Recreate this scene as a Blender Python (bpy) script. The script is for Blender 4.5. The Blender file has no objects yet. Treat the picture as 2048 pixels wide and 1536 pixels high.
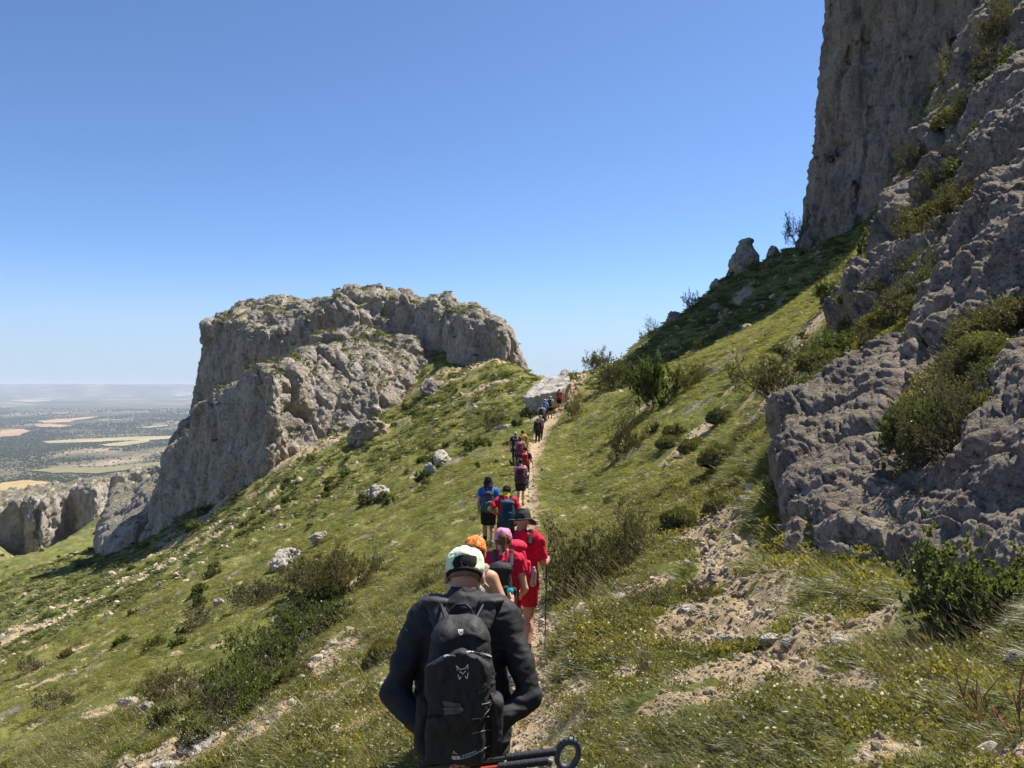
import bpy, math, random
import numpy as np

# ------------------------------------------------------------------ camera, sky, sun, exposure
SC = bpy.context.scene
COL = SC.collection
FPX = 1500.0                                   # focal length in pixels of the 2048 px wide photograph
cam_data = bpy.data.cameras.new('camera')
cam_data.sensor_width = 36.0
cam_data.lens = 36.0 * FPX / 2048.0
cam_data.clip_start = 0.05
cam_data.clip_end = 200000.0
cam = bpy.data.objects.new('camera', cam_data)
COL.objects.link(cam)
cam.rotation_euler = (math.pi / 2, 0, 0)       # level, looking along +Y; the eye is the origin
SC.camera = cam

SUN_AZ, SUN_EL = math.radians(50), math.radians(57)
world = bpy.data.worlds.new('World')
SC.world = world
world.use_nodes = True
_wn, _wl = world.node_tree.nodes, world.node_tree.links
sky = _wn.new('ShaderNodeTexSky')
sky.sky_type = 'NISHITA'
sky.sun_disc = False
sky.sun_elevation = SUN_EL
sky.sun_rotation = SUN_AZ
sky.altitude = 1300.0
sky.air_density = 0.85
sky.dust_density = 0.5
sky.ozone_density = 8.0
# milky haze low over the horizon, with a few thin streaks of cirrus in it
_tc = _wn.new('ShaderNodeTexCoord')
_sx = _wn.new('ShaderNodeSeparateXYZ'); _wl.new(_tc.outputs['Generated'], _sx.inputs[0])
_mr = _wn.new('ShaderNodeMapRange'); _mr.interpolation_type = 'SMOOTHSTEP'
_mr.inputs['From Min'].default_value = 0.0; _mr.inputs['From Max'].default_value = 0.17
_mr.inputs['To Min'].default_value = 0.85; _mr.inputs['To Max'].default_value = 0.0
_wl.new(_sx.outputs['Z'], _mr.inputs['Value'])
_mp = _wn.new('ShaderNodeMapping'); _mp.inputs['Scale'].default_value = (5.0, 5.0, 60.0)
_wl.new(_tc.outputs['Generated'], _mp.inputs['Vector'])
_nz = _wn.new('ShaderNodeTexNoise'); _nz.inputs['Scale'].default_value = 1.0; _nz.inputs['Detail'].default_value = 5.0
_wl.new(_mp.outputs[0], _nz.inputs['Vector'])
_cr = _wn.new('ShaderNodeMapRange'); _cr.interpolation_type = 'SMOOTHSTEP'
_cr.inputs['From Min'].default_value = 0.50; _cr.inputs['From Max'].default_value = 0.75
_wl.new(_nz.outputs['Fac'], _cr.inputs['Value'])
_ce = _wn.new('ShaderNodeMapRange'); _ce.interpolation_type = 'SMOOTHSTEP'
_ce.inputs['From Min'].default_value = 0.03; _ce.inputs['From Max'].default_value = 0.11
_ce.inputs['To Min'].default_value = 0.55; _ce.inputs['To Max'].default_value = 0.0
_wl.new(_sx.outputs['Z'], _ce.inputs['Value'])
_cm = _wn.new('ShaderNodeMath'); _cm.operation = 'MULTIPLY'
_wl.new(_cr.outputs[0], _cm.inputs[0]); _wl.new(_ce.outputs[0], _cm.inputs[1])
_m1 = _wn.new('ShaderNodeMix'); _m1.data_type = 'RGBA'
_wl.new(_mr.outputs[0], _m1.inputs[0]); _wl.new(sky.outputs[0], _m1.inputs[6]); _m1.inputs[7].default_value = (2.95, 3.75, 4.65, 1)
_m2 = _wn.new('ShaderNodeMix'); _m2.data_type = 'RGBA'
_wl.new(_cm.outputs[0], _m2.inputs[0]); _wl.new(_m1.outputs[2], _m2.inputs[6]); _m2.inputs[7].default_value = (3.9, 4.4, 4.9, 1)
_wl.new(_m2.outputs[2], _wn['Background'].inputs[0])
_wn['Background'].inputs[1].default_value = 0.095

sun_data = bpy.data.lights.new('sun', 'SUN')
sun_data.energy = 5.0
sun_data.angle = math.radians(0.53)
sun_data.color = (1.0, 0.94, 0.84)
sun = bpy.data.objects.new('sun', sun_data)
COL.objects.link(sun)
sun.location = (60, 60, 120)
sun.rotation_euler = (math.pi / 2 - SUN_EL, 0, math.pi - SUN_AZ)

SC.view_settings.view_transform = 'Standard'
SC.view_settings.look = 'None'
SC.view_settings.exposure = 0.88
SC.view_settings.gamma = 1.0
SC.view_settings.use_curve_mapping = False
SC.cycles.use_denoising = True
SC.cycles.max_bounces = 6
SC.cycles.diffuse_bounces = 3
SC.cycles.glossy_bounces = 2
SC.cycles.transmission_bounces = 4
SC.cycles.volume_bounces = 1
SC.cycles.transparent_max_bounces = 4
SC.cycles.use_adaptive_sampling = True
SC.cycles.adaptive_threshold = 0.01

# ------------------------------------------------------------------ small helpers
RS = np.random.RandomState


def P(px, py, d):
    """world point that the photograph shows at pixel (px, py) when it stands d metres ahead"""
    return np.array([(px - 1024) / FPX * d, d, (768 - py) / FPX * d])


def tag(o, label=None, cat=None, group=None, kind=None):
    if label: o['label'] = label
    if cat: o['category'] = cat
    if group: o['group'] = group
    if kind: o['kind'] = kind
    return o


def new_mesh(name, verts, faces, mats=None, smooth=False, attrs=None):
    """verts (n,3) array, faces (m,k) int array (all the same k) or a list of lists"""
    me = bpy.data.meshes.new(name)
    verts = np.asarray(verts, dtype=np.float32)
    if isinstance(faces, np.ndarray):
        k = faces.shape[1]
        nf = faces.shape[0]
        me.vertices.add(len(verts))
        me.vertices.foreach_set('co', verts.ravel())
        me.loops.add(nf * k)
        me.loops.foreach_set('vertex_index', faces.astype(np.int32).ravel())
        me.polygons.add(nf)
        me.polygons.foreach_set('loop_start', np.arange(0, nf * k, k, dtype=np.int32))
        me.update(calc_edges=True)
    else:
        me.from_pydata([tuple(map(float, v)) for v in verts], [], [tuple(map(int, f)) for f in faces])
        me.update()
    if smooth:
        me.polygons.foreach_set('use_smooth', np.ones(len(me.polygons), dtype=bool))
    if mats is not None:
        for m in (mats if isinstance(mats, (list, tuple)) else [mats]):
            me.materials.append(m)
    if attrs:
        for nme, arr in attrs.items():
            arr = np.asarray(arr, dtype=np.float32)
            if arr.ndim == 1:
                a = me.attributes.new(nme, 'FLOAT', 'POINT')
                a.data.foreach_set('value', arr)
            else:
                a = me.attributes.new(nme, 'FLOAT_VECTOR', 'POINT')
                a.data.foreach_set('vector', arr.ravel())
    return me


def link(name, data, parent=None, loc=None, rot=None, scale=None):
    o = bpy.data.objects.new(name, data)
    COL.objects.link(o)
    if parent is not None: o.parent = parent
    if loc is not None: o.location = [float(c) for c in loc]
    if rot is not None: o.rotation_euler = [float(c) for c in rot]
    if scale is not None: o.scale = [float(scale)] * 3 if np.isscalar(scale) else [float(c) for c in scale]
    return o


# ------------------------------------------------------------------ noise in numpy
_G = np.array([[1, 1, 0], [-1, 1, 0], [1, -1, 0], [-1, -1, 0], [1, 0, 1], [-1, 0, 1], [1, 0, -1], [-1, 0, -1],
               [0, 1, 1], [0, -1, 1], [0, 1, -1], [0, -1, -1], [1, 1, 0], [-1, 1, 0], [0, -1, 1], [0, -1, -1]], dtype=np.float32)


def _hash(i, j, k, seed=0):
    h = (i.astype(np.uint32) * np.uint32(374761393) + j.astype(np.uint32) * np.uint32(668265263)
         + k.astype(np.uint32) * np.uint32(2246822519) + np.uint32((seed * 3266489917) & 0xffffffff))
    h = (h ^ (h >> np.uint32(13))) * np.uint32(1274126177)
    return h ^ (h >> np.uint32(16))


def pnoise(p, seed=0):
    p = np.asarray(p, dtype=np.float32)
    f = np.floor(p)
    i = f.astype(np.int32)
    t = p - f
    u = t * t * t * (t * (t * 6 - 15) + 10)
    out = np.zeros(len(p), dtype=np.float32)
    for dx in (0, 1):
        wx = u[:, 0] if dx else 1 - u[:, 0]
        for dy in (0, 1):
            wy = u[:, 1] if dy else 1 - u[:, 1]
            for dz in (0, 1):
                wz = u[:, 2] if dz else 1 - u[:, 2]
                g = _G[_hash(i[:, 0] + dx, i[:, 1] + dy, i[:, 2] + dz, seed) & np.uint32(15)]
                out += wx * wy * wz * (g[:, 0] * (t[:, 0] - dx) + g[:, 1] * (t[:, 1] - dy) + g[:, 2] * (t[:, 2] - dz))
    return out


def fbm(p, octaves=4, lac=2.03, gain=0.5, seed=0, ridged=False):
    p = np.asarray(p, dtype=np.float32)
    a, s, out = 1.0, 1.0, np.zeros(len(p), dtype=np.float32)
    for o in range(octaves):
        n = pnoise(p * s + 17.3 * o, seed + o)
        out += a * ((1 - 2.2 * np.abs(n)) if ridged else n)
        a *= gain
        s *= lac
    return out


def worley(p, seed=0):
    """distance to the nearest and to the second nearest cell point, and the nearest cell's random value"""
    p = np.asarray(p, dtype=np.float32)
    f = np.floor(p)
    i = f.astype(np.int32)
    t = p - f
    d1 = np.full(len(p), 9.0, np.float32)
    d2 = d1.copy()
    rid = np.zeros(len(p), np.float32)
    for dx in (-1, 0, 1):
        for dy in (-1, 0, 1):
            for dz in (-1, 0, 1):
                h = _hash(i[:, 0] + dx, i[:, 1] + dy, i[:, 2] + dz, seed)
                cx = dx + (h & np.uint32(1023)) / 1023.0 - t[:, 0]
                cy = dy + ((h >> np.uint32(10)) & np.uint32(1023)) / 1023.0 - t[:, 1]
                cz = dz + ((h >> np.uint32(20)) & np.uint32(1023)) / 1023.0 - t[:, 2]
                d = np.sqrt(cx * cx + cy * cy + cz * cz).astype(np.float32)
                near = d < d1
                d2 = np.where(near, d1, np.minimum(d2, d))
                rid = np.where(near, ((h >> np.uint32(5)) & np.uint32(255)) / 255.0, rid)
                d1 = np.where(near, d, d1)
    return d1, d2, rid


def sstep(a, b, x):
    t = np.clip((x - a) / (b - a), 0, 1)
    return t * t * (3 - 2 * t)


def smin(a, b, k):
    h = np.clip(0.5 + 0.5 * (b - a) / k, 0, 1)
    return b + (a - b) * h - k * h * (1 - h)


def smax(a, b, k):
    return -smin(-a, -b, k)


def rbf_fit(X, v, c=0.12, reg=1e-3):
    """multiquadric surface with a linear trend through scattered control values"""
    X = np.asarray(X, float)
    v = np.asarray(v, float)
    n, d = X.shape
    K = np.sqrt(((X[:, None] - X[None]) ** 2).sum(-1) + c * c)
    A = np.zeros((n + d + 1, n + d + 1))
    A[:n, :n] = K - reg * np.eye(n)
    A[:n, n] = 1
    A[n, :n] = 1
    A[:n, n + 1:] = X
    A[n + 1:, :n] = X.T
    w = np.linalg.solve(A, np.concatenate([v, np.zeros(d + 1)]))

    def f(Q):
        Q = np.asarray(Q, float)
        out = w[n] + Q @ w[n + 1:]
        for a in range(n):
            out = out + w[a] * np.sqrt(((Q - X[a]) ** 2).sum(-1) + c * c)
        return out
    return f


# ------------------------------------------------------------------ solids from distance fields
def surface_nets(F, origin, h):
    """quads of the zero surface of the 3-D array F (negative inside), sampled at origin + h * index"""
    nx, ny, nz = F.shape
    S = F < 0
    c = np.zeros((nx - 1, ny - 1, nz - 1), dtype=np.int8)
    for a in (0, 1):
        for b in (0, 1):
            for d in (0, 1):
                c += S[a:nx - 1 + a, b:ny - 1 + b, d:nz - 1 + d]
    act = (c > 0) & (c < 8)
    idx = np.argwhere(act)
    num = np.full(act.shape, -1, dtype=np.int32)
    num[act] = np.arange(len(idx))
    I, J, K = idx.T
    acc = np.zeros((len(idx), 3))
    cnt = np.zeros(len(idx))
    corners = [(a, b, d) for a in (0, 1) for b in (0, 1) for d in (0, 1)]
    val = {q: F[I + q[0], J + q[1], K + q[2]] for q in corners}
    for q in corners:
        for ax in range(3):
            if q[ax] == 0:
                r = list(q)
                r[ax] = 1
                r = tuple(r)
                v0, v1 = val[q], val[r]
                cr = (v0 < 0) != (v1 < 0)
                t = np.where(cr, v0 / np.where(cr, v0 - v1, 1), 0)
                pt = np.array(q, float)[None] + np.zeros((len(idx), 3))
                pt[:, ax] = t
                acc[cr] += pt[cr]
                cnt[cr] += 1
    V = np.asarray(origin) + h * (idx + acc / np.maximum(cnt, 1)[:, None])
    quads = []
    for ax in range(3):
        o1, o2 = [(1, 2), (2, 0), (0, 1)][ax]
        sl0 = [slice(None)] * 3
        sl1 = [slice(None)] * 3
        sl0[ax] = slice(0, -1)
        sl1[ax] = slice(1, None)
        A, B = S[tuple(sl0)], S[tuple(sl1)]
        e = np.argwhere(A != B)
        ok = (e[:, o1] > 0) & (e[:, o2] > 0) & (e[:, o1] < F.shape[o1] - 1) & (e[:, o2] < F.shape[o2] - 1)
        e = e[ok]
        u1 = np.zeros(3, int)
        u1[o1] = 1
        u2 = np.zeros(3, int)
        u2[o2] = 1
        q = np.stack([num[tuple((e - u1 - u2).T)], num[tuple((e - u2).T)], num[tuple(e.T)], num[tuple((e - u1).T)]], 1)
        flip = ~A[tuple(e.T)]
        q[flip] = q[flip][:, ::-1]
        quads.append(q)
    return V, np.concatenate(quads).astype(np.int32)


def solid(fn, lo, hi, h, coarse=6):
    """mesh of the solid fn(points) < 0; only the cells near its surface are sampled finely"""
    lo = np.asarray(lo, float)
    hi = np.asarray(hi, float)
    H = h * coarse
    nb = np.maximum(np.ceil((hi - lo) / H).astype(int), 1)
    g = np.stack(np.meshgrid(*[np.arange(k) + 0.5 for k in nb], indexing='ij'), -1).reshape(-1, 3)
    Cv = fn((lo + g * H).astype(np.float32)).reshape(nb)
    F = np.repeat(np.repeat(np.repeat(Cv, coarse, 0), coarse, 1), coarse, 2).astype(np.float32)
    near = np.abs(Cv) < H * 1.15
    blocks = np.argwhere(near)
    l = np.stack(np.meshgrid(*[np.arange(coarse)] * 3, indexing='ij'), -1).reshape(-1, 3)
    ids = (blocks[:, None, :] * coarse + l[None]).reshape(-1, 3)
    for s in range(0, len(ids), 400000):
        q = ids[s:s + 400000]
        F[tuple(q.T)] = fn((lo + q * h).astype(np.float32))
    F[0] = F[-1] = np.maximum(F[0], h)
    F[:, 0] = np.maximum(F[:, 0], h); F[:, -1] = np.maximum(F[:, -1], h)
    F[:, :, 0] = np.maximum(F[:, :, 0], h); F[:, :, -1] = np.maximum(F[:, :, -1], h)
    return surface_nets(F, lo, h)


def vnormals(V, Q):
    n = np.zeros_like(V)
    a = V[Q[:, 2]] - V[Q[:, 0]]
    b = V[Q[:, 3 if Q.shape[1] == 4 else 1]] - V[Q[:, 1 if Q.shape[1] == 4 else 0]]
    if Q.shape[1] == 3: b = -b
    f = np.cross(a, b)
    for c in range(Q.shape[1]):
        for k in range(3):
            n[:, k] += np.bincount(Q[:, c], f[:, k], len(V))
    return n / np.maximum(np.linalg.norm(n, axis=1, keepdims=True), 1e-9)


def cone(p, a, b, ra, rb, sq=None):
    """distance to a round cone from a (radius ra) to b (radius rb); sq squeezes space (x,y,z) about the axis first"""
    a = np.asarray(a, np.float32); b = np.asarray(b, np.float32)
    if sq is not None:
        sq = np.asarray(sq, np.float32)
        p = p / sq; a = a / sq; b = b / sq
    ba = b - a
    L = float(ba @ ba) + 1e-9
    pa = p - a
    t = np.clip((pa @ ba) / L, 0, 1)
    d = np.sqrt(((pa - t[:, None] * ba) ** 2).sum(1)) - (ra + t * (rb - ra))
    return d * (float(min(sq)) if sq is not None else 1.0)


def ell(p, c, r):
    q = (p - np.asarray(c, np.float32)) / np.asarray(r, np.float32)
    l = np.sqrt((q * q).sum(1))
    return (l - 1) * float(min(r)) if False else l * (l - 1) / np.maximum(np.sqrt(((q / np.asarray(r, np.float32)) ** 2).sum(1)), 1e-6)


def rbox(p, c, half, r):
    q = np.abs(p - np.asarray(c, np.float32)) - (np.asarray(half, np.float32) - r)
    return np.sqrt((np.maximum(q, 0) ** 2).sum(1)) + np.minimum(q.max(1), 0) - r


# ------------------------------------------------------------------ materials
class NT:
    """a few words to write node trees with"""

    def __init__(self, name):
        self.m = bpy.data.materials.new(name)
        self.m.use_nodes = True
        self.n = self.m.node_tree.nodes
        self.l = self.m.node_tree.links
        self.b = self.n['Principled BSDF']
        self.out = self.n['Material Output']
        self.set(self.b, 'Specular IOR Level', 0.2)
        self.set(self.b, 'Roughness', 0.85)

    def set(self, node, sock, v):
        s = node.inputs[sock]
        if hasattr(v, 'is_output') or isinstance(v, bpy.types.NodeSocket):
            self.l.new(v, s)
        else:
            if s.type == 'RGBA' and len(v) == 3: v = (*v, 1)
            s.default_value = v

    def node(self, t, ins=None, **kw):
        nd = self.n.new('ShaderNode' + t)
        for k, v in kw.items(): setattr(nd, k, v)
        for k, v in (ins or {}).items(): self.set(nd, k, v)
        return nd

    def pos(self):
        return self.node('NewGeometry').outputs['Position']

    def obj(self):
        return self.node('TexCoord').outputs['Object']

    def attr(self, name, inst=False):
        a = self.node('Attribute', attribute_name=name)
        if inst: a.attribute_type = 'INSTANCER'
        return a.outputs['Fac']

    def noise(self, vec, scale, detail=4, rough=0.55, dist=0.0):
        return self.node('TexNoise', {'Vector': vec, 'Scale': scale, 'Detail': detail, 'Roughness': rough, 'Distortion': dist}).outputs['Fac']

    def voro(self, vec, scale, feature='F1', out='Distance'):
        return self.node('TexVoronoi', {'Vector': vec, 'Scale': scale}, feature=feature).outputs[out]

    def scalev(self, vec, s):
        nd = self.node('VectorMath', operation='MULTIPLY')
        self.set(nd, 0, vec); nd.inputs[1].default_value = s
        return nd.outputs[0]

    def math(self, op, a, b=0.0, clamp=False):
        nd = self.node('Math', operation=op, use_clamp=clamp)
        self.set(nd, 0, a); self.set(nd, 1, b)
        return nd.outputs[0]

    def ramp(self, fac, stops):
        nd = self.node('ValToRGB')
        e = nd.color_ramp.elements
        while len(e) > 1: e.remove(e[-1])
        for i, (p, c) in enumerate(stops):
            el = e[0] if i == 0 else e.new(p)
            el.position = p
            el.color = (*c, 1) if not np.isscalar(c) else (c, c, c, 1)
        self.set(nd, 0, fac)
        return nd.outputs[0]

    def mix(self, fac, a, b, mode='MIX'):
        nd = self.node('Mix', data_type='RGBA', blend_type=mode)
        self.set(nd, 0, fac); self.set(nd, 6, a); self.set(nd, 7, b)
        return nd.outputs[2]

    def bump(self, h, strength=0.5, dist=0.02, normal=None):
        nd = self.node('Bump', {'Height': h, 'Strength': strength, 'Distance': dist})
        if normal is not None: self.set(nd, 'Normal', normal)
        return nd.outputs[0]

    def done(self, color=None, rough=None, normal=None, spec=None):
        if color is not None: self.set(self.b, 'Base Color', color)
        if rough is not None: self.set(self.b, 'Roughness', rough)
        if normal is not None: self.set(self.b, 'Normal', normal)
        if spec is not None: self.set(self.b, 'Specular IOR Level', spec)
        return self.m

# ------------------------------------------------------------------ the mountainside as one height field
# control columns: pixel column, then (pixel row, metres ahead) pairs from near to far
CTRL = {
    -350: [(1536, 26), (1460, 60), (1380, 110), (1280, 200), (1180, 330)],
    0: [(1536, 17), (1400, 34), (1300, 64), (1200, 112), (1140, 180), (1088, 300)],
    200: [(1536, 12.4), (1400, 21.5), (1300, 38), (1200, 72), (1130, 128), (1100, 160), (1030, 300)],
    320: [(1536, 10.6), (1400, 17.5), (1300, 30), (1200, 50), (1120, 90), (1066, 126)],
    400: [(1536, 9.5), (1400, 15.3), (1300, 25), (1200, 42), (1100, 75), (1050, 100), (1003, 121)],
    600: [(1536, 7.2), (1400, 11), (1300, 17.5), (1200, 28), (1100, 45), (1000, 72), (940, 92), (902, 106)],
    700: [(1000, 57), (900, 92), (840, 122)],
    800: [(1536, 6.0), (1400, 9.2), (1300, 12.2), (1200, 17.4), (1100, 27), (1000, 45), (900, 74), (850, 96), (800, 120), (760, 140)],
    900: [(1100, 21), (1000, 35), (900, 58), (850, 75), (800, 97), (750, 118), (690, 138)],
    925: [(1900, 3.2), (1640, 5.0)],
    1000: [(1000, 27), (950, 36), (900, 46), (850, 62), (800, 80), (760, 98), (728, 116)],
    1060: [(1310, 8.5), (1150, 14.5), (1010, 26), (922, 40), (886, 50), (850, 57), (800, 74), (747, 104)],
    1120: [(1100, 16.5), (1000, 26), (900, 45), (825, 60), (790, 67), (760, 74)],
    1165: [(1536, 4.4), (1400, 6.1), (1300, 8), (1200, 11), (1100, 16), (1000, 25), (900, 40), (820, 56), (748, 80)],
    1300: [(1536, 4), (1400, 5.5), (1300, 7), (1200, 9), (1100, 12), (1000, 17), (900, 26), (800, 40), (757, 47), (762, 56), (738, 68), (700, 80), (671, 95)],
    1450: [(1536, 3.5), (1400, 4.9), (1300, 6.2), (1200, 8), (1100, 10.5), (1000, 14), (900, 19), (800, 27), (720, 36), (692, 42), (697, 52), (680, 62), (640, 78), (600, 90), (560, 105)],
    1600: [(1536, 3.1), (1400, 4.3), (1300, 5.5), (1200, 7), (1110, 8.8), (1000, 10.6), (900, 12.4), (850, 14), (780, 18), (700, 24), (640, 32), (606, 40), (612, 52), (590, 70), (540, 85), (493, 102)],
    1750: [(1536, 2.8), (1400, 3.9), (1300, 4.9), (1200, 6.3), (1130, 7.6), (1000, 9.2), (900, 10.7), (800, 12.7), (700, 16), (600, 22), (520, 30), (471, 38), (480, 50), (450, 75), (420, 90)],
    1900: [(1536, 2.6), (1400, 3.5), (1300, 4.4), (1220, 5.4), (1100, 7.2), (1000, 8), (900, 8.9), (800, 10.2), (700, 12.2), (600, 15), (500, 19), (400, 23), (300, 27), (200, 32), (215, 42), (180, 60), (120, 80)],
    2048: [(1536, 2.4), (1300, 4), (1180, 5.4), (1050, 6.6), (900, 7.7), (800, 8.7), (700, 10.2), (600, 12), (500, 14.5), (400, 17), (300, 20), (200, 23), (100, 26.5), (0, 30), (-60, 36), (-50, 48)],
}
_pts = [P(px, py, d) for px, L in CTRL.items() for py, d in L]
# the ground the picture does not show: behind the camera, to the sides and the far slopes behind the crests
for q in [(0, 0.4, -1.66), (0, -1, -1.6), (0, -3, -1.4), (0, -10, -1.0), (0, -30, 0), (0, -120, 2), (-1, 0, -2.1), (-3, 0, -3.0), (-10, 0, -6), (-10, -8, -6),
          (-30, 0, -15), (-100, 0, -46), (-100, -80, -46), (1, 0, -1.4), (3, 0, -0.5), (7, 0, 2.6), (15, 0, 10), (40, 0, 33), (100, 0, 70), (40, -40, 33), (8, -8, 2),
          (6, 5.2, 0.4), (12, 10, 5.5), (25, 22, 17), (50, 45, 40), (100, 80, 70), (-60, 15, -29), (-200, 60, -92), (-250, -100, -110),
          (-0.25, 3.2, -2.42), (0.05, 5.0, -2.75), (0.12, 7, -3.0), (0.2, 12, -3.4), (0.3, 17.5, -3.93),
          (8, 112, -8), (16, 110, -4), (-2, 132, -6), (-8, 150, 1), (24, 120, 0), (38, 130, 8), (56, 120, 22), (60, 140, 14), (10, 180, -50), (50, 200, -40), (100, 160, 10), (110, 110, 30),
          (-18, 170, 2), (-50, 175, -15), (-75, 190, -40), (-40, 260, -70), (0, 300, -90), (120, 300, -60), (-200, 300, -75), (-120, 290, -52), (-60, 330, -95),
          (-210, 520, -120), (-100, 560, -150), (60, 560, -160), (260, 520, -120), (-420, 420, -160), (-600, 200, -230),
          (-1900, 1700, -425), (-1200, 2200, -425), (0, 2500, -425), (1500, 2100, -425), (-2500, 400, -425), (-700, 760, -270), (0, 1000, -260), (800, 900, -260), (2500, 300, -300), (-2400, -900, -425), (300, 60, 80), (300, 200, 20)]:
    _pts.append(np.array(q, float))
_pts = np.array(_pts)


def _key(x, y):
    r = np.sqrt(x * x + y * y)
    return np.stack([np.arctan2(x, y) * 3.0, np.log(np.maximum(r, 0.35)) * 1.1], -1)


_f = rbf_fit(_key(_pts[:, 0], _pts[:, 1]), _pts[:, 2] / np.hypot(_pts[:, 0], _pts[:, 1]), c=0.10, reg=4e-3)

# height on a fixed polar table, looked up by linear interpolation ever after
TH_N, LR_N = 721, 900
_th = np.linspace(-math.pi, math.pi, TH_N)
_lr = np.linspace(math.log(0.35), math.log(2600.0), LR_N)
_A, _B = np.meshgrid(_th, _lr, indexing='ij')
_W = _f(np.stack([_A.ravel() * 3.0, _B.ravel() * 1.1], -1)).reshape(TH_N, LR_N)
_b = 0.5 * (1 + np.cos(np.clip((math.pi - np.abs(_A)) / 0.6, 0, 1) * math.pi))     # close the seam behind the camera
_W = _W * (1 - _b * 0.5) + _W[::-1] * (_b * 0.5)
PATH = np.array([(-0.3, -4, 0), (-0.28, 0, 0), (-0.22, 3.2, 0), (0.03, 5, 0), (0.16, 8.5, 0), (0.24, 13, 0), (0.32, 18, 0), (0.50, 26, 0), (0.75, 33, 0), (1.1, 42, 0), (1.65, 49, 0), (2.35, 54, 0), (3.6, 60, 0), (4.9, 65, 0), (6.4, 72, 0), (7.5, 80, 0)])[:, :2]


def path_dist(x, y):
    d = np.full(np.shape(x), 1e9)
    for (x0, y0), (x1, y1) in zip(PATH[:-1], PATH[1:]):
        dx, dy = x1 - x0, y1 - y0
        t = np.clip(((x - x0) * dx + (y - y0) * dy) / (dx * dx + dy * dy), 0, 1)
        d = np.minimum(d, np.hypot(x - x0 - t * dx, y - y0 - t * dy))
    return d


def base_h(x, y):
    x = np.asarray(x, float); y = np.asarray(y, float)
    r = np.hypot(x, y)
    a = (np.arctan2(x, y) + math.pi) / (2 * math.pi) * (TH_N - 1)
    b = (np.log(np.maximum(r, 0.3501)) - _lr[0]) / (_lr[1] - _lr[0])
    a = np.clip(a, 0, TH_N - 1.001); b = np.clip(b, 0, LR_N - 1.001)
    i = a.astype(int); j = b.astype(int)
    s = a - i; t = b - j
    w = (_W[i, j] * (1 - s) + _W[i + 1, j] * s) * (1 - t) + (_W[i, j + 1] * (1 - s) + _W[i + 1, j + 1] * s) * t
    return w * np.maximum(r, 0.35)


def relief(x, y):
    """humps, tussock steps and hollows of the turf"""
    x = np.asarray(x, np.float32); y = np.asarray(y, np.float32)
    r = np.hypot(x, y)
    p = np.stack([x, y, np.zeros_like(x)], -1)
    pd = path_dist(x, y)
    calm = sstep(0.15, 0.9, pd)
    near = 1 - sstep(40, 140, r)
    big = fbm(p * 0.16, 3, seed=3) * np.minimum(0.5, 0.04 + 0.02 * r) * sstep(2.0, 12.0, pd)
    # steps along the slope: the turf creeps downhill in short terraces
    q = p.copy()
    q[:, 0] = x * 1.0 + 0.5 * pnoise(p * 0.7, 9) + y * 0.12
    q[:, 1] = y * 0.32
    ter = fbm(q * 0.9, 3, seed=5, gain=0.55) * 0.19
    hum = fbm(p * 2.1, 3, seed=11) * 0.085
    far = fbm(p * 0.45, 4, seed=21) * sstep(25, 90, r) * 0.55
    return (big + (ter + hum) * calm * (0.45 + 0.55 * near) + far
            - 0.10 * (1 - sstep(0.1, 0.55, pd)) * (y > -5) * (y < 80))


def ground(x, y):
    x = np.atleast_1d(np.asarray(x, float)); y = np.atleast_1d(np.asarray(y, float))
    return base_h(x, y) + relief(x, y)


def gz(x, y):
    return float(ground([x], [y])[0])


def hit(px, py, dmin=1.5, dmax=420.0):
    """where the ray through a pixel meets the ground first"""
    d = np.exp(np.linspace(math.log(dmin), math.log(dmax), 1400))
    u, v = (px - 1024) / FPX, (768 - py) / FPX
    below = v * d < ground(u * d, d)
    k = int(np.argmax(below)) if below.any() else len(d) - 1
    return np.array([u * d[k], d[k], gz(u * d[k], d[k])])


def slope_n(x, y, e=0.5):
    gx = (base_h(x + e, y) - base_h(x - e, y)) / (2 * e)
    gy = (base_h(x, y + e) - base_h(x, y - e)) / (2 * e)
    n = np.stack([-gx, -gy, np.ones_like(gx)], -1)
    return n / np.linalg.norm(n, axis=-1, keepdims=True)


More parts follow.
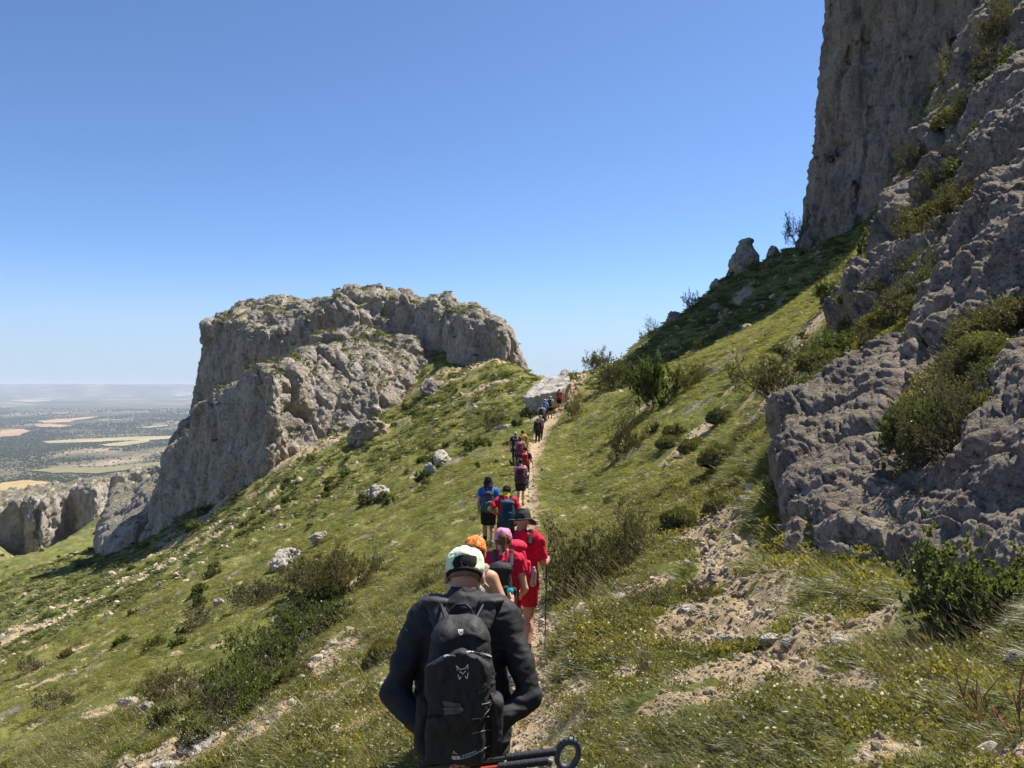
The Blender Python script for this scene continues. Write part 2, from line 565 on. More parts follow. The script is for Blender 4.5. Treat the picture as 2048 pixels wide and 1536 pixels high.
# bare patches: pixel, half length and half width in metres, direction in degrees (0 = across the picture), strength
BARE = [(1465, 1240, 1.5, 0.80, 75, 1.0), (1500, 1340, 0.95, 0.70, 40, 1.0), (1420, 1330, .7, .5, 40, 1.0), (1440, 1110, 1.7, 0.60, 75, 1.0), (1470, 1040, 1.2, 0.45, 75, 0.9), (1400, 1065, 1.6, 0.4, 60, 0.7), (1600, 1300, .9, .45, 0, .75), (1130, 1400, .7, .35, 70, .9), (1120, 1480, .5, .3, 80, .8), (1250, 1190, .9, .5, 0, .7), (1390, 1230, .7, .5, 60, .9),
        (1400, 870, 2.4, .7, 60, .8), (1120, 1320, .5, .3, 70, .6), (480, 1450, 2.2, .6, 45, 1.0), (560, 1420, 1.2, .5, 45, .9), (400, 1500, 1.6, .6, 50, .9), (620, 1330, 1.6, .5, 45, .9), (670, 1295, 1.2, .45, 40, .8), (270, 1410, 1.8, .7, 50, .9), (300, 1520, 1.6, .6, 60, .9), (740, 1440, .9, .3, 60, .7),
        (60, 1380, 6.5, .45, 54, 1.0), (130, 1310, 4.5, .45, 54, 1.0), (480, 985, 14, 1.8, 40, .8), (380, 1060, 16, 2.2, 42, .85), (250, 1160, 22, 2.2, 44, .85), (90, 1250, 24, 3.5, 42, .7), (560, 930, 9, 2.0, 30, .7),
        (700, 1165, 1.8, .5, 30, .7), (860, 760, 6, 2.2, 20, .6), (940, 740, 7, 2, 10, .75), (990, 770, 6, 2.5, 10, .75), (1060, 742, 6, 2, 0, .7), (640, 890, 6, 2, 20, .6), (1650, 1290, .9, .35, 0, .4), (1080, 1345, .4, .25, 80, .6),
        (1480, 600, 8, 1.2, 60, .6), (1430, 650, 6, 1, 60, .5), (1620, 660, 2.5, .8, 60, .6), (1550, 790, 2.0, .6, 60, .6), (760, 860, 4, 1.5, 10, .5)]
_bare = []
for px, py, a, b, deg, s in BARE:
    h_ = hit(px, py)
    _bare.append((h_[0], h_[1], a, b, math.radians(deg), s))


def bare_mask(x, y):
    x = np.asarray(x, np.float32); y = np.asarray(y, np.float32)
    p = np.stack([x, y, np.zeros_like(x)], -1)
    r = np.hypot(x, y)
    m = np.zeros(len(x), np.float32)
    wob = fbm(p * 2.4, 4, seed=31, gain=.6) * 0.55 + fbm(p * 0.35, 2, seed=33) * 0.35
    for cx, cy, a, b, t, s in _bare:
        dx, dy = x - cx, y - cy
        l = (dx * math.cos(t) + dy * math.sin(t)) / a
        w = (-dx * math.sin(t) + dy * math.cos(t)) / b
        m = np.maximum(m, s * (1 - sstep(0.45, 1.25, np.sqrt(l * l + w * w) + wob)))
    pd = path_dist(x, y)
    wd = 0.25 + 0.004 * r
    m = np.maximum(m, (1 - sstep(wd * 0.6, wd * 1.7, pd + 0.22 * wob)) * (y < 78))
    m = np.maximum(m, 0.6 * sstep(0.55, 0.85, fbm(p * 0.8, 4, seed=41, gain=.65) * 1.5) * (r < 200))
    return np.clip(m, 0, 1)


th = np.unique(np.concatenate([np.linspace(-math.pi, -0.68, 60), np.linspace(-0.68, 0.68, 860), np.linspace(0.68, math.pi, 60)]))
lr = np.concatenate([np.linspace(math.log(0.5), math.log(2.0), 24, endpoint=False), np.linspace(math.log(2.0), math.log(150.0), 500, endpoint=False), np.linspace(math.log(150.0), math.log(2600.0), 130)])
A_, B_ = np.meshgrid(th, lr, indexing='ij')
X_ = (np.sin(A_) * np.exp(B_)).ravel(); Y_ = (np.cos(A_) * np.exp(B_)).ravel()
Z_ = ground(X_, Y_)
nT, nR = A_.shape
g_ = np.arange(nT * nR).reshape(nT, nR)
Q_ = np.stack([g_[:-1, :-1], g_[1:, :-1], g_[1:, 1:], g_[:-1, 1:]], -1).reshape(-1, 4)[:, ::-1]
_n = slope_n(X_, Y_)
_steep = sstep(0.80, 0.62, _n[:, 2])
_pp = np.stack([X_, Y_, Z_], -1)
_bm = bare_mask(X_, Y_)
_rk = np.clip(sstep(0.25, 0.55, fbm(_pp * 0.25, 4, seed=51) + 0.45 * _steep - 0.1), 0, 1) * sstep(8, 30, np.hypot(X_, Y_))

t = NT('hillside_turf')
p = t.pos()
n1 = t.noise(p, 0.09, 4, 0.6)
n2 = t.noise(p, 1.3, 5, 0.65)
n3 = t.noise(p, 14.0, 4, 0.7)
n4 = t.noise(t.scalev(p, (1, 1, 3)), 60.0, 3, 0.7)
grass = t.ramp(t.math('ADD', t.math('MULTIPLY', n1, 0.55), t.math('MULTIPLY', n2, 0.45)),
               [(0.34, (0.078, 0.102, 0.022)), (0.46, (0.140, 0.155, 0.036)), (0.56, (0.205, 0.195, 0.055)), (0.68, (0.27, 0.225, 0.085))])
grass = t.mix(t.math('MULTIPLY', t.ramp(n3, [(0.38, 1.0), (0.6, 0.0)]), 0.45), grass, (0.030, 0.040, 0.012))
soil = t.ramp(n2, [(0.3, (0.35, 0.25, 0.14)), (0.5, (0.52, 0.40, 0.245)), (0.7, (0.62, 0.51, 0.345))])
soil = t.mix(t.ramp(t.voro(p, 22.0), [(0.1, 0.0), (0.5, 0.5)]), soil, (0.24, 0.17, 0.10))
bm = t.attr('bare')
bfac = t.math('ADD', bm, t.math('MULTIPLY', t.math('SUBTRACT', n3, 0.5), 0.9))
c = t.mix(t.ramp(bfac, [(0.36, 0.0), (0.56, 1.0)]), grass, soil)
rockc = t.ramp(n3, [(0.35, (0.13, 0.115, 0.10)), (0.6, (0.30, 0.27, 0.24))])
c = t.mix(t.ramp(t.math('ADD', t.attr('rocky'), t.math('MULTIPLY', t.math('SUBTRACT', n3, 0.5), 1.2)), [(0.5, 0.0), (0.75, 0.8)]), c, rockc)
bh = t.math('ADD', t.math('MULTIPLY', n3, 1.0), t.math('MULTIPLY', n4, 0.35))
M_TURF = t.done(c, 0.95, t.bump(bh, 0.9, 0.06), 0.1)
hill_me = new_mesh('hillside', _pp, Q_, M_TURF, smooth=True, attrs={'bare': _bm, 'rocky': _rk})
hillside = tag(link('hillside', hill_me), 'steep grassy mountainside with bare stony patches and a narrow trodden trail', kind='structure')

# ------------------------------------------------------------------ the plain far below
ZP = -430.0
t = NT('plain_ground')
p = t.pos()
far = t.noise(t.scalev(p, (1, 0.45, 1)), 0.0012, 8, 0.68)
mid = t.noise(p, 0.004, 5, 0.65)
dots = t.voro(p, 0.045)
c = t.ramp(far, [(0.38, (0.045, 0.052, 0.028)), (0.48, (0.095, 0.092, 0.052)), (0.55, (0.18, 0.15, 0.095)), (0.61, (0.34, 0.25, 0.16)), (0.68, (0.46, 0.40, 0.32))])
c = t.mix(t.math('MULTIPLY', t.ramp(mid, [(0.45, 0.0), (0.6, 1.0)]), 0.6), c, (0.035, 0.045, 0.022))
c = t.mix(t.ramp(dots, [(0.22, 0.75), (0.36, 0.0)]), c, (0.018, 0.028, 0.014))
M_PLAIN = t.done(c, 0.95, None, 0.05)
xs = np.concatenate([[-90000, -60000], np.linspace(-42000, 6000, 60), [30000, 90000]])
ys = np.concatenate([[-3000, 0], np.exp(np.linspace(math.log(900), math.log(110000), 90))])
GX, GY = np.meshgrid(xs, ys, indexing='ij')


def plain_h(x, d):
    z = ZP + 22 * fbm(np.stack([x / 2600, d / 2600, 0 * x], -1), 3, seed=71) * np.clip(d / 6000, 0, 1.5)
    # the long table hill on the horizon, ending in a slope towards the right
    edge = sstep(21500, 28000, d + 1800 * pnoise(np.stack([x / 4000, d / 4000, 0 * x], -1), 4))
    return z + 418 * edge * (1 - sstep(-13900, -11400, x)) * (1 - sstep(38000, 46000, d))


pz = plain_h(GX.ravel(), GY.ravel())
g_ = np.arange(GX.size).reshape(GX.shape)
Q_ = np.stack([g_[:-1, :-1], g_[1:, :-1], g_[1:, 1:], g_[:-1, 1:]], -1).reshape(-1, 4)
plain = tag(link('plain', new_mesh('plain', np.stack([GX.ravel(), GY.ravel(), pz], -1), Q_, M_PLAIN, smooth=True)), kind='structure')

# ------------------------------------------------------------------ rock
def rock_material(name, tones, scale=1.0, pink=0.25, lichen=0.3, green=0.0, contrast=1.0, pitted=0.6):
    t = NT(name)
    p = t.scalev(t.pos(), (scale, scale, scale))
    a = t.noise(p, 0.35, 5, 0.6)
    b = t.noise(p, 2.2, 6, 0.7)
    c_ = t.noise(p, 11.0, 4, 0.7)
    v = t.voro(p, 3.1)
    f = t.math('ADD', t.math('MULTIPLY', a, 0.35), t.math('ADD', t.math('MULTIPLY', b, 0.4), t.math('MULTIPLY', c_, 0.25)))
    c = t.ramp(f, [(0.36, tones[0]), (0.48, tones[1]), (0.60, tones[2])])
    c = t.mix(t.math('MULTIPLY', t.ramp(t.noise(p, 0.9, 3, 0.6), [(0.45, 0.0), (0.65, 1.0)]), pink), c, (0.36, 0.25, 0.185))
    streak = t.noise(t.scalev(p, (1.2, 1.2, 0.12)), 1.5, 4, 0.65)
    c = t.mix(t.math('MULTIPLY', t.ramp(streak, [(0.50, 0.0), (0.64, 1.0)]), lichen), c, (0.10, 0.095, 0.09))
    nz = t.node('SeparateXYZ', {'Vector': t.node('NewGeometry').outputs['Normal']}).outputs['Z']
    if green > 0:
        gfac = t.math('MULTIPLY', t.ramp(t.math('ADD', nz, t.math('MULTIPLY', t.math('SUBTRACT', b, 0.5), 1.3)), [(0.72, 0.0), (0.92, 1.0)]), green)
        c = t.mix(gfac, c, t.mix(c_, (0.045, 0.06, 0.018), (0.10, 0.105, 0.035)))
    pit = t.math('MULTIPLY', t.ramp(t.noise(p, 4.2, 5, 0.75), [(0.34, 1.0), (0.43, 0.0)]), pitted)
    c = t.mix(pit, c, tuple(v * 0.28 for v in tones[0]))
    fleck = t.math('MULTIPLY', t.ramp(t.noise(p, 7.0, 4, 0.75), [(0.56, 0.0), (0.68, 1.0)]), 0.45)
    c = t.mix(fleck, c, tuple(min(v * 1.35, 0.75) for v in tones[2]))
    h = t.math('ADD', t.math('MULTIPLY', b, 0.7 * contrast), t.math('ADD', t.math('MULTIPLY', c_, 0.3), t.math('MULTIPLY', v, 0.35)))
    return t.done(c, 0.9, t.bump(t.math('SUBTRACT', h, t.math('MULTIPLY', pit, 0.5)), 1.0, 0.30 / scale), 0.15)


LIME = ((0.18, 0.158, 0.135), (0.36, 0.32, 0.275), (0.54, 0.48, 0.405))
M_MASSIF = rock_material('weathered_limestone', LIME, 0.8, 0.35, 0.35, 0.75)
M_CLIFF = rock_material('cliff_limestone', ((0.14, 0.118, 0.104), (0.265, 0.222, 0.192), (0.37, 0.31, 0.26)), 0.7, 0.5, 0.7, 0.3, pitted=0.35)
M_CRAG = rock_material('conglomerate', ((0.085, 0.068, 0.057), (0.215, 0.175, 0.145), (0.43, 0.36, 0.285)), 2.6, 0.35, 0.4, 0.5, 1.5)
M_STONE = rock_material('pale_stone', ((0.24, 0.215, 0.185), (0.42, 0.385, 0.335), (0.60, 0.55, 0.48)), 3.0, 0.25, 0.25, pitted=0.4)


def prism(verts, batter=0.2, k=1.5, fl=-40.0, bk=None):
    """a rock mass: plan outline through the vertices (pixel, top row, distance), top surface through their heights, battered sides"""
    W = np.array([P(*v) for v in verts])
    c0 = W[:, :2].mean(0)
    a = np.arctan2(W[:, 1] - c0[1], W[:, 0] - c0[0])
    W = W[np.argsort(a)]
    top = rbf_fit(W[:, :2] / 20.0, W[:, 2], c=0.3, reg=1e-3)
    zm, zM = W[:, 2].min(), W[:, 2].max()

    def f(p):
        x, y, z = p[:, 0], p[:, 1], p[:, 2]
        n = len(W)
        d = np.full(len(p), 1e9)
        s = np.ones(len(p))
        for i in range(n):
            vi, vj = W[i, :2], W[i - 1, :2]
            e = vj - vi
            wx, wy = x - vi[0], y - vi[1]
            tt = np.clip((wx * e[0] + wy * e[1]) / (e @ e), 0, 1)
            d = np.minimum(d, (wx - e[0] * tt) ** 2 + (wy - e[1] * tt) ** 2)
            c1, c2, c3 = y >= vi[1], y < vj[1], e[0] * wy > e[1] * wx
            s = np.where((c1 & c2 & c3) | (~c1 & ~c2 & ~c3), -s, s)
        side = s * np.sqrt(d)
        tz = np.clip(top(p[:, :2] / 20.0), zm - 2, zM + 2)
        side = (side + batter * (z - tz)) / math.sqrt(1 + batter * batter)
        return smax(side, (z - tz) * 0.8, k)
    return f


def roughen(V, Q, amp, size, seed=0, vert=2.2, blocks=0.5, pits=0.35, fine=0.12):
    """push a coarse rock surface along its normals: bulging blocks, fissures, pits and grain"""
    n = vnormals(V, Q)
    p = V / size
    q = p.copy()
    q[:, 2] /= vert
    q = q + 0.35 * np.stack([pnoise(p * 0.6, seed + 1), pnoise(p * 0.6, seed + 2), pnoise(p * 0.6, seed + 3)], -1)
    d1, d2, rid = worley(q * 0.55, seed + 4)
    crack = sstep(0.0, 0.12, d2 - d1)
    d = blocks * ((rid - 0.5) * 0.7 + 0.75 * (crack - 1) + 0.25 * (0.5 - d1))
    e1, e2, er = worley(q * 1.7 + 5, seed + 5)
    d = d + blocks * 0.42 * ((er - 0.5) * 1.0 + 0.9 * (sstep(0, 0.12, e2 - e1) - 1))
    d = d + 0.5 * fbm(q * 0.5, 5, seed=seed + 6, gain=0.6) + pits * 0.55 * np.minimum(fbm(q * 2.2, 3, seed=seed + 7, ridged=True) - 0.2, 0.3)
    d = d + fine * fbm(p * 4.5, 4, seed=seed + 8, gain=0.65)
    return V + n * (amp * d)[:, None]


def rock_thing(name, fn, lo, hi, h, mat, amp, size, label, cat='rock', seed=0, smooth=False, kind=None, **kw):
    V, Q = solid(fn, lo, hi, h)
    V = roughen(V, Q, amp, size, seed, **kw)
    c = np.array([V[:, 0].mean(), V[:, 1].mean(), V[:, 2].min()])
    o = link(name, new_mesh(name, V - c, Q, mat, smooth=smooth), loc=c)
    return tag(o, label, cat if kind is None else None, kind=kind)


# the great rock at the end of the ridge: lower buttress, upper cap, tower on the right, ledges at its foot
_m = [
    prism([(330, 900, 134), (352, 868, 124), (440, 775, 115), (545, 735, 106), (640, 712, 116), (740, 700, 126), (850, 690, 137), (850, 650, 156), (700, 640, 164), (520, 660, 166), (418, 740, 160)], 0.22, 2.5),
    prism([(404, 648, 150), (450, 640, 145), (520, 655, 140), (600, 645, 138), (690, 612, 141), (760, 640, 142), (840, 640, 145), (850, 600, 160), (760, 586, 166), (690, 580, 168), (640, 592, 166), (560, 588, 166), (480, 606, 162), (425, 630, 158)], 0.10, 1.6),
    prism([(838, 650, 150), (852, 612, 141), (890, 602, 133), (950, 616, 126), (1012, 640, 121), (1040, 662, 124), (1046, 664, 134), (1010, 632, 142), (960, 612, 150), (890, 596, 156)], 0.16, 3.0),
    prism([(780, 604, 147), (840, 606, 140), (905, 608, 136), (905, 598, 152), (850, 600, 158), (780, 590, 162)], 0.22, 2.2),
    prism([(690, 606, 150), (740, 590, 148), (815, 592, 150), (820, 586, 160), (700, 584, 160)], 0.12, 1.2),
    prism([(320, 985, 128), (335, 960, 122), (420, 930, 113), (520, 885, 106), (600, 880, 108), (600, 850, 122), (420, 880, 132)], 0.12, 2.0),
    prism([(560, 700, 118), (640, 690, 118), (740, 720, 120), (850, 700, 132), (800, 660, 140), (640, 660, 140)], 1.0, 2.0),
    prism([(720, 600, 147), (760, 598, 145), (815, 600, 149), (815, 596, 156), (720, 596, 156)], 0.35, 1.5),
]
SLOPING = 5


def massif(p):
    d = _m[0](p)
    for k, f in enumerate(_m[1:]):
        e = f(p)
        if k == SLOPING: e = smax(e, -34.0 - p[:, 0], 3.0)      # the sunlit sloping slabs stop at the buttress's arris
        d = smin(d, e, 1.0)
    # a hollow in the cap's front
    g = cone(p, P(655, 570, 150), P(590, 700, 132), 0.8, 0.3)
    d = smax(d, -g, 1.2)
    q = p * np.float32(0.16)
    q2 = q * np.array([1, 1, 0.5], np.float32)
    return d + 1.5 * pnoise(q2, 301) + 0.75 * pnoise(q2 * 2.3, 302)


rock_thing('rock_massif', massif, (-72, 98, -28), (8, 172, 24), 0.30, M_MASSIF, 1.1, 3.8,
           'big grey limestone rock standing at the end of the grassy ridge', 'rock massif', seed=310, blocks=0.8, pits=0.7, fine=0.22)

# pale outcrop low on the left and the long shaded rock wall behind it
_o = prism([(205, 1096, 143), (235, 1072, 140), (272, 1040, 140), (318, 1006, 144), (338, 946, 166), (270, 955, 178), (222, 978, 174), (198, 1030, 162)], 0.08, 1.4)
rock_thing('rock_outcrop', lambda p: _o(p) + 1.2 * pnoise(p * np.float32(0.2), 321), (-96, 134, -48), (-62, 182, -14), 0.45, M_MASSIF, 1.0, 2.4,
           'pale rock outcrop below the left foot of the big rock', 'rock outcrop', seed=330)
_w = [prism([(-420, 1010, 300), (-200, 1012, 318), (0, 1004, 332), (60, 996, 336), (66, 1000, 326), (82, 1000, 326), (92, 990, 342), (140, 976, 345), (190, 980, 335), (212, 955, 352), (262, 945, 358), (335, 925, 366), (480, 900, 380),
             (480, 930, 440), (200, 960, 420), (0, 985, 410), (-420, 995, 390)], 0.06, 2.5)]
rock_thing('rock_wall', lambda p: _w[0](p) + 1.6 * pnoise(p * np.float32(0.07) * np.array([1, 1, .35], np.float32), 341) + 1.8 * pnoise(p * np.float32(0.2) * np.array([1, 1, .4], np.float32), 342), (-300, 296, -125), (-110, 440, -30), 0.8, M_MASSIF, 1.8, 4.2,
           'long shaded rock wall far below on the left, in front of the plain', 'rock wall', seed=350, blocks=0.8, fine=0.35)

# the high cliff on the right, running up out of the picture
_c = [prism([(1688, -330, 101), (1716, -340, 97), (1760, -350, 94), (1830, -360, 90), (1920, -380, 85), (2060, -420, 79), (2300, -440, 74), (2360, -440, 120), (2000, -400, 150), (1760, -380, 134)], 0.085, 2.5),
      prism([(1612, 440, 100), (1650, 420, 97), (1700, 430, 95), (1760, 420, 90), (1740, 360, 102), (1632, 380, 112)], 0.25, 2.0)]


def cliff(p):
    d = smin(_c[0](p), _c[1](p), 2.0)
    q = p * np.array([0.16, 0.16, 0.045], np.float32)
    return d + 1.7 * pnoise(q, 361) + 1.2 * pnoise(q * 2.4, 362) + 0.9 * np.maximum(0.12 - np.abs(pnoise(q * 1.3, 363)), 0) * 9


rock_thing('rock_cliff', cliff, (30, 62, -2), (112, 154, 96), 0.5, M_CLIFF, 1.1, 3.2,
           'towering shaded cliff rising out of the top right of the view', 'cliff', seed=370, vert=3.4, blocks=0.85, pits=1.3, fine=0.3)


# pinnacle: boulders stacked on a stump
def pinnacle(p):
    def e(px, py, rx, rz, d=100.0, ry=None): return ell(p, P(px, py, d), (rx, ry or rx, rz))
    d = smin(e(1481, 528, 1.6, 1.7), e(1499, 520, 1.25, 1.6, 99.5), 0.3)
    d = smin(d, e(1490, 500, 1.3, 0.95), 0.12)
    d = smin(d, e(1493, 485, 0.95, 0.45), 0.08)
    d = smin(d, e(1472, 548, 1.1, 1.1), 0.25)
    d = smin(d, e(1490, 560, 2.0, 1.6), 0.25)
    return d


rock_thing('rock_pinnacle', pinnacle, (25.5, 95, 11), (36, 104, 21), 0.16, M_MASSIF, 0.28, 0.9,
           'small rock pinnacle of stacked boulders standing on the skyline', 'rock pinnacle', seed=380, vert=0.9, blocks=0.8)


def boulder(name, lab, c, r, rot, seed, h=None, mat=None, cat='boulder', grp=None, amp=None, flat=0.0, blocks=0.7):
    """one angular boulder: an ellipsoid cut by random planes"""
    rs = RS(seed)
    r = np.asarray(r, float)
    cuts = []
    for _ in range(13):
        nrm = rs.normal(size=3); nrm /= np.linalg.norm(nrm)
        cuts.append((nrm.astype(np.float32), 0.48 + 0.34 * rs.rand()))
    if flat: cuts.append((np.array([0.1, 0, 0.995], np.float32), flat))
    m = float(r.max())
    h = h or m / 20

    def f(p):
        q = p / r.astype(np.float32)
        d = np.sqrt((q * q).sum(1)) - 1
        for nrm, o in cuts: d = smax(d, q @ nrm - o, 0.03)
        return d * float(r.min())
    V, Q = solid(f, -r * 1.15 - h * 2, r * 1.15 + h * 2, h, coarse=4)
    V = roughen(V, Q, (amp or 0.15) * m, 0.5 * m, seed, vert=1.0, blocks=blocks, fine=0.3)
    me = new_mesh(name, V, Q, mat or M_STONE)
    return tag(link(name, me, loc=c, rot=rot), lab, cat, grp)


# ------------------------------------------------------------------ the crag on the right: a knobbly rock slope of its own, standing proud of the turf
CRAG = [(1604, 1010, .9), (1700, 1000, 1.0), (1820, 1020, 1.0), (1604, 900, .7), (1700, 880, 1.0), (1660, 820, .35), (1780, 800, 1.0), (1760, 720, .45), (1860, 720, .8), (1900, 620, 1.0), (1960, 560, 1.0), (2020, 480, 1.0), (2000, 660, .6), (2040, 380, .9),
        (1980, 1000, .9), (2040, 980, 1.0), (2040, 900, .8), (1850, 520, .8), (1800, 560, .1), (1960, 420, .8), (2000, 300, .7), (1990, 200, .5), (1900, 330, .5), (1840, 400, .7), (1780, 480, .6), (1740, 620, .3), (1880, 940, .3), (1760, 1080, .8), (1640, 1080, .9), (1830, 1090, .6),
        (1556, 950, -.25), (1566, 860, -.35), (2100, 800, .6), (2150, 600, 1), (2200, 400, 1), (2250, 900, 1), (2120, 980, 1)]
SOFT = [(1500, 800, -1.0), (1450, 1000, -1.0), (1500, 1150, -1.0), (1700, 1200, -1.0), (1900, 1250, -1.0), (2048, 1250, -1.0), (1620, 760, -.7), (1680, 680, -.7), (1640, 640, -1), (1720, 560, -.8), (1780, 440, -.5), (1860, 640, -.1), (1930, 840, -.3), (1960, 780, -.2), (1850, 860, -.1),
        (1300, 900, -1.5), (1400, 750, -1.5), (1510, 960, -1.0), (1520, 1060, -1.0), (1950, 260, .35), (2000, 100, .4), (1900, 450, .2), (2030, 40, .5), (1960, 180, .4), (2000, 750, .0), (1200, 1200, -2)]
_cp = np.array([list(hit(a, b)[:2]) + [s] for a, b, s in CRAG + SOFT])
_cf = rbf_fit(_key(_cp[:, 0], _cp[:, 1]), _cp[:, 2], c=0.05, reg=2e-2)


def crag_mask(x, y):
    p = np.stack([x, y, 0 * x], -1)
    return _cf(_key(x, y)) + 0.55 * fbm(p * 0.55, 3, seed=391) + 0.25 * pnoise(p * 2.0, 392)


_a = np.linspace(math.atan((1480 - 1024) / FPX), 0.86, 520)
_r = np.exp(np.linspace(math.log(5.2), math.log(60), 760))
A_, R_ = np.meshgrid(_a, _r, indexing='ij')
x_ = (np.sin(A_) * R_).ravel(); y_ = (np.cos(A_) * R_).ravel()
nn = slope_n(x_, y_, 0.8)
cm = crag_mask(x_, y_)
V = np.stack([x_, y_, base_h(x_, y_)], -1)
lift = np.where(cm > 0, 0.55 * np.sqrt(np.clip(cm, 0, 1.4) + 0.02) - 0.10, 0.9 * cm - 0.02)
lift = np.clip(lift, -0.9, 0.75) * np.clip(R_.ravel() / 9.0, 0.75, 1.9)
sz = 1.0
q = V / sz
q = q + 0.3 * np.stack([pnoise(q * 0.8, 401), pnoise(q * 0.8, 402), pnoise(q * 0.8, 403)], -1)
d1, d2, rid = worley(q * np.array([0.75, 0.75, 0.5]), 404)
e1, e2, er = worley(q * 2.1, 405)
f1, f2, fr = worley(q * 6.5, 406)
b1, b2, br = worley(q * np.array([0.42, 0.42, 0.30]), 411)
d = 0.26 * ((br - 0.5) * 1.1 + 0.8 * (sstep(0, 0.07, b2 - b1) - 1)) + 0.08 * ((rid - 0.5) * 0.9 + 0.7 * (sstep(0, 0.10, d2 - d1) - 1)) + 0.04 * ((er - 0.5) + 0.9 * (sstep(0, 0.12, e2 - e1) - 1)) + 0.026 * (1 - 2.4 * f1 * f1)
d = d + 0.55 * fbm(q * 0.33, 2, seed=407, gain=0.5) + 0.050 * fbm(q * 2.8, 5, seed=408, gain=0.68) + 0.12 * np.minimum(fbm(q * np.array([1.0, 1.0, 0.5]) * 1.5, 3, seed=409, ridged=True), 0.2)
h1, h2, hr = worley(q * 4.2 + 3, 410)
d = d - 0.05 * sstep(0.34, 0.12, h1) * (hr > 0.6)
V = V + nn * (lift + d * sstep(-0.6, 0.1, cm) * np.clip(R_.ravel() / 12, 0.8, 1.6))[:, None]
g_ = np.arange(A_.size).reshape(A_.shape)
Q_ = np.stack([g_[:-1, :-1], g_[1:, :-1], g_[1:, 1:], g_[:-1, 1:]], -1).reshape(-1, 4)[:, ::-1]
keep = (cm[Q_] > -0.75).any(1)
Q_ = Q_[keep]
used = np.unique(Q_)
re = np.full(len(V), -1); re[used] = np.arange(len(used))
c0 = np.array([6.0, 12.0, -2.0])
tag(link('rock_crag', new_mesh('rock_crag', V[used] - c0, re[Q_], M_CRAG, smooth=False), loc=c0),
    'rough knobbly conglomerate crag rising beside the slope on the right', 'crag')


# the pale slab that leans at the col: a tilted top, undercut towards the trail
_s = prism([(1046, 797, 63.5), (1072, 792, 61.5), (1116, 782, 61.5), (1144, 762, 64), (1134, 739, 69), (1084, 756, 69.5), (1052, 782, 67)], -0.28, 0.25)
rock_thing('boulder', lambda p: _s(p) + 0.22 * pnoise(p * np.float32(0.9), 395), (0.0, 59, -3.6), (6.6, 72, 2.4), 0.11, M_STONE, 0.16, 0.9,
           'big pale slab of rock leaning at the col where the trail tops out', 'boulder', seed=396, vert=1.0, blocks=0.5)

# ------------------------------------------------------------------ plants
def leaf_material(name, stops, trans=0.35, scale=0.5, vary=0.5, dead=None):
    """leaf colour drifting over the slope and from clump to clump; thin leaves let light through"""
    t = NT(name)
    p = t.pos()
    rnd = t.node('ObjectInfo').outputs['Random']
    n = t.noise(p, scale, 4, 0.6)
    n2 = t.noise(p, scale * 14, 2, 0.6)
    f = t.math('ADD', t.math('MULTIPLY', n, 1.0 - vary), t.math('ADD', t.math('MULTIPLY', rnd, vary * 0.45), t.math('MULTIPLY', n2, vary * 0.55)))
    c = t.ramp(f, stops)
    if dead is not None:
        c = t.mix(t.ramp(t.noise(p, 9.0, 2, 0.5), [(0.56, 0.0), (0.66, 0.8)]), c, dead)
    t.n.remove(t.b)
    df = t.node('BsdfDiffuse', {'Color': c, 'Roughness': 0.6})
    tr = t.node('BsdfTranslucent', {'Color': t.mix(1.0, c, (1.25, 1.2, 0.7), 'MULTIPLY')})
    gl = t.node('BsdfGlossy', {'Color': (1, 1, 1, 1), 'Roughness': 0.45})
    m1 = t.node('MixShader', {0: trans}); t.l.new(df.outputs[0], m1.inputs[1]); t.l.new(tr.outputs[0], m1.inputs[2])
    m2 = t.node('MixShader', {0: 0.035}); t.l.new(m1.outputs[0], m2.inputs[1]); t.l.new(gl.outputs[0], m2.inputs[2])
    t.l.new(m2.outputs[0], t.out.inputs['Surface'])
    return t.m


M_GRASS = leaf_material('grass_blades', [(0.30, (0.098, 0.135, 0.024)), (0.44, (0.172, 0.200, 0.038)), (0.56, (0.250, 0.245, 0.060)), (0.70, (0.35, 0.30, 0.105))], 0.5, 0.35, 0.5)
M_STRAW = leaf_material('dry_grass', [(0.30, (0.20, 0.18, 0.07)), (0.60, (0.36, 0.29, 0.14))], 0.35, 0.6, 0.6)
M_HERB = leaf_material('herb_leaves', [(0.30, (0.075, 0.098, 0.024)), (0.50, (0.175, 0.175, 0.038)), (0.68, (0.34, 0.29, 0.050))], 0.45, 0.8, 0.6)
M_BOX = leaf_material('box_leaves', [(0.30, (0.055, 0.084, 0.020)), (0.50, (0.100, 0.136, 0.034)), (0.70, (0.165, 0.195, 0.055))], 0.45, 1.5, 0.6)
M_JUN = leaf_material('juniper_needles', [(0.30, (0.050, 0.080, 0.020)), (0.50, (0.105, 0.145, 0.032)), (0.70, (0.19, 0.215, 0.050))], 0.4, 1.2, 0.6)
M_TWIGLEAF = leaf_material('sparse_grey_leaves', [(0.30, (0.070, 0.076, 0.028)), (0.50, (0.120, 0.118, 0.042)), (0.70, (0.18, 0.160, 0.062))], 0.4, 1.2, 0.6)
M_CUSHION = leaf_material('cushion_spines', [(0.30, (0.070, 0.090, 0.024)), (0.50, (0.130, 0.140, 0.040)), (0.70, (0.21, 0.195, 0.065))], 0.35, 1.2, 0.5)
t = NT('twigs')
n = t.noise(t.pos(), 8.0, 3)
M_TWIG = t.done(t.ramp(n, [(0.3, (0.085, 0.062, 0.045)), (0.7, (0.20, 0.165, 0.125))]), 0.9)
t = NT('red_brown_twigs')
M_REDTWIG = t.done((0.22, 0.10, 0.05), 0.9)


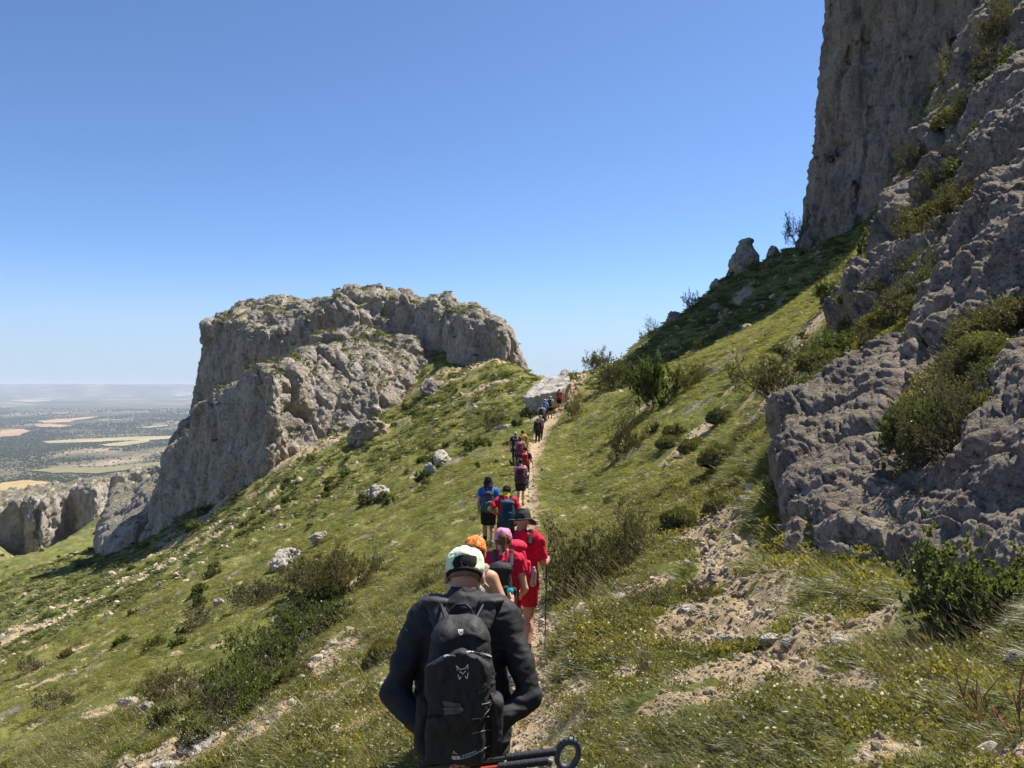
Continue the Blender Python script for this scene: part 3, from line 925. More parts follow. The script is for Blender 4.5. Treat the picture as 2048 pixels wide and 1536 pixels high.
def strips(base, tip_dir, length, width, bend, rs, seg=3):
    """grass blades as tapering strips; base (n,3), tip_dir (n,3) unit start direction, bend (n,3) added towards the tip"""
    n = len(base)
    side = np.cross(tip_dir, rs.normal(size=(n, 3)))
    side /= np.linalg.norm(side, axis=1, keepdims=True) + 1e-9
    rows = []
    for k in range(seg + 1):
        t_ = k / seg
        c = base + tip_dir * (length * t_)[:, None] + bend * (length * t_ * t_)[:, None]
        w = (width * (1 - t_ ** 1.5 * 0.92))[:, None] * 0.5
        rows += [c - side * w, c + side * w]
    V = np.stack(rows, 1).reshape(-1, 3)
    m = 2 * (seg + 1)
    o = np.arange(n)[:, None] * m
    F = np.concatenate([np.stack([o[:, 0] + 2 * k, o[:, 0] + 2 * k + 1, o[:, 0] + 2 * k + 3, o[:, 0] + 2 * k + 2], 1) for k in range(seg)])
    return V, F


def tuft_mesh(name, seed, n, rad, ln, wd, mat, spread=0.5, droop=0.55, lean=0.35, seg=3):
    rs = RS(seed)
    a = rs.rand(n) * 6.283
    r = rad * np.sqrt(rs.rand(n))
    base = np.stack([np.cos(a) * r, np.sin(a) * r, -0.02 * np.ones(n)], 1)
    d = np.stack([np.cos(a) * spread * (0.3 + rs.rand(n)) + lean * rs.rand(n), np.sin(a) * spread * (0.3 + rs.rand(n)), np.ones(n)], 1)
    d /= np.linalg.norm(d, axis=1, keepdims=True)
    L = ln * (0.55 + 0.6 * rs.rand(n))
    bend = np.stack([d[:, 0] * droop + lean * rs.rand(n) * droop, d[:, 1] * droop, -droop * (0.5 + 0.5 * rs.rand(n))], 1)
    V, F = strips(base, d, L, wd * (0.7 + 0.6 * rs.rand(n)), bend, rs, seg)
    return new_mesh(name, V, F, mat)


def stalk_mesh(name, seed, n, ln):
    """thin straw coloured stalks, each with a slim seed head"""
    rs = RS(seed)
    a = rs.rand(n) * 6.283
    base = np.stack([np.cos(a), np.sin(a), 0 * a], 1) * (0.10 * np.sqrt(rs.rand(n)))[:, None]
    d = np.stack([np.cos(a) * 0.2 + 0.25, np.sin(a) * 0.2, np.ones(n)], 1)
    d /= np.linalg.norm(d, axis=1, keepdims=True)
    L = ln * (0.7 + 0.5 * rs.rand(n))
    bend = np.stack([0.25 + 0.15 * rs.rand(n), 0.2 * (rs.rand(n) - 0.5), -0.1 * np.ones(n)], 1)
    V, F = strips(base, d, L, 0.0028 * np.ones(n), bend, rs, 3)
    tip = base + d * L[:, None] + bend * L[:, None]
    V2, F2 = strips(tip - d * 0.02, (d + bend * 1.5) / np.linalg.norm(d + bend * 1.5, axis=1, keepdims=True), 0.05 * np.ones(n), 0.0045 * np.ones(n), 0 * d, rs, 2)
    return new_mesh(name, np.concatenate([V, V2]), np.concatenate([F, F2 + len(V)]), M_STRAW)


def leaf_cloud(centers, dirs, size, rs, per=1, aspect=0.55, jitter=0.6):
    """small pointed leaves, two triangles each"""
    c = np.repeat(centers, per, 0)
    d = np.repeat(dirs, per, 0)
    n = len(c)
    d = d + jitter * rs.normal(size=(n, 3))
    d /= np.linalg.norm(d, axis=1, keepdims=True) + 1e-9
    s = np.cross(d, rs.normal(size=(n, 3)))
    s /= np.linalg.norm(s, axis=1, keepdims=True) + 1e-9
    L = (size * (0.6 + 0.8 * rs.rand(n)))[:, None]
    V = np.stack([c, c + d * L * 0.5 + s * L * aspect * 0.5, c + d * L, c + d * L * 0.5 - s * L * aspect * 0.5], 1).reshape(-1, 3)
    F = np.arange(4 * n).reshape(n, 4)
    return V, F


def tubes(segs, rad0, rad1, sides=3):
    """thin three-sided sticks between pairs of points"""
    a, b = segs[:, 0], segs[:, 1]
    d = b - a
    d = d / (np.linalg.norm(d, axis=1, keepdims=True) + 1e-9)
    u = np.cross(d, np.array([0.31, 0.52, 0.8]))
    u /= np.linalg.norm(u, axis=1, keepdims=True) + 1e-9
    w = np.cross(d, u)
    V = []
    for c, r in ((a, rad0), (b, rad1)):
        for k in range(sides):
            t_ = 2 * math.pi * k / sides
            V.append(c + (u * math.cos(t_) + w * math.sin(t_)) * np.asarray(r).reshape(-1, 1))
    V = np.stack(V, 1).reshape(-1, 3)
    o = np.arange(len(a))[:, None] * (2 * sides)
    F = np.concatenate([np.stack([o[:, 0] + k, o[:, 0] + (k + 1) % sides, o[:, 0] + sides + (k + 1) % sides, o[:, 0] + sides + k], 1) for k in range(sides)])
    return V, F


def branches(rs, n, spread, levels=3, up=0.8, kink=0.25):
    """a shrub's skeleton in a unit dome: returns segments per level"""
    out = []
    a = rs.rand(n) * 6.283
    el = np.arccos(1 - rs.rand(n) * (1 - math.cos(spread)))
    d = np.stack([np.cos(a) * np.sin(el), np.sin(a) * np.sin(el), np.cos(el) * up + 0.12], 1) + 0.12 * rs.normal(size=(n, 3))
    p = np.stack([np.cos(a), np.sin(a), 0 * a], 1) * 0.30 * rs.rand(n)[:, None]
    L = 0.42 * (0.6 + 0.7 * rs.rand(n))
    for lv in range(levels):
        q = p + d * L[:, None]
        out.append(np.stack([p, q], 1))
        k = 3
        p2 = np.repeat(p, k, 0) + np.repeat(q - p, k, 0) * (0.45 + 0.55 * rs.rand(len(p) * k))[:, None]
        d2 = np.repeat(d, k, 0) + 0.75 * rs.normal(size=(len(p) * k, 3)) + np.array([0, 0, kink])
        d2 /= np.linalg.norm(d2, axis=1, keepdims=True)
        L = np.repeat(L, k) * (0.55 + 0.3 * rs.rand(len(p2)))
        p, d = p2, d2
    return out


SHRUB = {}


def shrub_kind(name, seed, leafmat, n0=9, leaf=0.05, per=4, spread=1.25, flat=0.75, aspect=0.5, levels=4, twigmat=None, along=3, jitter=0.7):
    rs = RS(seed)
    B = branches(rs, n0, spread, levels)
    segs = np.concatenate(B)
    sc = np.array([1, 1, flat])
    rad = np.concatenate([np.full(len(b), 0.013 * 0.55 ** i) for i, b in enumerate(B)])
    Vs, Fs = tubes(segs * sc, rad, rad * 0.6)
    stems = new_mesh('stems', Vs, Fs, twigmat or M_TWIG)
    tw = np.concatenate(B[-2:])
    f = rs.rand(len(tw) * along)[:, None]
    c = np.repeat(tw[:, 0], along, 0) * (1 - f) + np.repeat(tw[:, 1], along, 0) * f
    d = np.repeat(tw[:, 1] - tw[:, 0], along, 0)
    d /= np.linalg.norm(d, axis=1, keepdims=True) + 1e-9
    V, F = leaf_cloud(c * sc, d, leaf, rs, per, aspect, jitter)
    V[:, 2] = np.maximum(V[:, 2], -0.05)
    fol = new_mesh('foliage', V, F, leafmat)
    SHRUB.setdefault(name, []).append((stems, fol))


for k in range(3):
    shrub_kind('twiggy', 510 + k, M_TWIGLEAF, 14, 0.060, 2, 1.3, 0.95, 0.5, 4, along=2)
    shrub_kind('green', 520 + k, M_JUN, 15, 0.062, 4, 1.45, 0.8, 0.5, 4)
    shrub_kind('dark', 530 + k, M_BOX, 12, 0.15, 5, 1.5, 0.75, 0.6, 3)
    shrub_kind('grey', 540 + k, M_TWIGLEAF, 12, 0.13, 5, 1.5, 0.75, 0.45, 3)
for k in range(2):
    shrub_kind('boxfine', 550 + k, M_BOX, 36, 0.052, 8, 1.5, 0.9, 0.55, 4)
    shrub_kind('twigfine', 553 + k, M_TWIGLEAF, 30, 0.036, 5, 1.5, 0.85, 0.45, 4)
    shrub_kind('olivefine', 556 + k, M_CUSHION, 30, 0.036, 5, 1.5, 0.85, 0.5, 4)


def cushion_kind(seed):
    """a low hedgehog dome: short spines all over a lumpy half ball"""
    rs = RS(seed)
    n = 2600
    d = rs.normal(size=(n, 3)); d[:, 2] = np.abs(d[:, 2])
    d /= np.linalg.norm(d, axis=1, keepdims=True)
    r = 0.86 + 0.16 * fbm(d * 2.2, 3, seed=seed)
    c = d * r[:, None] * np.array([1, 1, 0.62])
    V, F = leaf_cloud(c - d * 0.06, d + np.array([0, 0, 0.5]), 0.13, rs, 1, 0.28, 0.35)
    fol = new_mesh('foliage', V, F, M_CUSHION)
    u = np.linspace(0, 2 * math.pi, 18, endpoint=False); w = np.linspace(0, 1.5, 6)
    dd = np.array([[math.cos(a) * math.cos(b), math.sin(a) * math.cos(b), math.sin(b)] for b in w for a in u])
    rr = 0.80 + 0.16 * fbm(dd * 2.2, 3, seed=seed)
    V2 = dd * rr[:, None] * np.array([1, 1, 0.60])
    F2 = np.array([[j * 18 + i, j * 18 + (i + 1) % 18, (j + 1) * 18 + (i + 1) % 18, (j + 1) * 18 + i] for j in range(5) for i in range(18)])
    core = new_mesh('stems', V2, F2, M_TWIG, smooth=True)
    SHRUB.setdefault('cushion', []).append((core, fol))


for k in range(3): cushion_kind(560 + k)


def put_shrub(name, kind, label, loc, size, rs, group=None, cat='shrub', lean=None):
    """root Empty with its stems and foliage; size = (half width, height)"""
    k = SHRUB[kind][rs.randint(len(SHRUB[kind]))]
    root = bpy.data.objects.new(name, None)
    root.empty_display_size = 0.1
    COL.objects.link(root)
    root.location = [float(c) for c in loc]
    root.scale = (float(size[0]), float(size[0]), float(size[1]))
    n = slope_n(np.array([loc[0]]), np.array([loc[1]]), 1.0)[0]
    tl = 0.45 if lean is None else lean
    root.rotation_euler = (float(-n[1] * tl), float(n[0] * tl), float(rs.rand() * 6.283))
    tag(root, label, cat, group)
    for nm, me in zip(('stems', 'foliage'), k):
        link(nm, me, root)
    return root


def scatter(name, protos, pos, rot, scl, idx, label=None):
    """copies of a few small meshes at many points, as one uncountable cover"""
    coll = bpy.data.collections.new(name + '_sources')
    for i, me in enumerate(protos):
        o = bpy.data.objects.new('%s_source_%02d' % (name, i), me)
        coll.objects.link(o)
    me = bpy.data.meshes.new(name)
    me.vertices.add(len(pos))
    me.vertices.foreach_set('co', np.asarray(pos, np.float32).ravel())
    for nm, arr, ty, key in (('rot', rot, 'FLOAT_VECTOR', 'vector'), ('scl', scl, 'FLOAT', 'value'), ('idx', idx, 'INT', 'value')):
        a = me.attributes.new(nm, ty, 'POINT')
        a.data.foreach_set(key, np.asarray(arr, np.int32 if ty == 'INT' else np.float32).ravel())
    o = link(name, me)
    tag(o, label, kind='stuff')
    ng = bpy.data.node_groups.new(name, 'GeometryNodeTree')
    ng.interface.new_socket('Geometry', in_out='INPUT', socket_type='NodeSocketGeometry')
    ng.interface.new_socket('Geometry', in_out='OUTPUT', socket_type='NodeSocketGeometry')
    N, L = ng.nodes, ng.links
    gi, go = N.new('NodeGroupInput'), N.new('NodeGroupOutput')
    ip = N.new('GeometryNodeInstanceOnPoints')
    ci = N.new('GeometryNodeCollectionInfo')
    ci.inputs['Collection'].default_value = coll
    ci.inputs['Separate Children'].default_value = True
    ci.inputs['Reset Children'].default_value = True
    ip.inputs['Pick Instance'].default_value = True
    L.new(gi.outputs[0], ip.inputs['Points'])
    L.new(ci.outputs[0], ip.inputs['Instance'])
    for nm, ty, sock in (('rot', 'FLOAT_VECTOR', 'Rotation'), ('scl', 'FLOAT', 'Scale'), ('idx', 'INT', 'Instance Index')):
        na = N.new('GeometryNodeInputNamedAttribute')
        na.data_type = ty
        na.inputs['Name'].default_value = nm
        L.new(na.outputs[0], ip.inputs[sock])
    L.new(ip.outputs[0], go.inputs[0])
    md = o.modifiers.new('scatter', 'NODES')
    md.node_group = ng
    return o


def sample_ground(n, r0, r1, seed, half=0.66, k=2.0):
    """random ground points; k = 2 spreads them evenly over the picture, k = 0 evenly over the ground"""
    rs = RS(seed)
    a = (rs.rand(n) * 2 - 1) * half
    if k == 2.0:
        r = np.exp(math.log(r0) + rs.rand(n) * math.log(r1 / r0))
    else:
        e = 2 - k
        r = (r0 ** e + rs.rand(n) * (r1 ** e - r0 ** e)) ** (1 / e)
    return np.sin(a) * r, np.cos(a) * r, r, rs


def downhill_rot(x, y, rs, tilt=0.5, spin=0.7):
    """Euler angles: local +X towards the valley, local Z leaning part of the way to the slope's normal"""
    n = slope_n(x, y, 0.8)
    yaw = np.arctan2(n[:, 1], n[:, 0]) + rs.normal(size=len(x)) * spin
    lean = np.arccos(np.clip(n[:, 2], -1, 1)) * tilt
    # lean about the horizontal axis that is local Y after the yaw
    return np.stack([0 * yaw, lean, yaw], 1)


# grass near the camera: single blades; further off broader blades in bigger tussocks
near_t = [tuft_mesh('tuft', 600 + i, 36, 0.10, 0.115 + 0.025 * i, 0.0040, M_GRASS, 0.75, 0.5, 0.25) for i in range(3)]
near_t += [tuft_mesh('tuft', 610 + i, 15, 0.11, 0.11, 0.0036, M_STRAW, 0.9, 0.5, 0.25) for i in range(2)]
near_t += [stalk_mesh('stalks', 615, 5, 0.36), stalk_mesh('stalks', 616, 4, 0.30)]


def herb_mesh(seed, n=46, mat=None):
    rs = RS(seed)
    a = rs.rand(n) * 6.283; r = 0.11 * np.sqrt(rs.rand(n))
    c = np.stack([np.cos(a) * r, np.sin(a) * r, 0.015 + 0.055 * rs.rand(n)], 1)
    V, F = leaf_cloud(c, np.array([[0, 0, 1.0]]) + 0 * c, 0.022, rs, 3, 0.6, 1.0)
    return new_mesh('herb', V, F, mat or M_HERB)


near_t += [herb_mesh(620), herb_mesh(621)]
x, y, r, rs = sample_ground(150000, 1.3, 20, 630, 0.72, 1.15)
bm = bare_mask(x, y); pd = path_dist(x, y); cm = crag_mask(x, y)
pz_ = np.stack([x, y, 0 * x], -1)
lush = fbm(pz_ * 0.7, 3, seed=631)
dens = np.clip(0.55 + 0.75 * lush, 0.08, 1) * (1 - 0.96 * sstep(0.12, 0.42, bm)) * (1 - sstep(-0.15, 0.25, cm)) * (0.25 + 0.75 * sstep(0.1, 0.5, pd))
ok = rs.rand(len(x)) < dens
x, y, r, lush, cm, bm = x[ok], y[ok], r[ok], lush[ok], cm[ok], bm[ok]
u_ = rs.rand(len(x))
dry = np.clip(0.33 + 0.5 * fbm(np.stack([x, y, 0 * x], -1) * 0.45, 3, seed=632) + 0.25 * (x > 0.5) * (r < 6), 0.05, 0.9)
idx = np.where(u_ < 0.50 * (1 - 0.5 * dry), rs.randint(0, 3, len(x)), np.where(u_ < 0.50 + 0.25 * dry, rs.randint(3, 5, len(x)), np.where(u_ < 0.80, rs.randint(7, 9, len(x)), np.where(u_ < 0.86, rs.randint(5, 7, len(x)), rs.randint(0, 5, len(x))))))
damp = sstep(-1.1, -0.25, cm) * (x > 2)                              # long green grass along the foot of the crag
idx = np.where((damp > 0.3) & (rs.rand(len(x)) < 0.75), rs.randint(0, 3, len(x)), idx)
scl = (0.62 + 0.5 * rs.rand(len(x)) + 0.35 * np.clip(lush, -0.5, 0.8)) * (1 + 0.55 * damp) * np.clip(r / 6, 0.75, 1.3)
scatter('grass', near_t, np.stack([x, y, ground(x, y) - 0.01], 1), downhill_rot(x, y, rs, 0.45, 0.6), scl, idx, 'olive green and straw coloured grass on the near slope')

mid_t = [tuft_mesh('tussock', 640 + i, 34, 0.17, 0.21, 0.012, M_GRASS, 0.7, 0.7, 0.75, 3) for i in range(4)] + [tuft_mesh('tussock', 646 + i, 20, 0.17, 0.20, 0.010, M_STRAW, 0.8, 0.7, 0.6, 3) for i in range(2)] + [tuft_mesh('tussock', 649, 50, 0.15, 0.16, 0.02, M_HERB, 0.8, 0.4, 0.3, 2)]
x, y, r, rs = sample_ground(80000, 15, 75, 650, 0.66, 1.5)
bm = bare_mask(x, y); pd = path_dist(x, y); cm = crag_mask(x, y)
lush = fbm(np.stack([x, y, 0 * x], -1) * 0.35, 4, seed=651)
ok = rs.rand(len(x)) < np.clip(0.6 + 0.8 * lush, 0.1, 1) * (1 - 0.97 * sstep(0.12, 0.45, bm)) * (1 - 0.92 * sstep(-0.2, 0.2, cm)) * sstep(0.15, 0.6, pd)
x, y, r, lush = x[ok], y[ok], r[ok], lush[ok]
u_ = rs.rand(len(x))
idx = np.where(u_ < 0.68, rs.randint(0, 4, len(x)), np.where(u_ < 0.85, rs.randint(4, 6, len(x)), 6))
scl = (0.65 + 0.6 * rs.rand(len(x)) + 0.3 * lush) * np.clip(r / 30, 0.75, 1.25)
scatter('grass', mid_t, np.stack([x, y, ground(x, y) - 0.02], 1), downhill_rot(x, y, rs, 0.5, 0.4), scl, idx, 'grass tussocks drooping downhill along the trail')

far_t = [tuft_mesh('tussock', 660 + i, 16, 0.26, 0.26, 0.045, M_GRASS, 0.7, 0.7, 0.8, 2) for i in range(3)] + [tuft_mesh('tussock', 664, 14, 0.26, 0.22, 0.04, M_STRAW, 0.7, 0.6, 0.8, 2), tuft_mesh('tussock', 665, 30, 0.30, 0.30, 0.08, M_CUSHION, 0.8, 0.4, 0.4, 2), tuft_mesh('tussock', 666, 30, 0.34, 0.34, 0.09, M_BOX, 0.8, 0.4, 0.4, 2)]
x, y, r, rs = sample_ground(90000, 60, 190, 670, 0.66, 1.6)
bm = bare_mask(x, y); pd = path_dist(x, y)
lush = fbm(np.stack([x, y, 0 * x], -1) * 0.12, 4, seed=671)
ok = (rs.rand(len(x)) < np.clip(0.45 + 0.8 * lush, 0.06, 1) * (1 - 0.95 * sstep(0.12, 0.5, bm))) & (pd > 0.6)
x, y, r = x[ok], y[ok], r[ok]
clump = fbm(np.stack([x, y, 0 * x], -1) * 0.3, 3, seed=672)
u_ = rs.rand(len(x)) - 0.35 * clump
idx = np.where(u_ < 0.20, 5, np.where(u_ < 0.40, 4, np.where(u_ < 0.55, 3, rs.randint(0, 3, len(x)))))
scl = (0.6 + 0.6 * rs.rand(len(x))) * np.clip(r / 70, 0.8, 1.7)
scatter('grass', far_t, np.stack([x, y, ground(x, y) - 0.04], 1), downhill_rot(x, y, rs, 0.5, 0.5), scl, idx, 'grass and low scrub on the far slope below the big rock')


# green growth on the crag's ledges and on the rock massif's top
def crag_h(x, y):
    return base_h(x, y) + 0.25 * np.clip(np.hypot(x, y) / 10, 0.8, 1.6)


x, y, r, rs = sample_ground(40000, 7, 60, 680, 0.66, 1.7)
cm = crag_mask(x, y)
g = fbm(np.stack([x, y, 0 * x], -1) * 0.5, 4, seed=681)
ok = (cm > -0.3) & (cm < 0.62) & (g + 0.25 * rs.normal(size=len(x)) > -0.05 + 0.012 * np.clip(r - 16, 0, 20)) & (x > 0.28 * y)
x, y, r, cm = x[ok], y[ok], r[ok], cm[ok]
idx = np.where(rs.rand(len(x)) < 0.45, rs.randint(0, 3, len(x)), rs.randint(7, 9, len(x)))
scatter('grass', near_t, np.stack([x, y, base_h(x, y) + 0.30 * sstep(-0.3, 0.5, cm) * np.clip(r / 12, 0.8, 1.6)], 1), downhill_rot(x, y, rs, 0.7, 0.5), (0.9 + 0.9 * rs.rand(len(x))) * np.clip(r / 14, 0.8, 1.7), idx, 'tufts of grass and herbs rooted in the crag')

# ------------------------------------------------------------------ loose stones
def stone_mesh(seed, flat=0.6):
    rs = RS(seed)
    bmv = []
    u = np.linspace(0, 2 * math.pi, 7, endpoint=False)
    for el in (-0.9, -0.25, 0.35, 0.95):
        for a in u: bmv.append([math.cos(a) * math.cos(el), math.sin(a) * math.cos(el), math.sin(el)])
    bmv = np.array(bmv + [[0, 0, -1], [0, 0, 1]])
    for _ in range(5):
        nrm = rs.normal(size=3); nrm /= np.linalg.norm(nrm)
        d = bmv @ nrm - (0.45 + 0.35 * rs.rand())
        bmv = bmv - np.where(d > 0, d, 0)[:, None] * nrm
    bmv = bmv * (np.array([1, 0.6 + 0.35 * rs.rand(), flat]) * (0.9 + 0.2 * rs.rand())) + 0.05 * rs.normal(size=bmv.shape)
    F = []
    for j in range(3):
        for i in range(7):
            F.append([j * 7 + i, j * 7 + (i + 1) % 7, (j + 1) * 7 + (i + 1) % 7, (j + 1) * 7 + i])
    for i in range(7):
        F.append([28, (i + 1) % 7, i]); F.append([29, 21 + i, 21 + (i + 1) % 7])
    return new_mesh('stone', bmv, F, M_STONE_LOOSE)


t = NT('loose_stone')
n = t.noise(t.obj(), 3.0, 5, 0.7)
rnd = t.node('ObjectInfo').outputs['Random']
c = t.ramp(t.math('ADD', t.math('MULTIPLY', n, 0.6), t.math('MULTIPLY', rnd, 0.4)), [(0.25, (0.26, 0.20, 0.135)), (0.5, (0.46, 0.375, 0.265)), (0.75, (0.62, 0.55, 0.44))])
M_STONE_LOOSE = t.done(c, 0.92, t.bump(n, 0.6, 0.2), 0.15)
STONES = [stone_mesh(700 + i, 0.45 + 0.08 * i) for i in range(6)]
x, y, r, rs = sample_ground(130000, 2.2, 75, 710, 0.66, 1.7)
bm = bare_mask(x, y)
ok = rs.rand(len(x)) < sstep(0.25, 0.7, bm) * 0.95 + 0.0012
x, y, r = x[ok], y[ok], r[ok]
sc_ = 0.010 * np.exp(rs.normal(size=len(x)) * 0.6) * np.clip(r / 5, 0.8, 2.6)
rot = rs.rand(len(x), 3) * np.array([0.8, 0.8, 6.28])
scatter('gravel', STONES, np.stack([x, y, ground(x, y) + 0.1 * sc_], 1), rot, sc_, rs.randint(0, 6, len(x)), 'loose gravel and stone chips on the bare patches and the trail')
# scree under the big rock
x, y, r, rs = sample_ground(70000, 60, 185, 715, 0.62, 1.8)
bm = bare_mask(x, y)
ok = rs.rand(len(x)) < sstep(0.25, 0.6, bm) * 0.9 + 0.008
x, y, r = x[ok], y[ok], r[ok]
sc_ = 0.10 * np.exp(rs.normal(size=len(x)) * 0.6)
scatter('scree', STONES, np.stack([x, y, ground(x, y) + 0.2 * sc_], 1), rs.rand(len(x), 3) * np.array([0.8, 0.8, 6.28]), sc_, rs.randint(0, 6, len(x)), 'pale scree below the big rock')

# ------------------------------------------------------------------ fields, woods and wind turbines on the plain
def on_plain(px, py):
    d = -ZP * FPX / max(py - 768.0, 1.0)
    return np.array([(px - 1024) / FPX * d, d])


FIELDS = [  # outline in the picture, colour, label
    ([(0, 968), (60, 963), (130, 972), (152, 984), (120, 1004), (40, 1012), (0, 1014)], (0.44, 0.31, 0.13), 'golden wheat field closest to the shaded rock wall'),
    ([(60, 943), (130, 937), (200, 940), (262, 932), (345, 924), (345, 931), (262, 943), (196, 950), (110, 948)], (0.22, 0.20, 0.09), 'pale green strip field beyond the golden field'),
    ([(82, 882), (150, 876), (186, 875), (255, 872), (345, 870), (345, 876), (300, 880), (232, 881), (190, 883), (100, 886)], (0.40, 0.32, 0.17), 'long straw coloured field across the middle of the plain'),
    ([(200, 890), (240, 884), (300, 879), (298, 884), (250, 893), (215, 894)], (0.38, 0.31, 0.17), 'small straw field just under the long straw field'),
    ([(0, 862), (40, 860), (62, 864), (38, 872), (0, 874)], (0.42, 0.27, 0.17), 'pinkish field at the left edge of the plain'),
    ([(66, 852), (100, 850), (146, 855), (120, 858), (80, 857)], (0.43, 0.29, 0.18), 'lower of two pinkish fields with a ragged edge'),
    ([(72, 843), (110, 838), (140, 838), (200, 833), (202, 835), (150, 843), (140, 848), (90, 848)], (0.45, 0.30, 0.18), 'upper of two pinkish fields with a ragged edge'),
    ([(16, 804), (60, 801), (116, 800), (96, 805), (60, 807)], (0.42, 0.30, 0.20), 'far pink field below the table hill'),
    ([(195, 843), (270, 843), (268, 845), (200, 845)], (0.42, 0.34, 0.24), 'thin pale field in the far plain'),
    ([(270, 858), (330, 853), (345, 854), (300, 858)], (0.36, 0.32, 0.24), 'thin greyish field on the right of the plain'),
]


def field_material(i, c):
    t = NT('field_crop')
    n = t.noise(t.pos(), 0.012, 5, 0.7)
    n2 = t.noise(t.scalev(t.pos(), (1, 0.3, 1)), 0.004, 4, 0.6)
    return t.done(t.mix(t.math('MULTIPLY', t.ramp(t.math('ADD', t.math('MULTIPLY', n, .5), t.math('MULTIPLY', n2, .5)), [(0.40, 0.8), (0.58, 0.0)]), 0.8), c, tuple(0.45 * v + 0.02 for v in c)), 0.95, None, 0.05)


for i, (poly, c, lab) in enumerate(FIELDS):
    W = np.array([on_plain(*q) for q in poly])
    dd = np.roll(W, -1, 0) - W
    pts = np.concatenate([W[k] + dd[k] * s_ for k in range(len(W)) for s_ in (np.arange(6) / 6.0)[:, None]]).reshape(-1, 2) if False else np.concatenate([W[k] + dd[k] * (np.arange(6) / 6.0)[:, None] for k in range(len(W))])
    c0 = W.mean(0)
    ext = np.ptp(W[:, 0])
    wob = 1 + 0.10 * fbm(np.concatenate([(pts - c0) / ext * 9, np.zeros((len(pts), 1))], 1) + i, 3, seed=801)
    pts = c0 + (pts - c0) * wob[:, None]
    rings = [pts * (1 - k) + c0 * k for k in (0.0, 0.25, 0.5, 0.75)]
    V = np.concatenate(rings + [c0[None]])
    m = len(pts)
    F = [[r * m + j, r * m + (j + 1) % m, (r + 1) * m + (j + 1) % m, (r + 1) * m + j] for r in range(3) for j in range(m)] + [[3 * m + j, 3 * m + (j + 1) % m, 4 * m] for j in range(m)]
    z = plain_h(V[:, 0], V[:, 1]) + 2.5 + V[:, 1] * 0.0006
    o = link('field', new_mesh('field', np.column_stack([V, z]), F, field_material(i, c)))
    tag(o, lab, kind='structure')


def in_fields(x, y):
    out = np.zeros(len(x), bool)
    for poly, _, _ in FIELDS:
        W = np.array([on_plain(*q) for q in poly])
        ins = np.zeros(len(x), bool)
        for k in range(len(W)):
            a, b = W[k], W[k - 1]
            cr = (a[1] > y) != (b[1] > y)
            ins ^= cr & (x < (b[0] - a[0]) * (y - a[1]) / (b[1] - a[1] + 1e-9) + a[0])
        out |= ins
    return out


def tree_blob(seed):
    rs = RS(seed)
    u = np.linspace(0, 2 * math.pi, 6, endpoint=False)
    V = [[0, 0, 1.5]] + [[math.cos(a) * 0.8 * (0.8 + 0.4 * rs.rand()), math.sin(a) * 0.8 * (0.8 + 0.4 * rs.rand()), 1.0] for a in u] + [[math.cos(a + .4) * (0.8 + 0.4 * rs.rand()), math.sin(a + .4) * (0.8 + 0.4 * rs.rand()), 0.3] for a in u] + [[math.cos(a) * 0.7, math.sin(a) * 0.7, -0.2] for a in u]
    F = [[0, 1 + i, 1 + (i + 1) % 6] for i in range(6)] + [[1 + r * 6 + i, 1 + (r + 1) * 6 + i, 1 + (r + 1) * 6 + (i + 1) % 6, 1 + r * 6 + (i + 1) % 6] for r in range(2) for i in range(6)]
    return new_mesh('tree_clump', np.array(V), F, M_WOOD)


t = NT('far_wood')
M_WOOD = t.done(t.ramp(t.node('ObjectInfo').outputs['Random'], [(0.0, (0.020, 0.032, 0.014)), (1.0, (0.045, 0.055, 0.025))]), 0.95, None, 0.05)
rs = RS(820)
n = 60000
d_ = 1 / (1 / 2200.0 + rs.rand(n) * (1 / 13000.0 - 1 / 2200.0))
px_ = rs.rand(n) * 520 - 90
x_ = (px_ - 1024) / FPX * d_
g = fbm(np.stack([x_ / 420, d_ / 700, 0 * x_], -1), 4, seed=821)
g2 = fbm(np.stack([x_ / 1600, d_ / 2400, 0 * x_], -1), 3, seed=822)
ok = (rs.rand(n) < np.clip(0.45 + 0.9 * g + 0.8 * g2, 0.03, 1)) & ~in_fields(x_, d_)
x_, d_ = x_[ok], d_[ok]
scatter('woodland', [tree_blob(830 + i) for i in range(3)], np.stack([x_, d_, plain_h(x_, d_)], 1), np.stack([0 * x_, 0 * x_, rs.rand(len(x_)) * 6.28], 1), (2.4 + 3.8 * rs.rand(len(x_))) * np.clip(d_ / 4500, 0.8, 2.2), rs.randint(0, 3, len(x_)), 'dark open woodland spread over the plain below')

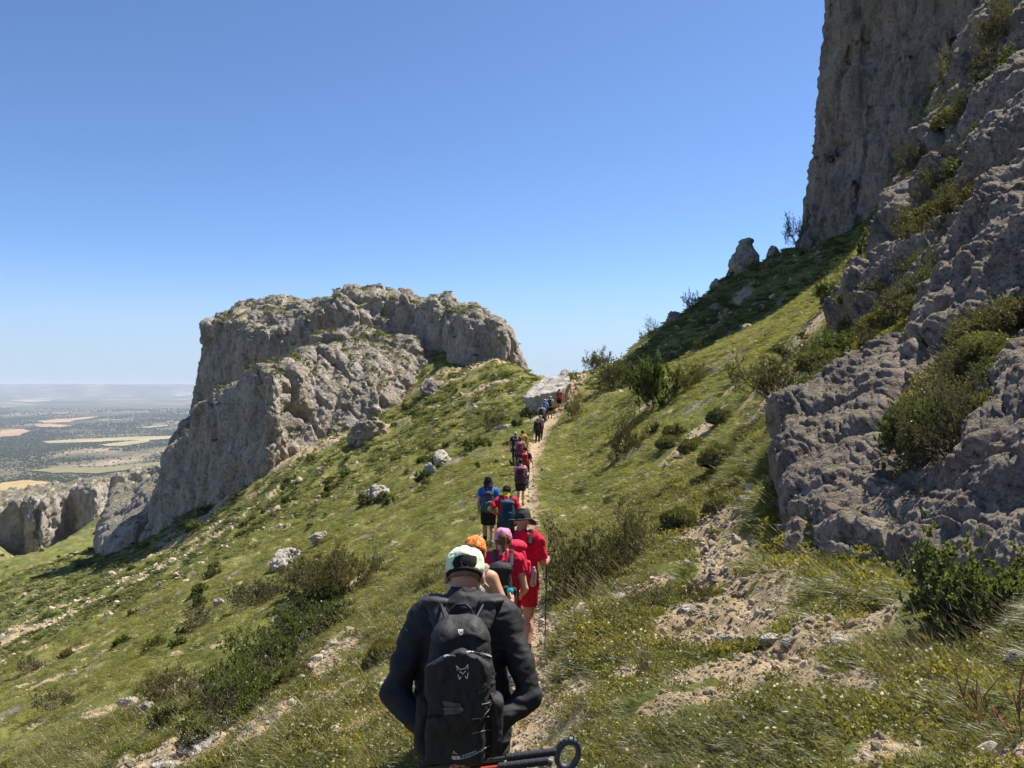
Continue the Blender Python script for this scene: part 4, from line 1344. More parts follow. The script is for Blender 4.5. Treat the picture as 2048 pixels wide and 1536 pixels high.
t = NT('turbine_white')
M_WHITE = t.done((0.75, 0.75, 0.75), 0.5)
rs = RS(840)
tw_V, tw_F = tubes(np.array([[[0, 0, -5.0], [0, 0, 90.0]]]), np.array([2.6]), np.array([1.6]), 8)
tower_me = new_mesh('tower', tw_V, tw_F, M_WHITE)
blade_me = []
for k in range(3):
    a = 0.4 + k * 2.094
    d3 = np.array([math.sin(a), 0, math.cos(a)])
    V_, F_ = tubes(np.array([[[0, -4.5, 90.0], list(np.array([0, -4.5, 90.0]) + d3 * 42)]]), np.array([1.9]), np.array([0.5]), 4)
    blade_me.append(new_mesh('blade', V_, F_, M_WHITE))
V_, F_ = tubes(np.array([[[0, -5.5, 90.3], [0, 5, 90.3]]]), np.array([2.2]), np.array([2.0]), 6)
nac_me = new_mesh('nacelle', V_, F_, M_WHITE)
for k, px in enumerate((186, 201, 214, 224, 233, 247, 262)):
    d = 28600.0
    x0 = (px - 1024) / FPX * d
    root = bpy.data.objects.new('wind_turbine', None); COL.objects.link(root)
    root.location = (x0, d, float(plain_h(np.array([x0]), np.array([d]))[0]))
    tag(root, 'tiny white wind turbine on the table hill at the horizon', 'wind turbine', 'wind turbines along the table hill')
    link('tower', tower_me, root); link('nacelle', nac_me, root)
    for b in blade_me: link('blade', b, root)

# ------------------------------------------------------------------ single rocks
def rock_at(lab, px, py, w, h, seed, mat=None, dist=None, rot=None, name='boulder', cat='boulder', grp=None, sink=0.25, depth=0.8, **kw):
    """a rock that covers w x h picture pixels with its middle at (px, py)"""
    if dist is None:
        q = hit(px, py + h * 0.42)
        d = q[1]
    else:
        d = dist
    c = P(px, py, d)
    rx, rz = w / 2 / FPX * d * 1.12, h / 2 / FPX * d * (1.15 + sink)
    ry = depth * max(rx, rz)
    c = c + np.array([0, ry * 0.35, -sink * rz])
    return boulder(name, lab, c, (rx, ry, rz), rot or (0, 0, 0), seed, mat=mat, cat=cat, grp=grp, **kw)


rock_at('pale boulder with a sunlit top on the slope left of the distant hikers', 886, 916, 50, 32, 902)
rock_at('low stone half hidden beneath the pale boulder with a sunlit top', 862, 940, 34, 26, 903)
rock_at('flat pale boulder downhill of the hiker in the blue shirt', 765, 981, 78, 36, 904, sink=0.5)
rock_at('small whitish boulder above the big dark bush', 640, 1072, 48, 26, 905)
rock_at('long low rock rib to the left of the big dark bush', 572, 1114, 86, 36, 906, rot=(0, -0.4, 0), sink=0.5)
rock_at('small white rock peeping out beside the grey twiggy bush', 436, 1207, 22, 22, 907)
rock_at('dark rock rib standing up in the slope below the big rock', 742, 850, 92, 62, 908, mat=M_MASSIF, sink=0.55, rot=(0.2, -0.55, 0.3), depth=0.5)
rock_at('broken ledge of rock in the slope under the tower of the big rock', 872, 768, 90, 34, 909, mat=M_MASSIF, sink=0.5)
rock_at('low strip of pale rock in the grass beside the middle hikers', 1012, 851, 44, 16, 911, sink=0.5)
rock_at('larger whitish rock in the turf at the lower left', 252, 1402, 46, 30, 912, sink=0.4)
rock_at('whitish rock behind another one at the lower left', 292, 1412, 40, 34, 913, sink=0.4)
rock_at('pale flat rock under the left end of the juniper', 385, 1492, 90, 40, 914, rot=(0, -0.35, 0.2), sink=0.5)
rock_at('ridge of pale rock just above the juniper on its left', 400, 1366, 70, 22, 915, rot=(0, -0.5, 0), sink=0.5)
rock_at('pale rock at the bottom left corner of the slope', 330, 1530, 60, 26, 916, sink=0.5)
rock_at('dark flat stone lying on the stony patch under the crag', 1548, 1276, 52, 22, 917, name='stone', cat='stone', sink=0.2)
rock_at('brown block of stone touching the dark flat stone', 1580, 1280, 30, 20, 918, name='stone', cat='stone', sink=0.2)
rock_at('grey stone at the edge of the tall grass under the crag', 1690, 1283, 62, 26, 919, name='stone', cat='stone', sink=0.3)
rock_at('white stone lodged at the foot of the crag', 1612, 1098, 46, 34, 920, name='stone', cat='stone', sink=0.2)
rock_at('pointed grey boulder between the crag and the round green bush', 1852, 1066, 66, 84, 921, mat=M_CRAG, sink=0.2)
rock_at('smaller grey boulder in the grass below the pointed boulder', 1808, 1124, 44, 50, 922, mat=M_CRAG, sink=0.2)
rock_at('pale stone at the right edge of the trail beside the trekking pole tip', 1152, 1322, 44, 26, 923, name='stone', cat='stone', sink=0.3)
rock_at('low stone in the thin grass above the trail stone', 1240, 1196, 36, 18, 924, name='stone', cat='stone', sink=0.3)
rock_at('flat stone at the upper end of the stony patch', 1372, 1218, 44, 22, 925, name='stone', cat='stone', sink=0.3)
rock_at('whitish flat stone in the middle of the stony patch', 1462, 1278, 54, 20, 926, name='stone', cat='stone', sink=0.3)
rock_at('stone in the grass at the right edge of the picture', 2036, 1318, 44, 40, 927, name='stone', cat='stone', sink=0.3)
rock_at('half buried stone in the grass at the bottom right', 1460, 1500, 60, 34, 928, name='stone', cat='stone', sink=0.4)
rock_at('grey rock knob on the skyline next to the pinnacle', 1548, 505, 34, 30, 929, mat=M_MASSIF, dist=103, sink=0.2)
rock_at('pale rock on the skyline low down near the bushes', 1348, 636, 40, 28, 930, mat=M_MASSIF, dist=93, sink=0.3)
rock_at('rocks on the skyline at the foot of the pinnacle', 1440, 568, 44, 26, 931, mat=M_MASSIF, dist=101, sink=0.3)
rock_at('shaded ledge of rock on the far slope under the cliff', 1530, 580, 60, 40, 932, mat=M_MASSIF, dist=92, sink=0.5)
rock_at('long shaded ledge of rock lower down the far slope', 1390, 660, 90, 34, 933, mat=M_MASSIF, dist=84, sink=0.5, rot=(0, -0.5, 0))
# small stones that can be told apart on the stony ground
rs = RS(950)
spots = []
for k in range(400):
    c = [(1470, 1250, 120, 90), (1440, 1130, 60, 70), (1560, 1340, 90, 50), (1130, 1390, 45, 50), (480, 1440, 110, 60), (1250, 1200, 90, 40), (1700, 1300, 120, 40), (640, 1310, 60, 40)][rs.randint(8)]
    q = (c[0] + rs.normal() * c[2] * .7, c[1] + rs.normal() * c[3] * .7)
    h_ = hit(*q)
    if bare_mask(h_[:1], h_[1:2])[0] > 0.3: spots.append((q, h_))
    if len(spots) >= 90: break
for k, (q, h_) in enumerate(spots):
    right = q[0] > 900
    px_size = 10 + 14 * rs.rand() ** 2
    s_ = px_size / 2 / FPX * h_[1]
    o = link('stone', STONES[rs.randint(6)], loc=h_ + np.array([0, 0, s_ * 0.25]), rot=(rs.rand() * .5, rs.rand() * .5, rs.rand() * 6.28), scale=s_)
    if right: tag(o, 'small pale limestone stone lying loose on the stony ground right of the trail', 'stone', 'small stones right of the trail')
    else: tag(o, 'small pale limestone stone on the bare ground by the juniper', 'stone', 'small stones by the juniper')

# ------------------------------------------------------------------ shrubs, one by one
rs = RS(1000)


def shrub_at(lab, kind, px, py, w, h, dist=None, grp=None, lift=0.0, name='shrub', lean=None, cat='shrub'):
    """(px, py) = middle of the foot; w x h = its size in picture pixels"""
    if dist is None: q = hit(px, py)
    else:
        q = P(px, py, dist)
    d = q[1]
    return put_shrub(name, kind, lab, q + np.array([0, 0, lift - 0.05 * h / FPX * d]), (w / 2 / FPX * d * 0.93, h / FPX * d * 1.05), rs, grp, lean=lean, cat=cat)


S = shrub_at
S('big dark bush with fine twigs beside the trail, right of the front hikers', 'twigfine', 1175, 1190, 210, 200)
S('olive bush leaning against the big dark bush on its uphill side', 'twigfine', 1250, 1120, 150, 130)
S('brownish twiggy bush standing alone on the grass right of the trail', 'twigfine', 1252, 905, 90, 105)
S('dark green bush, largest of the clump near the top of the slope', 'green', 1318, 808, 165, 132)
S('bright green bush on the left of the clump near the top of the slope', 'olivefine', 1236, 776, 130, 92)
S('low green bush on the right of the clump near the top of the slope', 'olivefine', 1382, 772, 100, 68)
S('spiky bush on the skyline just right of the col', 'twigfine', 1196, 738, 60, 62)
S('rounded bush on the col against the right end of the slab', 'green', 1146, 772, 44, 44, dist=72)
S('brown green bush above the trail near the leading hikers', 'twiggy', 1150, 838, 66, 70)
S('small bright green bush at the edge of the shaded slope', 'green', 1404, 700, 44, 34)
S('feathery bush on the skyline above the clump', 'twigfine', 1306, 690, 62, 56, dist=92)
S('thin airy shrub sticking up on the skyline', 'twiggy', 1388, 622, 46, 54, dist=96)
S('dark shrub on the skyline beside the pinnacle', 'dark', 1462, 556, 34, 26, dist=100)
S('shrub growing at the left foot of the cliff', 'twiggy', 1592, 482, 60, 66, dist=100)
S('dark bush clinging to the lower corner of the cliff', 'dark', 1634, 440, 36, 60, dist=98)
S('dense round dark green bush at the foot of the crag, at the right edge', 'boxfine', 1975, 1262, 350, 225)
S('broad dark bush growing on the crag, with fine bare twigs', 'twigfine', 1905, 905, 250, 190, dist=8.2)
S('dark green bush hanging below the broad dark bush', 'boxfine', 1830, 890, 150, 110, dist=8.8)
S('brown twiggy bush above the left end of the crag', 'twigfine', 1560, 800, 210, 130)
S('olive bush beside the brown twiggy bush', 'olivefine', 1640, 740, 130, 80)
S('pale olive bush rooted in the rock face of the crag', 'olivefine', 1690, 810, 120, 90, dist=13)
S('green shrub at the top edge of the near spur', 'green', 1664, 606, 86, 66)
S('dark shrub on the near spur under the cliff', 'grey', 1740, 500, 70, 62)
S('large pale grey green shrub half way up the crag', 'twigfine', 1870, 480, 170, 110, dist=19)
S('bright green shrub in a cleft of the crag', 'green', 1884, 512, 60, 50, dist=18)
S('feathery shrub on the upper edge of the crag', 'twigfine', 1822, 330, 70, 90, dist=27)
S('shrub near the top of the crag with light leaves', 'olivefine', 1960, 240, 130, 110, dist=25)
S('shrub in the top right corner of the view', 'twigfine', 2010, 80, 110, 130, dist=26)
S('wispy shrub on the skyline of the crag', 'twiggy', 1905, 180, 60, 100, dist=33)
S('low olive scrub in the middle of the crag', 'olivefine', 1990, 640, 130, 66, dist=11.2)
S('small dark shrub growing between rocks high on the crag', 'green', 1960, 580, 90, 50, dist=14)
S('dark green shrub on the ledge near the right edge', 'green', 1890, 690, 90, 50, dist=12)
S('bright rounded hedgehog cushion below the near spur', 'cushion', 1440, 848, 70, 52)
S('wide rounded hedgehog cushion, lowest of the group', 'cushion', 1446, 934, 116, 76)
S('brownish hedgehog cushion above the wide one', 'cushion', 1388, 902, 76, 44)
S('dark cushion shrub on the grass left of the wide one', 'cushion', 1340, 892, 72, 36)
S('dark cushion shrub at the head of the stony patch', 'cushion', 1360, 1052, 100, 60)
S('small cushion shrub close to the crag foot', 'cushion', 1440, 1020, 80, 46)
S('low shrub on the grass between the bush and the stony patch', 'olivefine', 1300, 1210, 130, 50)
S('tiny grey tuft of shrub in the thin grass near the trail', 'twiggy', 1290, 1352, 60, 60)
S('small shrub on the edge of the stony patch', 'olivefine', 1400, 1200, 80, 56)
S('big dark bush on the slope left of the front hikers', 'twigfine', 690, 1190, 170, 150)
S('grey bush behind the big dark bush on the left slope', 'twigfine', 640, 1180, 160, 110)
S('dark low bush in front of the big dark bush on the left slope', 'boxfine', 640, 1215, 130, 66)
S('brown bare bush left of the big dark bush', 'twigfine', 515, 1205, 140, 74)
S('brownish bush on the left slope above the juniper', 'twiggy', 400, 1255, 110, 56)
S('pale grey bare bush left of the juniper', 'twigfine', 345, 1395, 120, 90)
S('dark green bush under the pale grey bare bush', 'boxfine', 328, 1450, 60, 46)
S('reddish brown bush at the far lower left', 'twiggy', 110, 1420, 110, 56)
S('greyish bush at the left edge under the bare streak', 'twiggy', 60, 1345, 80, 40)
S('green bush on the slope left of the juniper', 'green', 310, 1300, 56, 40)
S('dark patch of shrub below the middle hikers', 'dark', 945, 900, 70, 40)
S('grey bush on the slope beside the slab', 'twiggy', 985, 862, 70, 50)
S('dark bush at the foot of the slab', 'grey', 1060, 835, 44, 34)
S('tuft of shrub at the foot of the flat pale boulder', 'dark', 735, 1005, 60, 34)
S('dark shrub in front of the pale boulder with a sunlit top', 'dark', 850, 962, 50, 34)
S('small dark bush beside the front hiker on the left', 'olivefine', 850, 1185, 66, 60)
S('grassy dark cushion left of the front hiker', 'cushion', 770, 1330, 110, 90)
S('brown cushion shrub at the right end of the juniper', 'cushion', 590, 1365, 90, 60)
# the juniper: several spreading limbs from one root, low over the rocks
jr = bpy.data.objects.new('juniper', None); COL.objects.link(jr)
j0 = hit(560, 1400)
jr.location = [float(v) for v in j0]
tag(jr, 'large bright green juniper sprawling over the slope left of the front hiker', 'juniper')
for k, (px, py, w, h, kk) in enumerate([(470, 1440, 170, 120, 'green'), (440, 1400, 120, 90, 'green'), (540, 1340, 170, 110, 'green'), (600, 1290, 150, 90, 'green'), (660, 1260, 150, 70, 'green'), (520, 1400, 130, 100, 'green'), (590, 1240, 110, 50, 'green'), (400, 1480, 90, 70, 'green')]):
    q = hit(px, py)
    stems_me, fol_me = SHRUB[kk][k % 3]
    sx, sz = w / 2 / FPX * q[1], h / FPX * q[1] * 1.1
    n = slope_n(q[:1], q[1:2], 1.0)[0]
    for nm, me in (('limb', stems_me), ('foliage', fol_me)):
        link(nm, me, jr, loc=q - j0, rot=(-n[1] * .6, n[0] * .6, rs.rand() * 6.28), scale=(sx, sx, sz))
# dry reddish twig in the bottom right corner
V_, F_ = [], []
segs = np.concatenate(branches(RS(77), 3, 0.8, 3))
q = hit(2030, 1490)
V_, F_ = tubes(segs * 0.32, np.full(len(segs), 0.0035), np.full(len(segs), 0.002))
tag(link('dry_twig', new_mesh('dry_twig', V_, F_, M_REDTWIG), loc=q, rot=(0, 0.5, 2.6)), 'dry reddish twig lying in the grass in the bottom right corner', 'twig')
# scattered small shrubs
def many(n, boxpx, kinds, sizes, lab, grp, test=None, seed=0):
    r_ = RS(seed)
    got = 0
    for _ in range(n * 12):
        if got >= n: break
        px, py = boxpx[0] + r_.rand() * (boxpx[2] - boxpx[0]), boxpx[1] + r_.rand() * (boxpx[3] - boxpx[1])
        if test and not test(px, py): continue
        w = sizes[0] + r_.rand() ** 2 * (sizes[1] - sizes[0])
        kk = kinds[r_.randint(len(kinds))]
        look = {'dark': 'dark green', 'grey': 'greyish green', 'twiggy': 'brownish twiggy', 'cushion': 'rounded hedgehog', 'olivefine': 'olive coloured', 'green': 'bright green'}[kk]
        third = (px - boxpx[0]) / (boxpx[2] - boxpx[0])
        where = ', left end' if third < 0.34 else (', middle' if third < 0.67 else ', right end')
        S(lab.replace('LOOK', look) + where, kk, px, py, w, w * (0.5 + 0.25 * r_.rand()), grp=grp)
        got += 1


far_line = lambda px: np.interp(px, [0, 150, 320, 420, 560, 640, 720, 850, 940, 1060], [1240, 1150, 1080, 1010, 930, 880, 850, 790, 760, 770])
many(60, (0, 700, 1040, 1240), ['dark', 'grey', 'dark'], (14, 46), 'small LOOK shrub dotted on the slope below the big rock', 'shrubs dotted on the slope below the big rock', lambda a, b: far_line(a) + 6 < b < far_line(a) + 150 + 0.05 * a and b < 1060 + max(0, 300 - a) * .6, 1101)
many(26, (0, 1120, 800, 1330), ['grey', 'dark', 'twiggy'], (24, 60), 'small LOOK bush between the big rock and the juniper', 'scrubby bushes across the left slope', lambda a, b: b > far_line(a) + 120, 1102)
many(16, (1180, 850, 1500, 1100), ['cushion', 'grey', 'olivefine'], (26, 56), 'small LOOK shrub in the grass between trail and crag', 'cushion shrubs between trail and crag', lambda a, b: a > 1190 + (b - 850) * 0.1, 1103)
many(22, (1560, 560, 1800, 800), ['cushion', 'grey', 'green'], (26, 66), 'low LOOK shrub on the near spur', 'scrub on the near spur', lambda a, b: b > 606 - (a - 1600) * 0.85 + 20, 1104)
many(14, (1400, 480, 1720, 720), ['dark', 'grey'], (20, 44), 'LOOK shrub on the shaded slope below the cliff', 'shrubs on the shaded slope', lambda a, b: 671 - (a - 1300) * 0.58 + 12 < b < 757 - (a - 1300) * 0.48 - 10, 1105)
many(40, (0, 1060, 330, 1200), ['dark', 'grey'], (10, 26), 'tiny LOOK shrub on the slope beneath the long rock wall', 'shrubs beneath the long rock wall', lambda a, b: b < 1200 - 0.2 * a, 1106)


def many_crag(n, seed):
    r_ = RS(seed)
    got = 0
    for _ in range(n * 20):
        if got >= n: break
        px, py = 1640 + r_.rand() * 410, 120 + r_.rand() * 820
        if py > 900 or py < 471 - (px - 1750) * 1.75 + 30: continue
        q = hit(px, py)
        if not (-0.5 < crag_mask(q[:1], q[1:2])[0] < 0.55): continue
        w = 45 + r_.rand() * 95
        d = q[1]
        kk = ['olivefine', 'olivefine', 'cushion', 'green', 'twigfine'][r_.randint(5)]
        look = {'olivefine': 'small olive shrub', 'cushion': 'low cushion shrub', 'green': 'small bright green shrub', 'twigfine': 'small twiggy shrub'}[kk]
        zone = 'low on the crag' if py > 640 else ('half way up the crag' if py > 380 else 'high on the crag')
        side = 'by its left edge' if px < 1640 + (900 - py) * 0.42 + 90 else 'at the far right'
        put_shrub('shrub', kk, '%s %s, %s' % (look, zone, side), q + np.array([-0.1, -0.15, 0.2]), (w / 2 / FPX * d, w * 0.55 / FPX * d), r_, 'small shrubs on the crag')
        got += 1


many_crag(95, 1107)
# scrub on the ledges and the top of the big rock
M_ = bpy.data.objects['rock_massif']
mv = np.zeros(len(M_.data.vertices) * 3, np.float32); M_.data.vertices.foreach_get('co', mv)
nv = np.zeros(len(M_.data.vertices) * 3, np.float32); M_.data.vertices.foreach_get('normal', nv)
mv = mv.reshape(-1, 3) + np.array(M_.location, np.float32); nv = nv.reshape(-1, 3)
rs = RS(1110)
cand = np.flatnonzero((nv[:, 2] > 0.72) & (fbm(mv * 0.18, 3, seed=1111) > 0.0))
cand = rs.choice(cand, min(2600, len(cand)), replace=False)
scatter('ledge_scrub', [far_t[4], far_t[5], far_t[0]], mv[cand], np.stack([0 * cand, 0 * cand, rs.rand(len(cand)) * 6.28], 1), 0.8 + 1.2 * rs.rand(len(cand)), rs.randint(0, 3, len(cand)), 'green scrub on the ledges of the big rock')
C_ = bpy.data.objects['rock_cliff']

# ------------------------------------------------------------------ hikers
def cloth(name, c, rough=0.85, fold=1.0, weave=0.3, c2=None, spec=0.25):
    t = NT(name)
    o = t.obj()
    w = t.noise(t.scalev(o, (1, 1, 0.45)), 11.0, 4, 0.6, 1.2)
    g = t.noise(o, 260.0, 2, 0.5)
    col = t.mix(t.ramp(w, [(0.35, 0.35), (0.65, 0.0)]), c, tuple(v * 0.7 for v in c))
    if c2 is not None:
        col = t.mix(t.ramp(t.voro(o, 16.0), [(0.25, 1.0), (0.4, 0.0)]), col, c2)
    h = t.math('ADD', t.math('MULTIPLY', w, fold), t.math('MULTIPLY', g, 0.06 * weave))
    return t.done(col, rough, t.bump(h, 0.5, 0.03), spec)


def skin_material(name, c):
    t = NT(name)
    n = t.noise(t.obj(), 18.0, 4, 0.6)
    col = t.mix(n, tuple(v * 0.86 for v in c), (min(c[0] * 1.1, 1), c[1] * 1.05, c[2] * 1.02))
    t.set(t.b, 'Subsurface Weight', 0.08)
    t.set(t.b, 'Subsurface Radius', (0.01, 0.004, 0.002))
    return t.done(col, 0.5, t.bump(t.noise(t.obj(), 120.0, 3), 0.15, 0.004), 0.35)


SKIN_TAN = skin_material('skin_tanned', (0.50, 0.27, 0.165))
SKIN_FAIR = skin_material('skin_fair', (0.58, 0.36, 0.25))
SKIN_RED = skin_material('skin_ruddy', (0.50, 0.25, 0.17))
_cl = {}


def K(key, *a, **k):
    if key not in _cl: _cl[key] = cloth(key, *a, **k)
    return _cl[key]


def hair_mat(key, c):
    if key in _cl: return _cl[key]
    t = NT(key)
    n = t.noise(t.scalev(t.obj(), (60, 60, 8)), 1.0, 4, 0.6)
    _cl[key] = t.done(t.mix(n, tuple(v * 0.5 for v in c), tuple(min(v * 1.5, 1) for v in c)), 0.5, t.bump(n, 0.7, 0.01), 0.15)
    return _cl[key]


def V3(*a): return np.array(a, float)


def rotx(v, a):
    c, s = math.cos(a), math.sin(a)
    return V3(v[0], v[1] * c + v[2] * s, -v[1] * s + v[2] * c)      # positive a leans forward (+y)


class Body:
    """joints of a standing or walking figure, 1.72 m tall, facing +y"""

    def __init__(self, step=0.25, lean=0.10, nod=0.15, armL=('swing', -0.3), armR=('swing', 0.3), sex='m', girth=1.0, kneel=0.0, twist=0.0):
        self.sex, self.girth, self.lean, self.nod = sex, girth, lean, nod
        z0 = 0.93 - 0.03 * abs(step)
        self.pel = V3(0, 0, z0)
        up = lambda x, y, z: self.pel + rotx(V3(x, y, z), lean)
        self.up = up
        self.waist, self.chest, self.neck = up(0, 0, 0.16), up(0, 0.005, 0.37), up(0, -0.005, 0.535)
        sw = 0.185 if sex == 'm' else 0.165
        self.sh = [up(-sw, 0, 0.475), up(sw, 0, 0.475)]
        self.headup = lambda x, y, z: self.neck + rotx(V3(x, y, z), lean + nod)
        self.head = self.headup(0, 0.035, 0.165)
        self.hip = [self.pel + V3(-0.09, 0, -0.01), self.pel + V3(0.09, 0, -0.01)]
        self.ank = [V3(-0.085, step * 0.5, 0.085 + 0.0), V3(0.085, -step * 0.5, 0.085 + 0.05 * min(abs(step) * 3, 1))]
        if step < 0: self.ank[0][2], self.ank[1][2] = self.ank[1][2], self.ank[0][2]
        self.knee = [self.ik(self.hip[i], self.ank[i], 0.425, 0.425, V3(0, 1, 0)) for i in (0, 1)]
        self.el, self.wr, self.hd, self.pn, self.grip = [None] * 2, [None] * 2, [None] * 2, [None] * 2, [0.5, 0.5]
        for i, (sgn, arm) in enumerate(((-1, armL), (1, armR))):
            kind = arm[0]
            s = self.sh[i]
            if kind == 'swing':
                a = arm[1]
                self.el[i] = s + V3(sgn * 0.06, math.sin(a) * 0.27, -math.cos(a) * 0.27)
                b = a + 0.25 + max(a, 0) * 0.5
                self.wr[i] = self.el[i] + V3(sgn * 0.005, math.sin(b) * 0.245, -math.cos(b) * 0.245)
                self.pn[i] = V3(-sgn, 0, 0)
            elif kind == 'pole':
                h = arm[1] if len(arm) > 1 else 0.0
                self.el[i] = s + V3(sgn * 0.075, -0.03, -0.265)
                self.wr[i] = self.el[i] + V3(sgn * 0.03, 0.22, 0.03 + h)
                self.pn[i] = V3(-sgn, 0.1, 0)
                self.grip[i] = 1.25
            elif kind == 'straps':
                self.el[i] = s + V3(sgn * 0.10, -0.04, -0.25)
                self.wr[i] = s + V3(-sgn * 0.03, 0.17, -0.14)
                self.pn[i] = V3(-sgn * 0.3, -1, 0)
                self.grip[i] = 1.2
            elif kind == 'behind':
                self.el[i] = s + V3(sgn * 0.115, -0.10, -0.27)
                self.wr[i] = V3(sgn * 0.07, -0.20, self.pel[2] + 0.05)
                self.pn[i] = V3(0, -1, 0)
                self.grip[i] = 1.25
            elif kind == 'at':
                self.el[i], self.wr[i] = V3(*arm[1]), V3(*arm[2])
                self.pn[i] = V3(-sgn, 0, 0) if len(arm) < 4 else V3(*arm[3])
                self.grip[i] = 1.25
            d = self.wr[i] - self.el[i]
            self.hd[i] = d / np.linalg.norm(d)
            n = self.pn[i] - self.hd[i] * (self.pn[i] @ self.hd[i])
            self.pn[i] = n / np.linalg.norm(n)

    @staticmethod
    def ik(a, b, l1, l2, pole):
        d = b - a
        L = min(np.linalg.norm(d), l1 + l2 - 1e-3)
        u = d / np.linalg.norm(d)
        x = (l1 * l1 - l2 * l2 + L * L) / (2 * L)
        hgt = math.sqrt(max(l1 * l1 - x * x, 1e-6))
        w = pole - u * (pole @ u)
        return a + u * x + w / np.linalg.norm(w) * hgt

    # ---- distance fields
    def torso(self, p, g=0.0):
        f = 1.0 if self.sex == 'm' else 0.93
        k = self.girth
        sq = (1, 0.68, 1)
        d = cone(p, self.pel + V3(0, -0.01, -0.03), self.waist, 0.158 * f * k + 0.01 * (self.sex == 'f') + g, 0.142 * f * k + g, sq)
        d = smin(d, cone(p, self.waist, self.chest, 0.142 * f * k + g, 0.165 * f + g, sq), 0.05)
        d = smin(d, cone(p, self.sh[0] + V3(0.045, 0, -0.01), self.sh[1] + V3(-0.045, 0, -0.01), 0.082 + g, 0.082 + g, (1, 0.85, 1)), 0.06)
        d = smin(d, cone(p, self.chest + V3(0, 0.0, 0.05), self.neck + V3(0, 0, -0.03), 0.12 + g, 0.075 + g, (1, 0.75, 1)), 0.05)
        if self.sex == 'f':
            for sg in (-1, 1): d = smin(d, ell(p, self.up(sg * 0.075, 0.10, 0.33), (0.07 + g, 0.06 + g, 0.07 + g)), 0.03)
        return d

    def headfield(self, p, g=0.0):
        h = self.head
        q = p - h
        a = self.lean + self.nod
        c, s = math.cos(a), math.sin(a)
        q = np.stack([q[:, 0], q[:, 1] * c - q[:, 2] * s, q[:, 1] * s + q[:, 2] * c], 1)    # into the head's own axes
        d = ell(q, (0, -0.008, 0.02), (0.078 + g, 0.098 + g, 0.100 + g))
        d = smin(d, ell(q, (0, 0.025, -0.055), (0.056 + g, 0.066 + g, 0.070 + g)), 0.03)
        return d, q

    def hand(self, p, i, fine=True):
        w, d, n = self.wr[i], self.hd[i], self.pn[i]
        t = np.cross(d, n)
        sgn = (-1, 1)[i]
        t = t * (1 if t @ V3(0, 0, 1) > 0 or abs(t[2]) < 0.3 else -1)   # thumb side up
        c = w + d * 0.052
        e = np.stack([(p - c) @ d, (p - c) @ n, (p - c) @ t], 1)
        out = ell(e, (0, 0, 0), (0.056, 0.019, 0.043))
        cur = self.grip[i]
        for k, (off, ln) in enumerate(((0.030, 0.92), (0.011, 1.0), (-0.009, 0.94), (-0.028, 0.76))):
            b = w + d * 0.090 + t * off
            a = 0.25 * cur
            f = None
            for m, L in enumerate((0.043, 0.028, 0.021)):
                dirv = d * math.cos(a) + n * math.sin(a)
                e2 = b + dirv * L * ln
                seg = cone(p, b, e2, 0.0098 - 0.0008 * m, 0.0092 - 0.0009 * m)
                f = seg if f is None else smin(f, seg, 0.004)
                b = e2
                a += cur * 0.85
            out = smin(out, f, 0.006)
        b = w + d * 0.030 + t * 0.032 + n * 0.006
        e1 = b + (d * 0.6 + t * 0.62 + n * 0.5) * 0.042
        e2 = e1 + (d * 0.75 - t * 0.05 + n * 0.6) * 0.034
        th = smin(cone(p, b, e1, 0.0135, 0.011), cone(p, e1, e2, 0.011, 0.009), 0.005)
        return smin(out, th, 0.010)

    def skin(self, p):
        d = self.torso(p)
        hf, q = self.headfield(p)
        hf = smin(hf, cone(q, (0, 0.092, 0.0), (0, 0.112, -0.028), 0.010, 0.015), 0.014)            # nose
        hf = smin(hf, cone(q, (-0.02, 0.083, -0.065), (0.02, 0.083, -0.065), 0.008, 0.008), 0.008)   # lips
        for sg in (-1, 1):
            hf = smax(hf, -ell(q, (sg * 0.032, 0.105, 0.004), (0.017, 0.018, 0.011)), 0.012)         # eye sockets
            hf = smin(hf, ell(q, (sg * 0.032, 0.083, 0.003), (0.013, 0.012, 0.011)), 0.003)
            ear = ell(q, (sg * 0.087, -0.004, -0.024), (0.013, 0.022, 0.034))
            hf = smin(hf, smax(ear, -ell(q, (sg * 0.098, 0.003, -0.022), (0.008, 0.010, 0.018)), 0.004), 0.008)
        d = smin(d, cone(p, self.neck + V3(0, 0, -0.04), self.headup(0, 0.012, 0.10), 0.062, 0.056), 0.03)
        d = smin(d, hf, 0.025)
        m = 1.0 if self.sex == 'm' else 0.88
        for i in (0, 1):
            d = smin(d, cone(p, self.sh[i], self.el[i], 0.056 * m, 0.041 * m), 0.035)
            fo = self.el[i] + (self.wr[i] - self.el[i]) * 0.3
            d = smin(d, cone(p, self.el[i], fo, 0.040 * m, 0.043 * m), 0.02)
            d = smin(d, cone(p, fo, self.wr[i], 0.043 * m, 0.027 * m), 0.02)
            near = np.linalg.norm(p - (self.wr[i] + self.hd[i] * 0.07), axis=1) < 0.2
            if near.any():
                d[near] = smin(d[near], self.hand(p[near], i), 0.014)
            h2 = self.hip[i] + V3(0, 0, -0.05)
            d = smin(d, cone(p, h2, self.knee[i], 0.094 * m * self.girth, 0.058 * m), 0.04)
            ca = self.knee[i] + (self.ank[i] - self.knee[i]) * 0.32 + V3(0, -0.012, 0)
            d = smin(d, cone(p, self.knee[i], ca, 0.054 * m, 0.058 * m), 0.03)
            d = smin(d, cone(p, ca, self.ank[i], 0.058 * m, 0.036 * m), 0.03)
            a = self.ank[i]
            d = smin(d, cone(p, a + V3(0, -0.03, -0.045), a + V3(0, 0.13, -0.055), 0.036, 0.028), 0.03)
        return d

    def limbcut(self, p, a, b, f, ra, rb):
        e = a + (b - a) * f
        u = (b - a) / np.linalg.norm(b - a)
        return smax(cone(p, a, b, ra, rb), (p - e) @ u.astype(np.float32), 0.008)


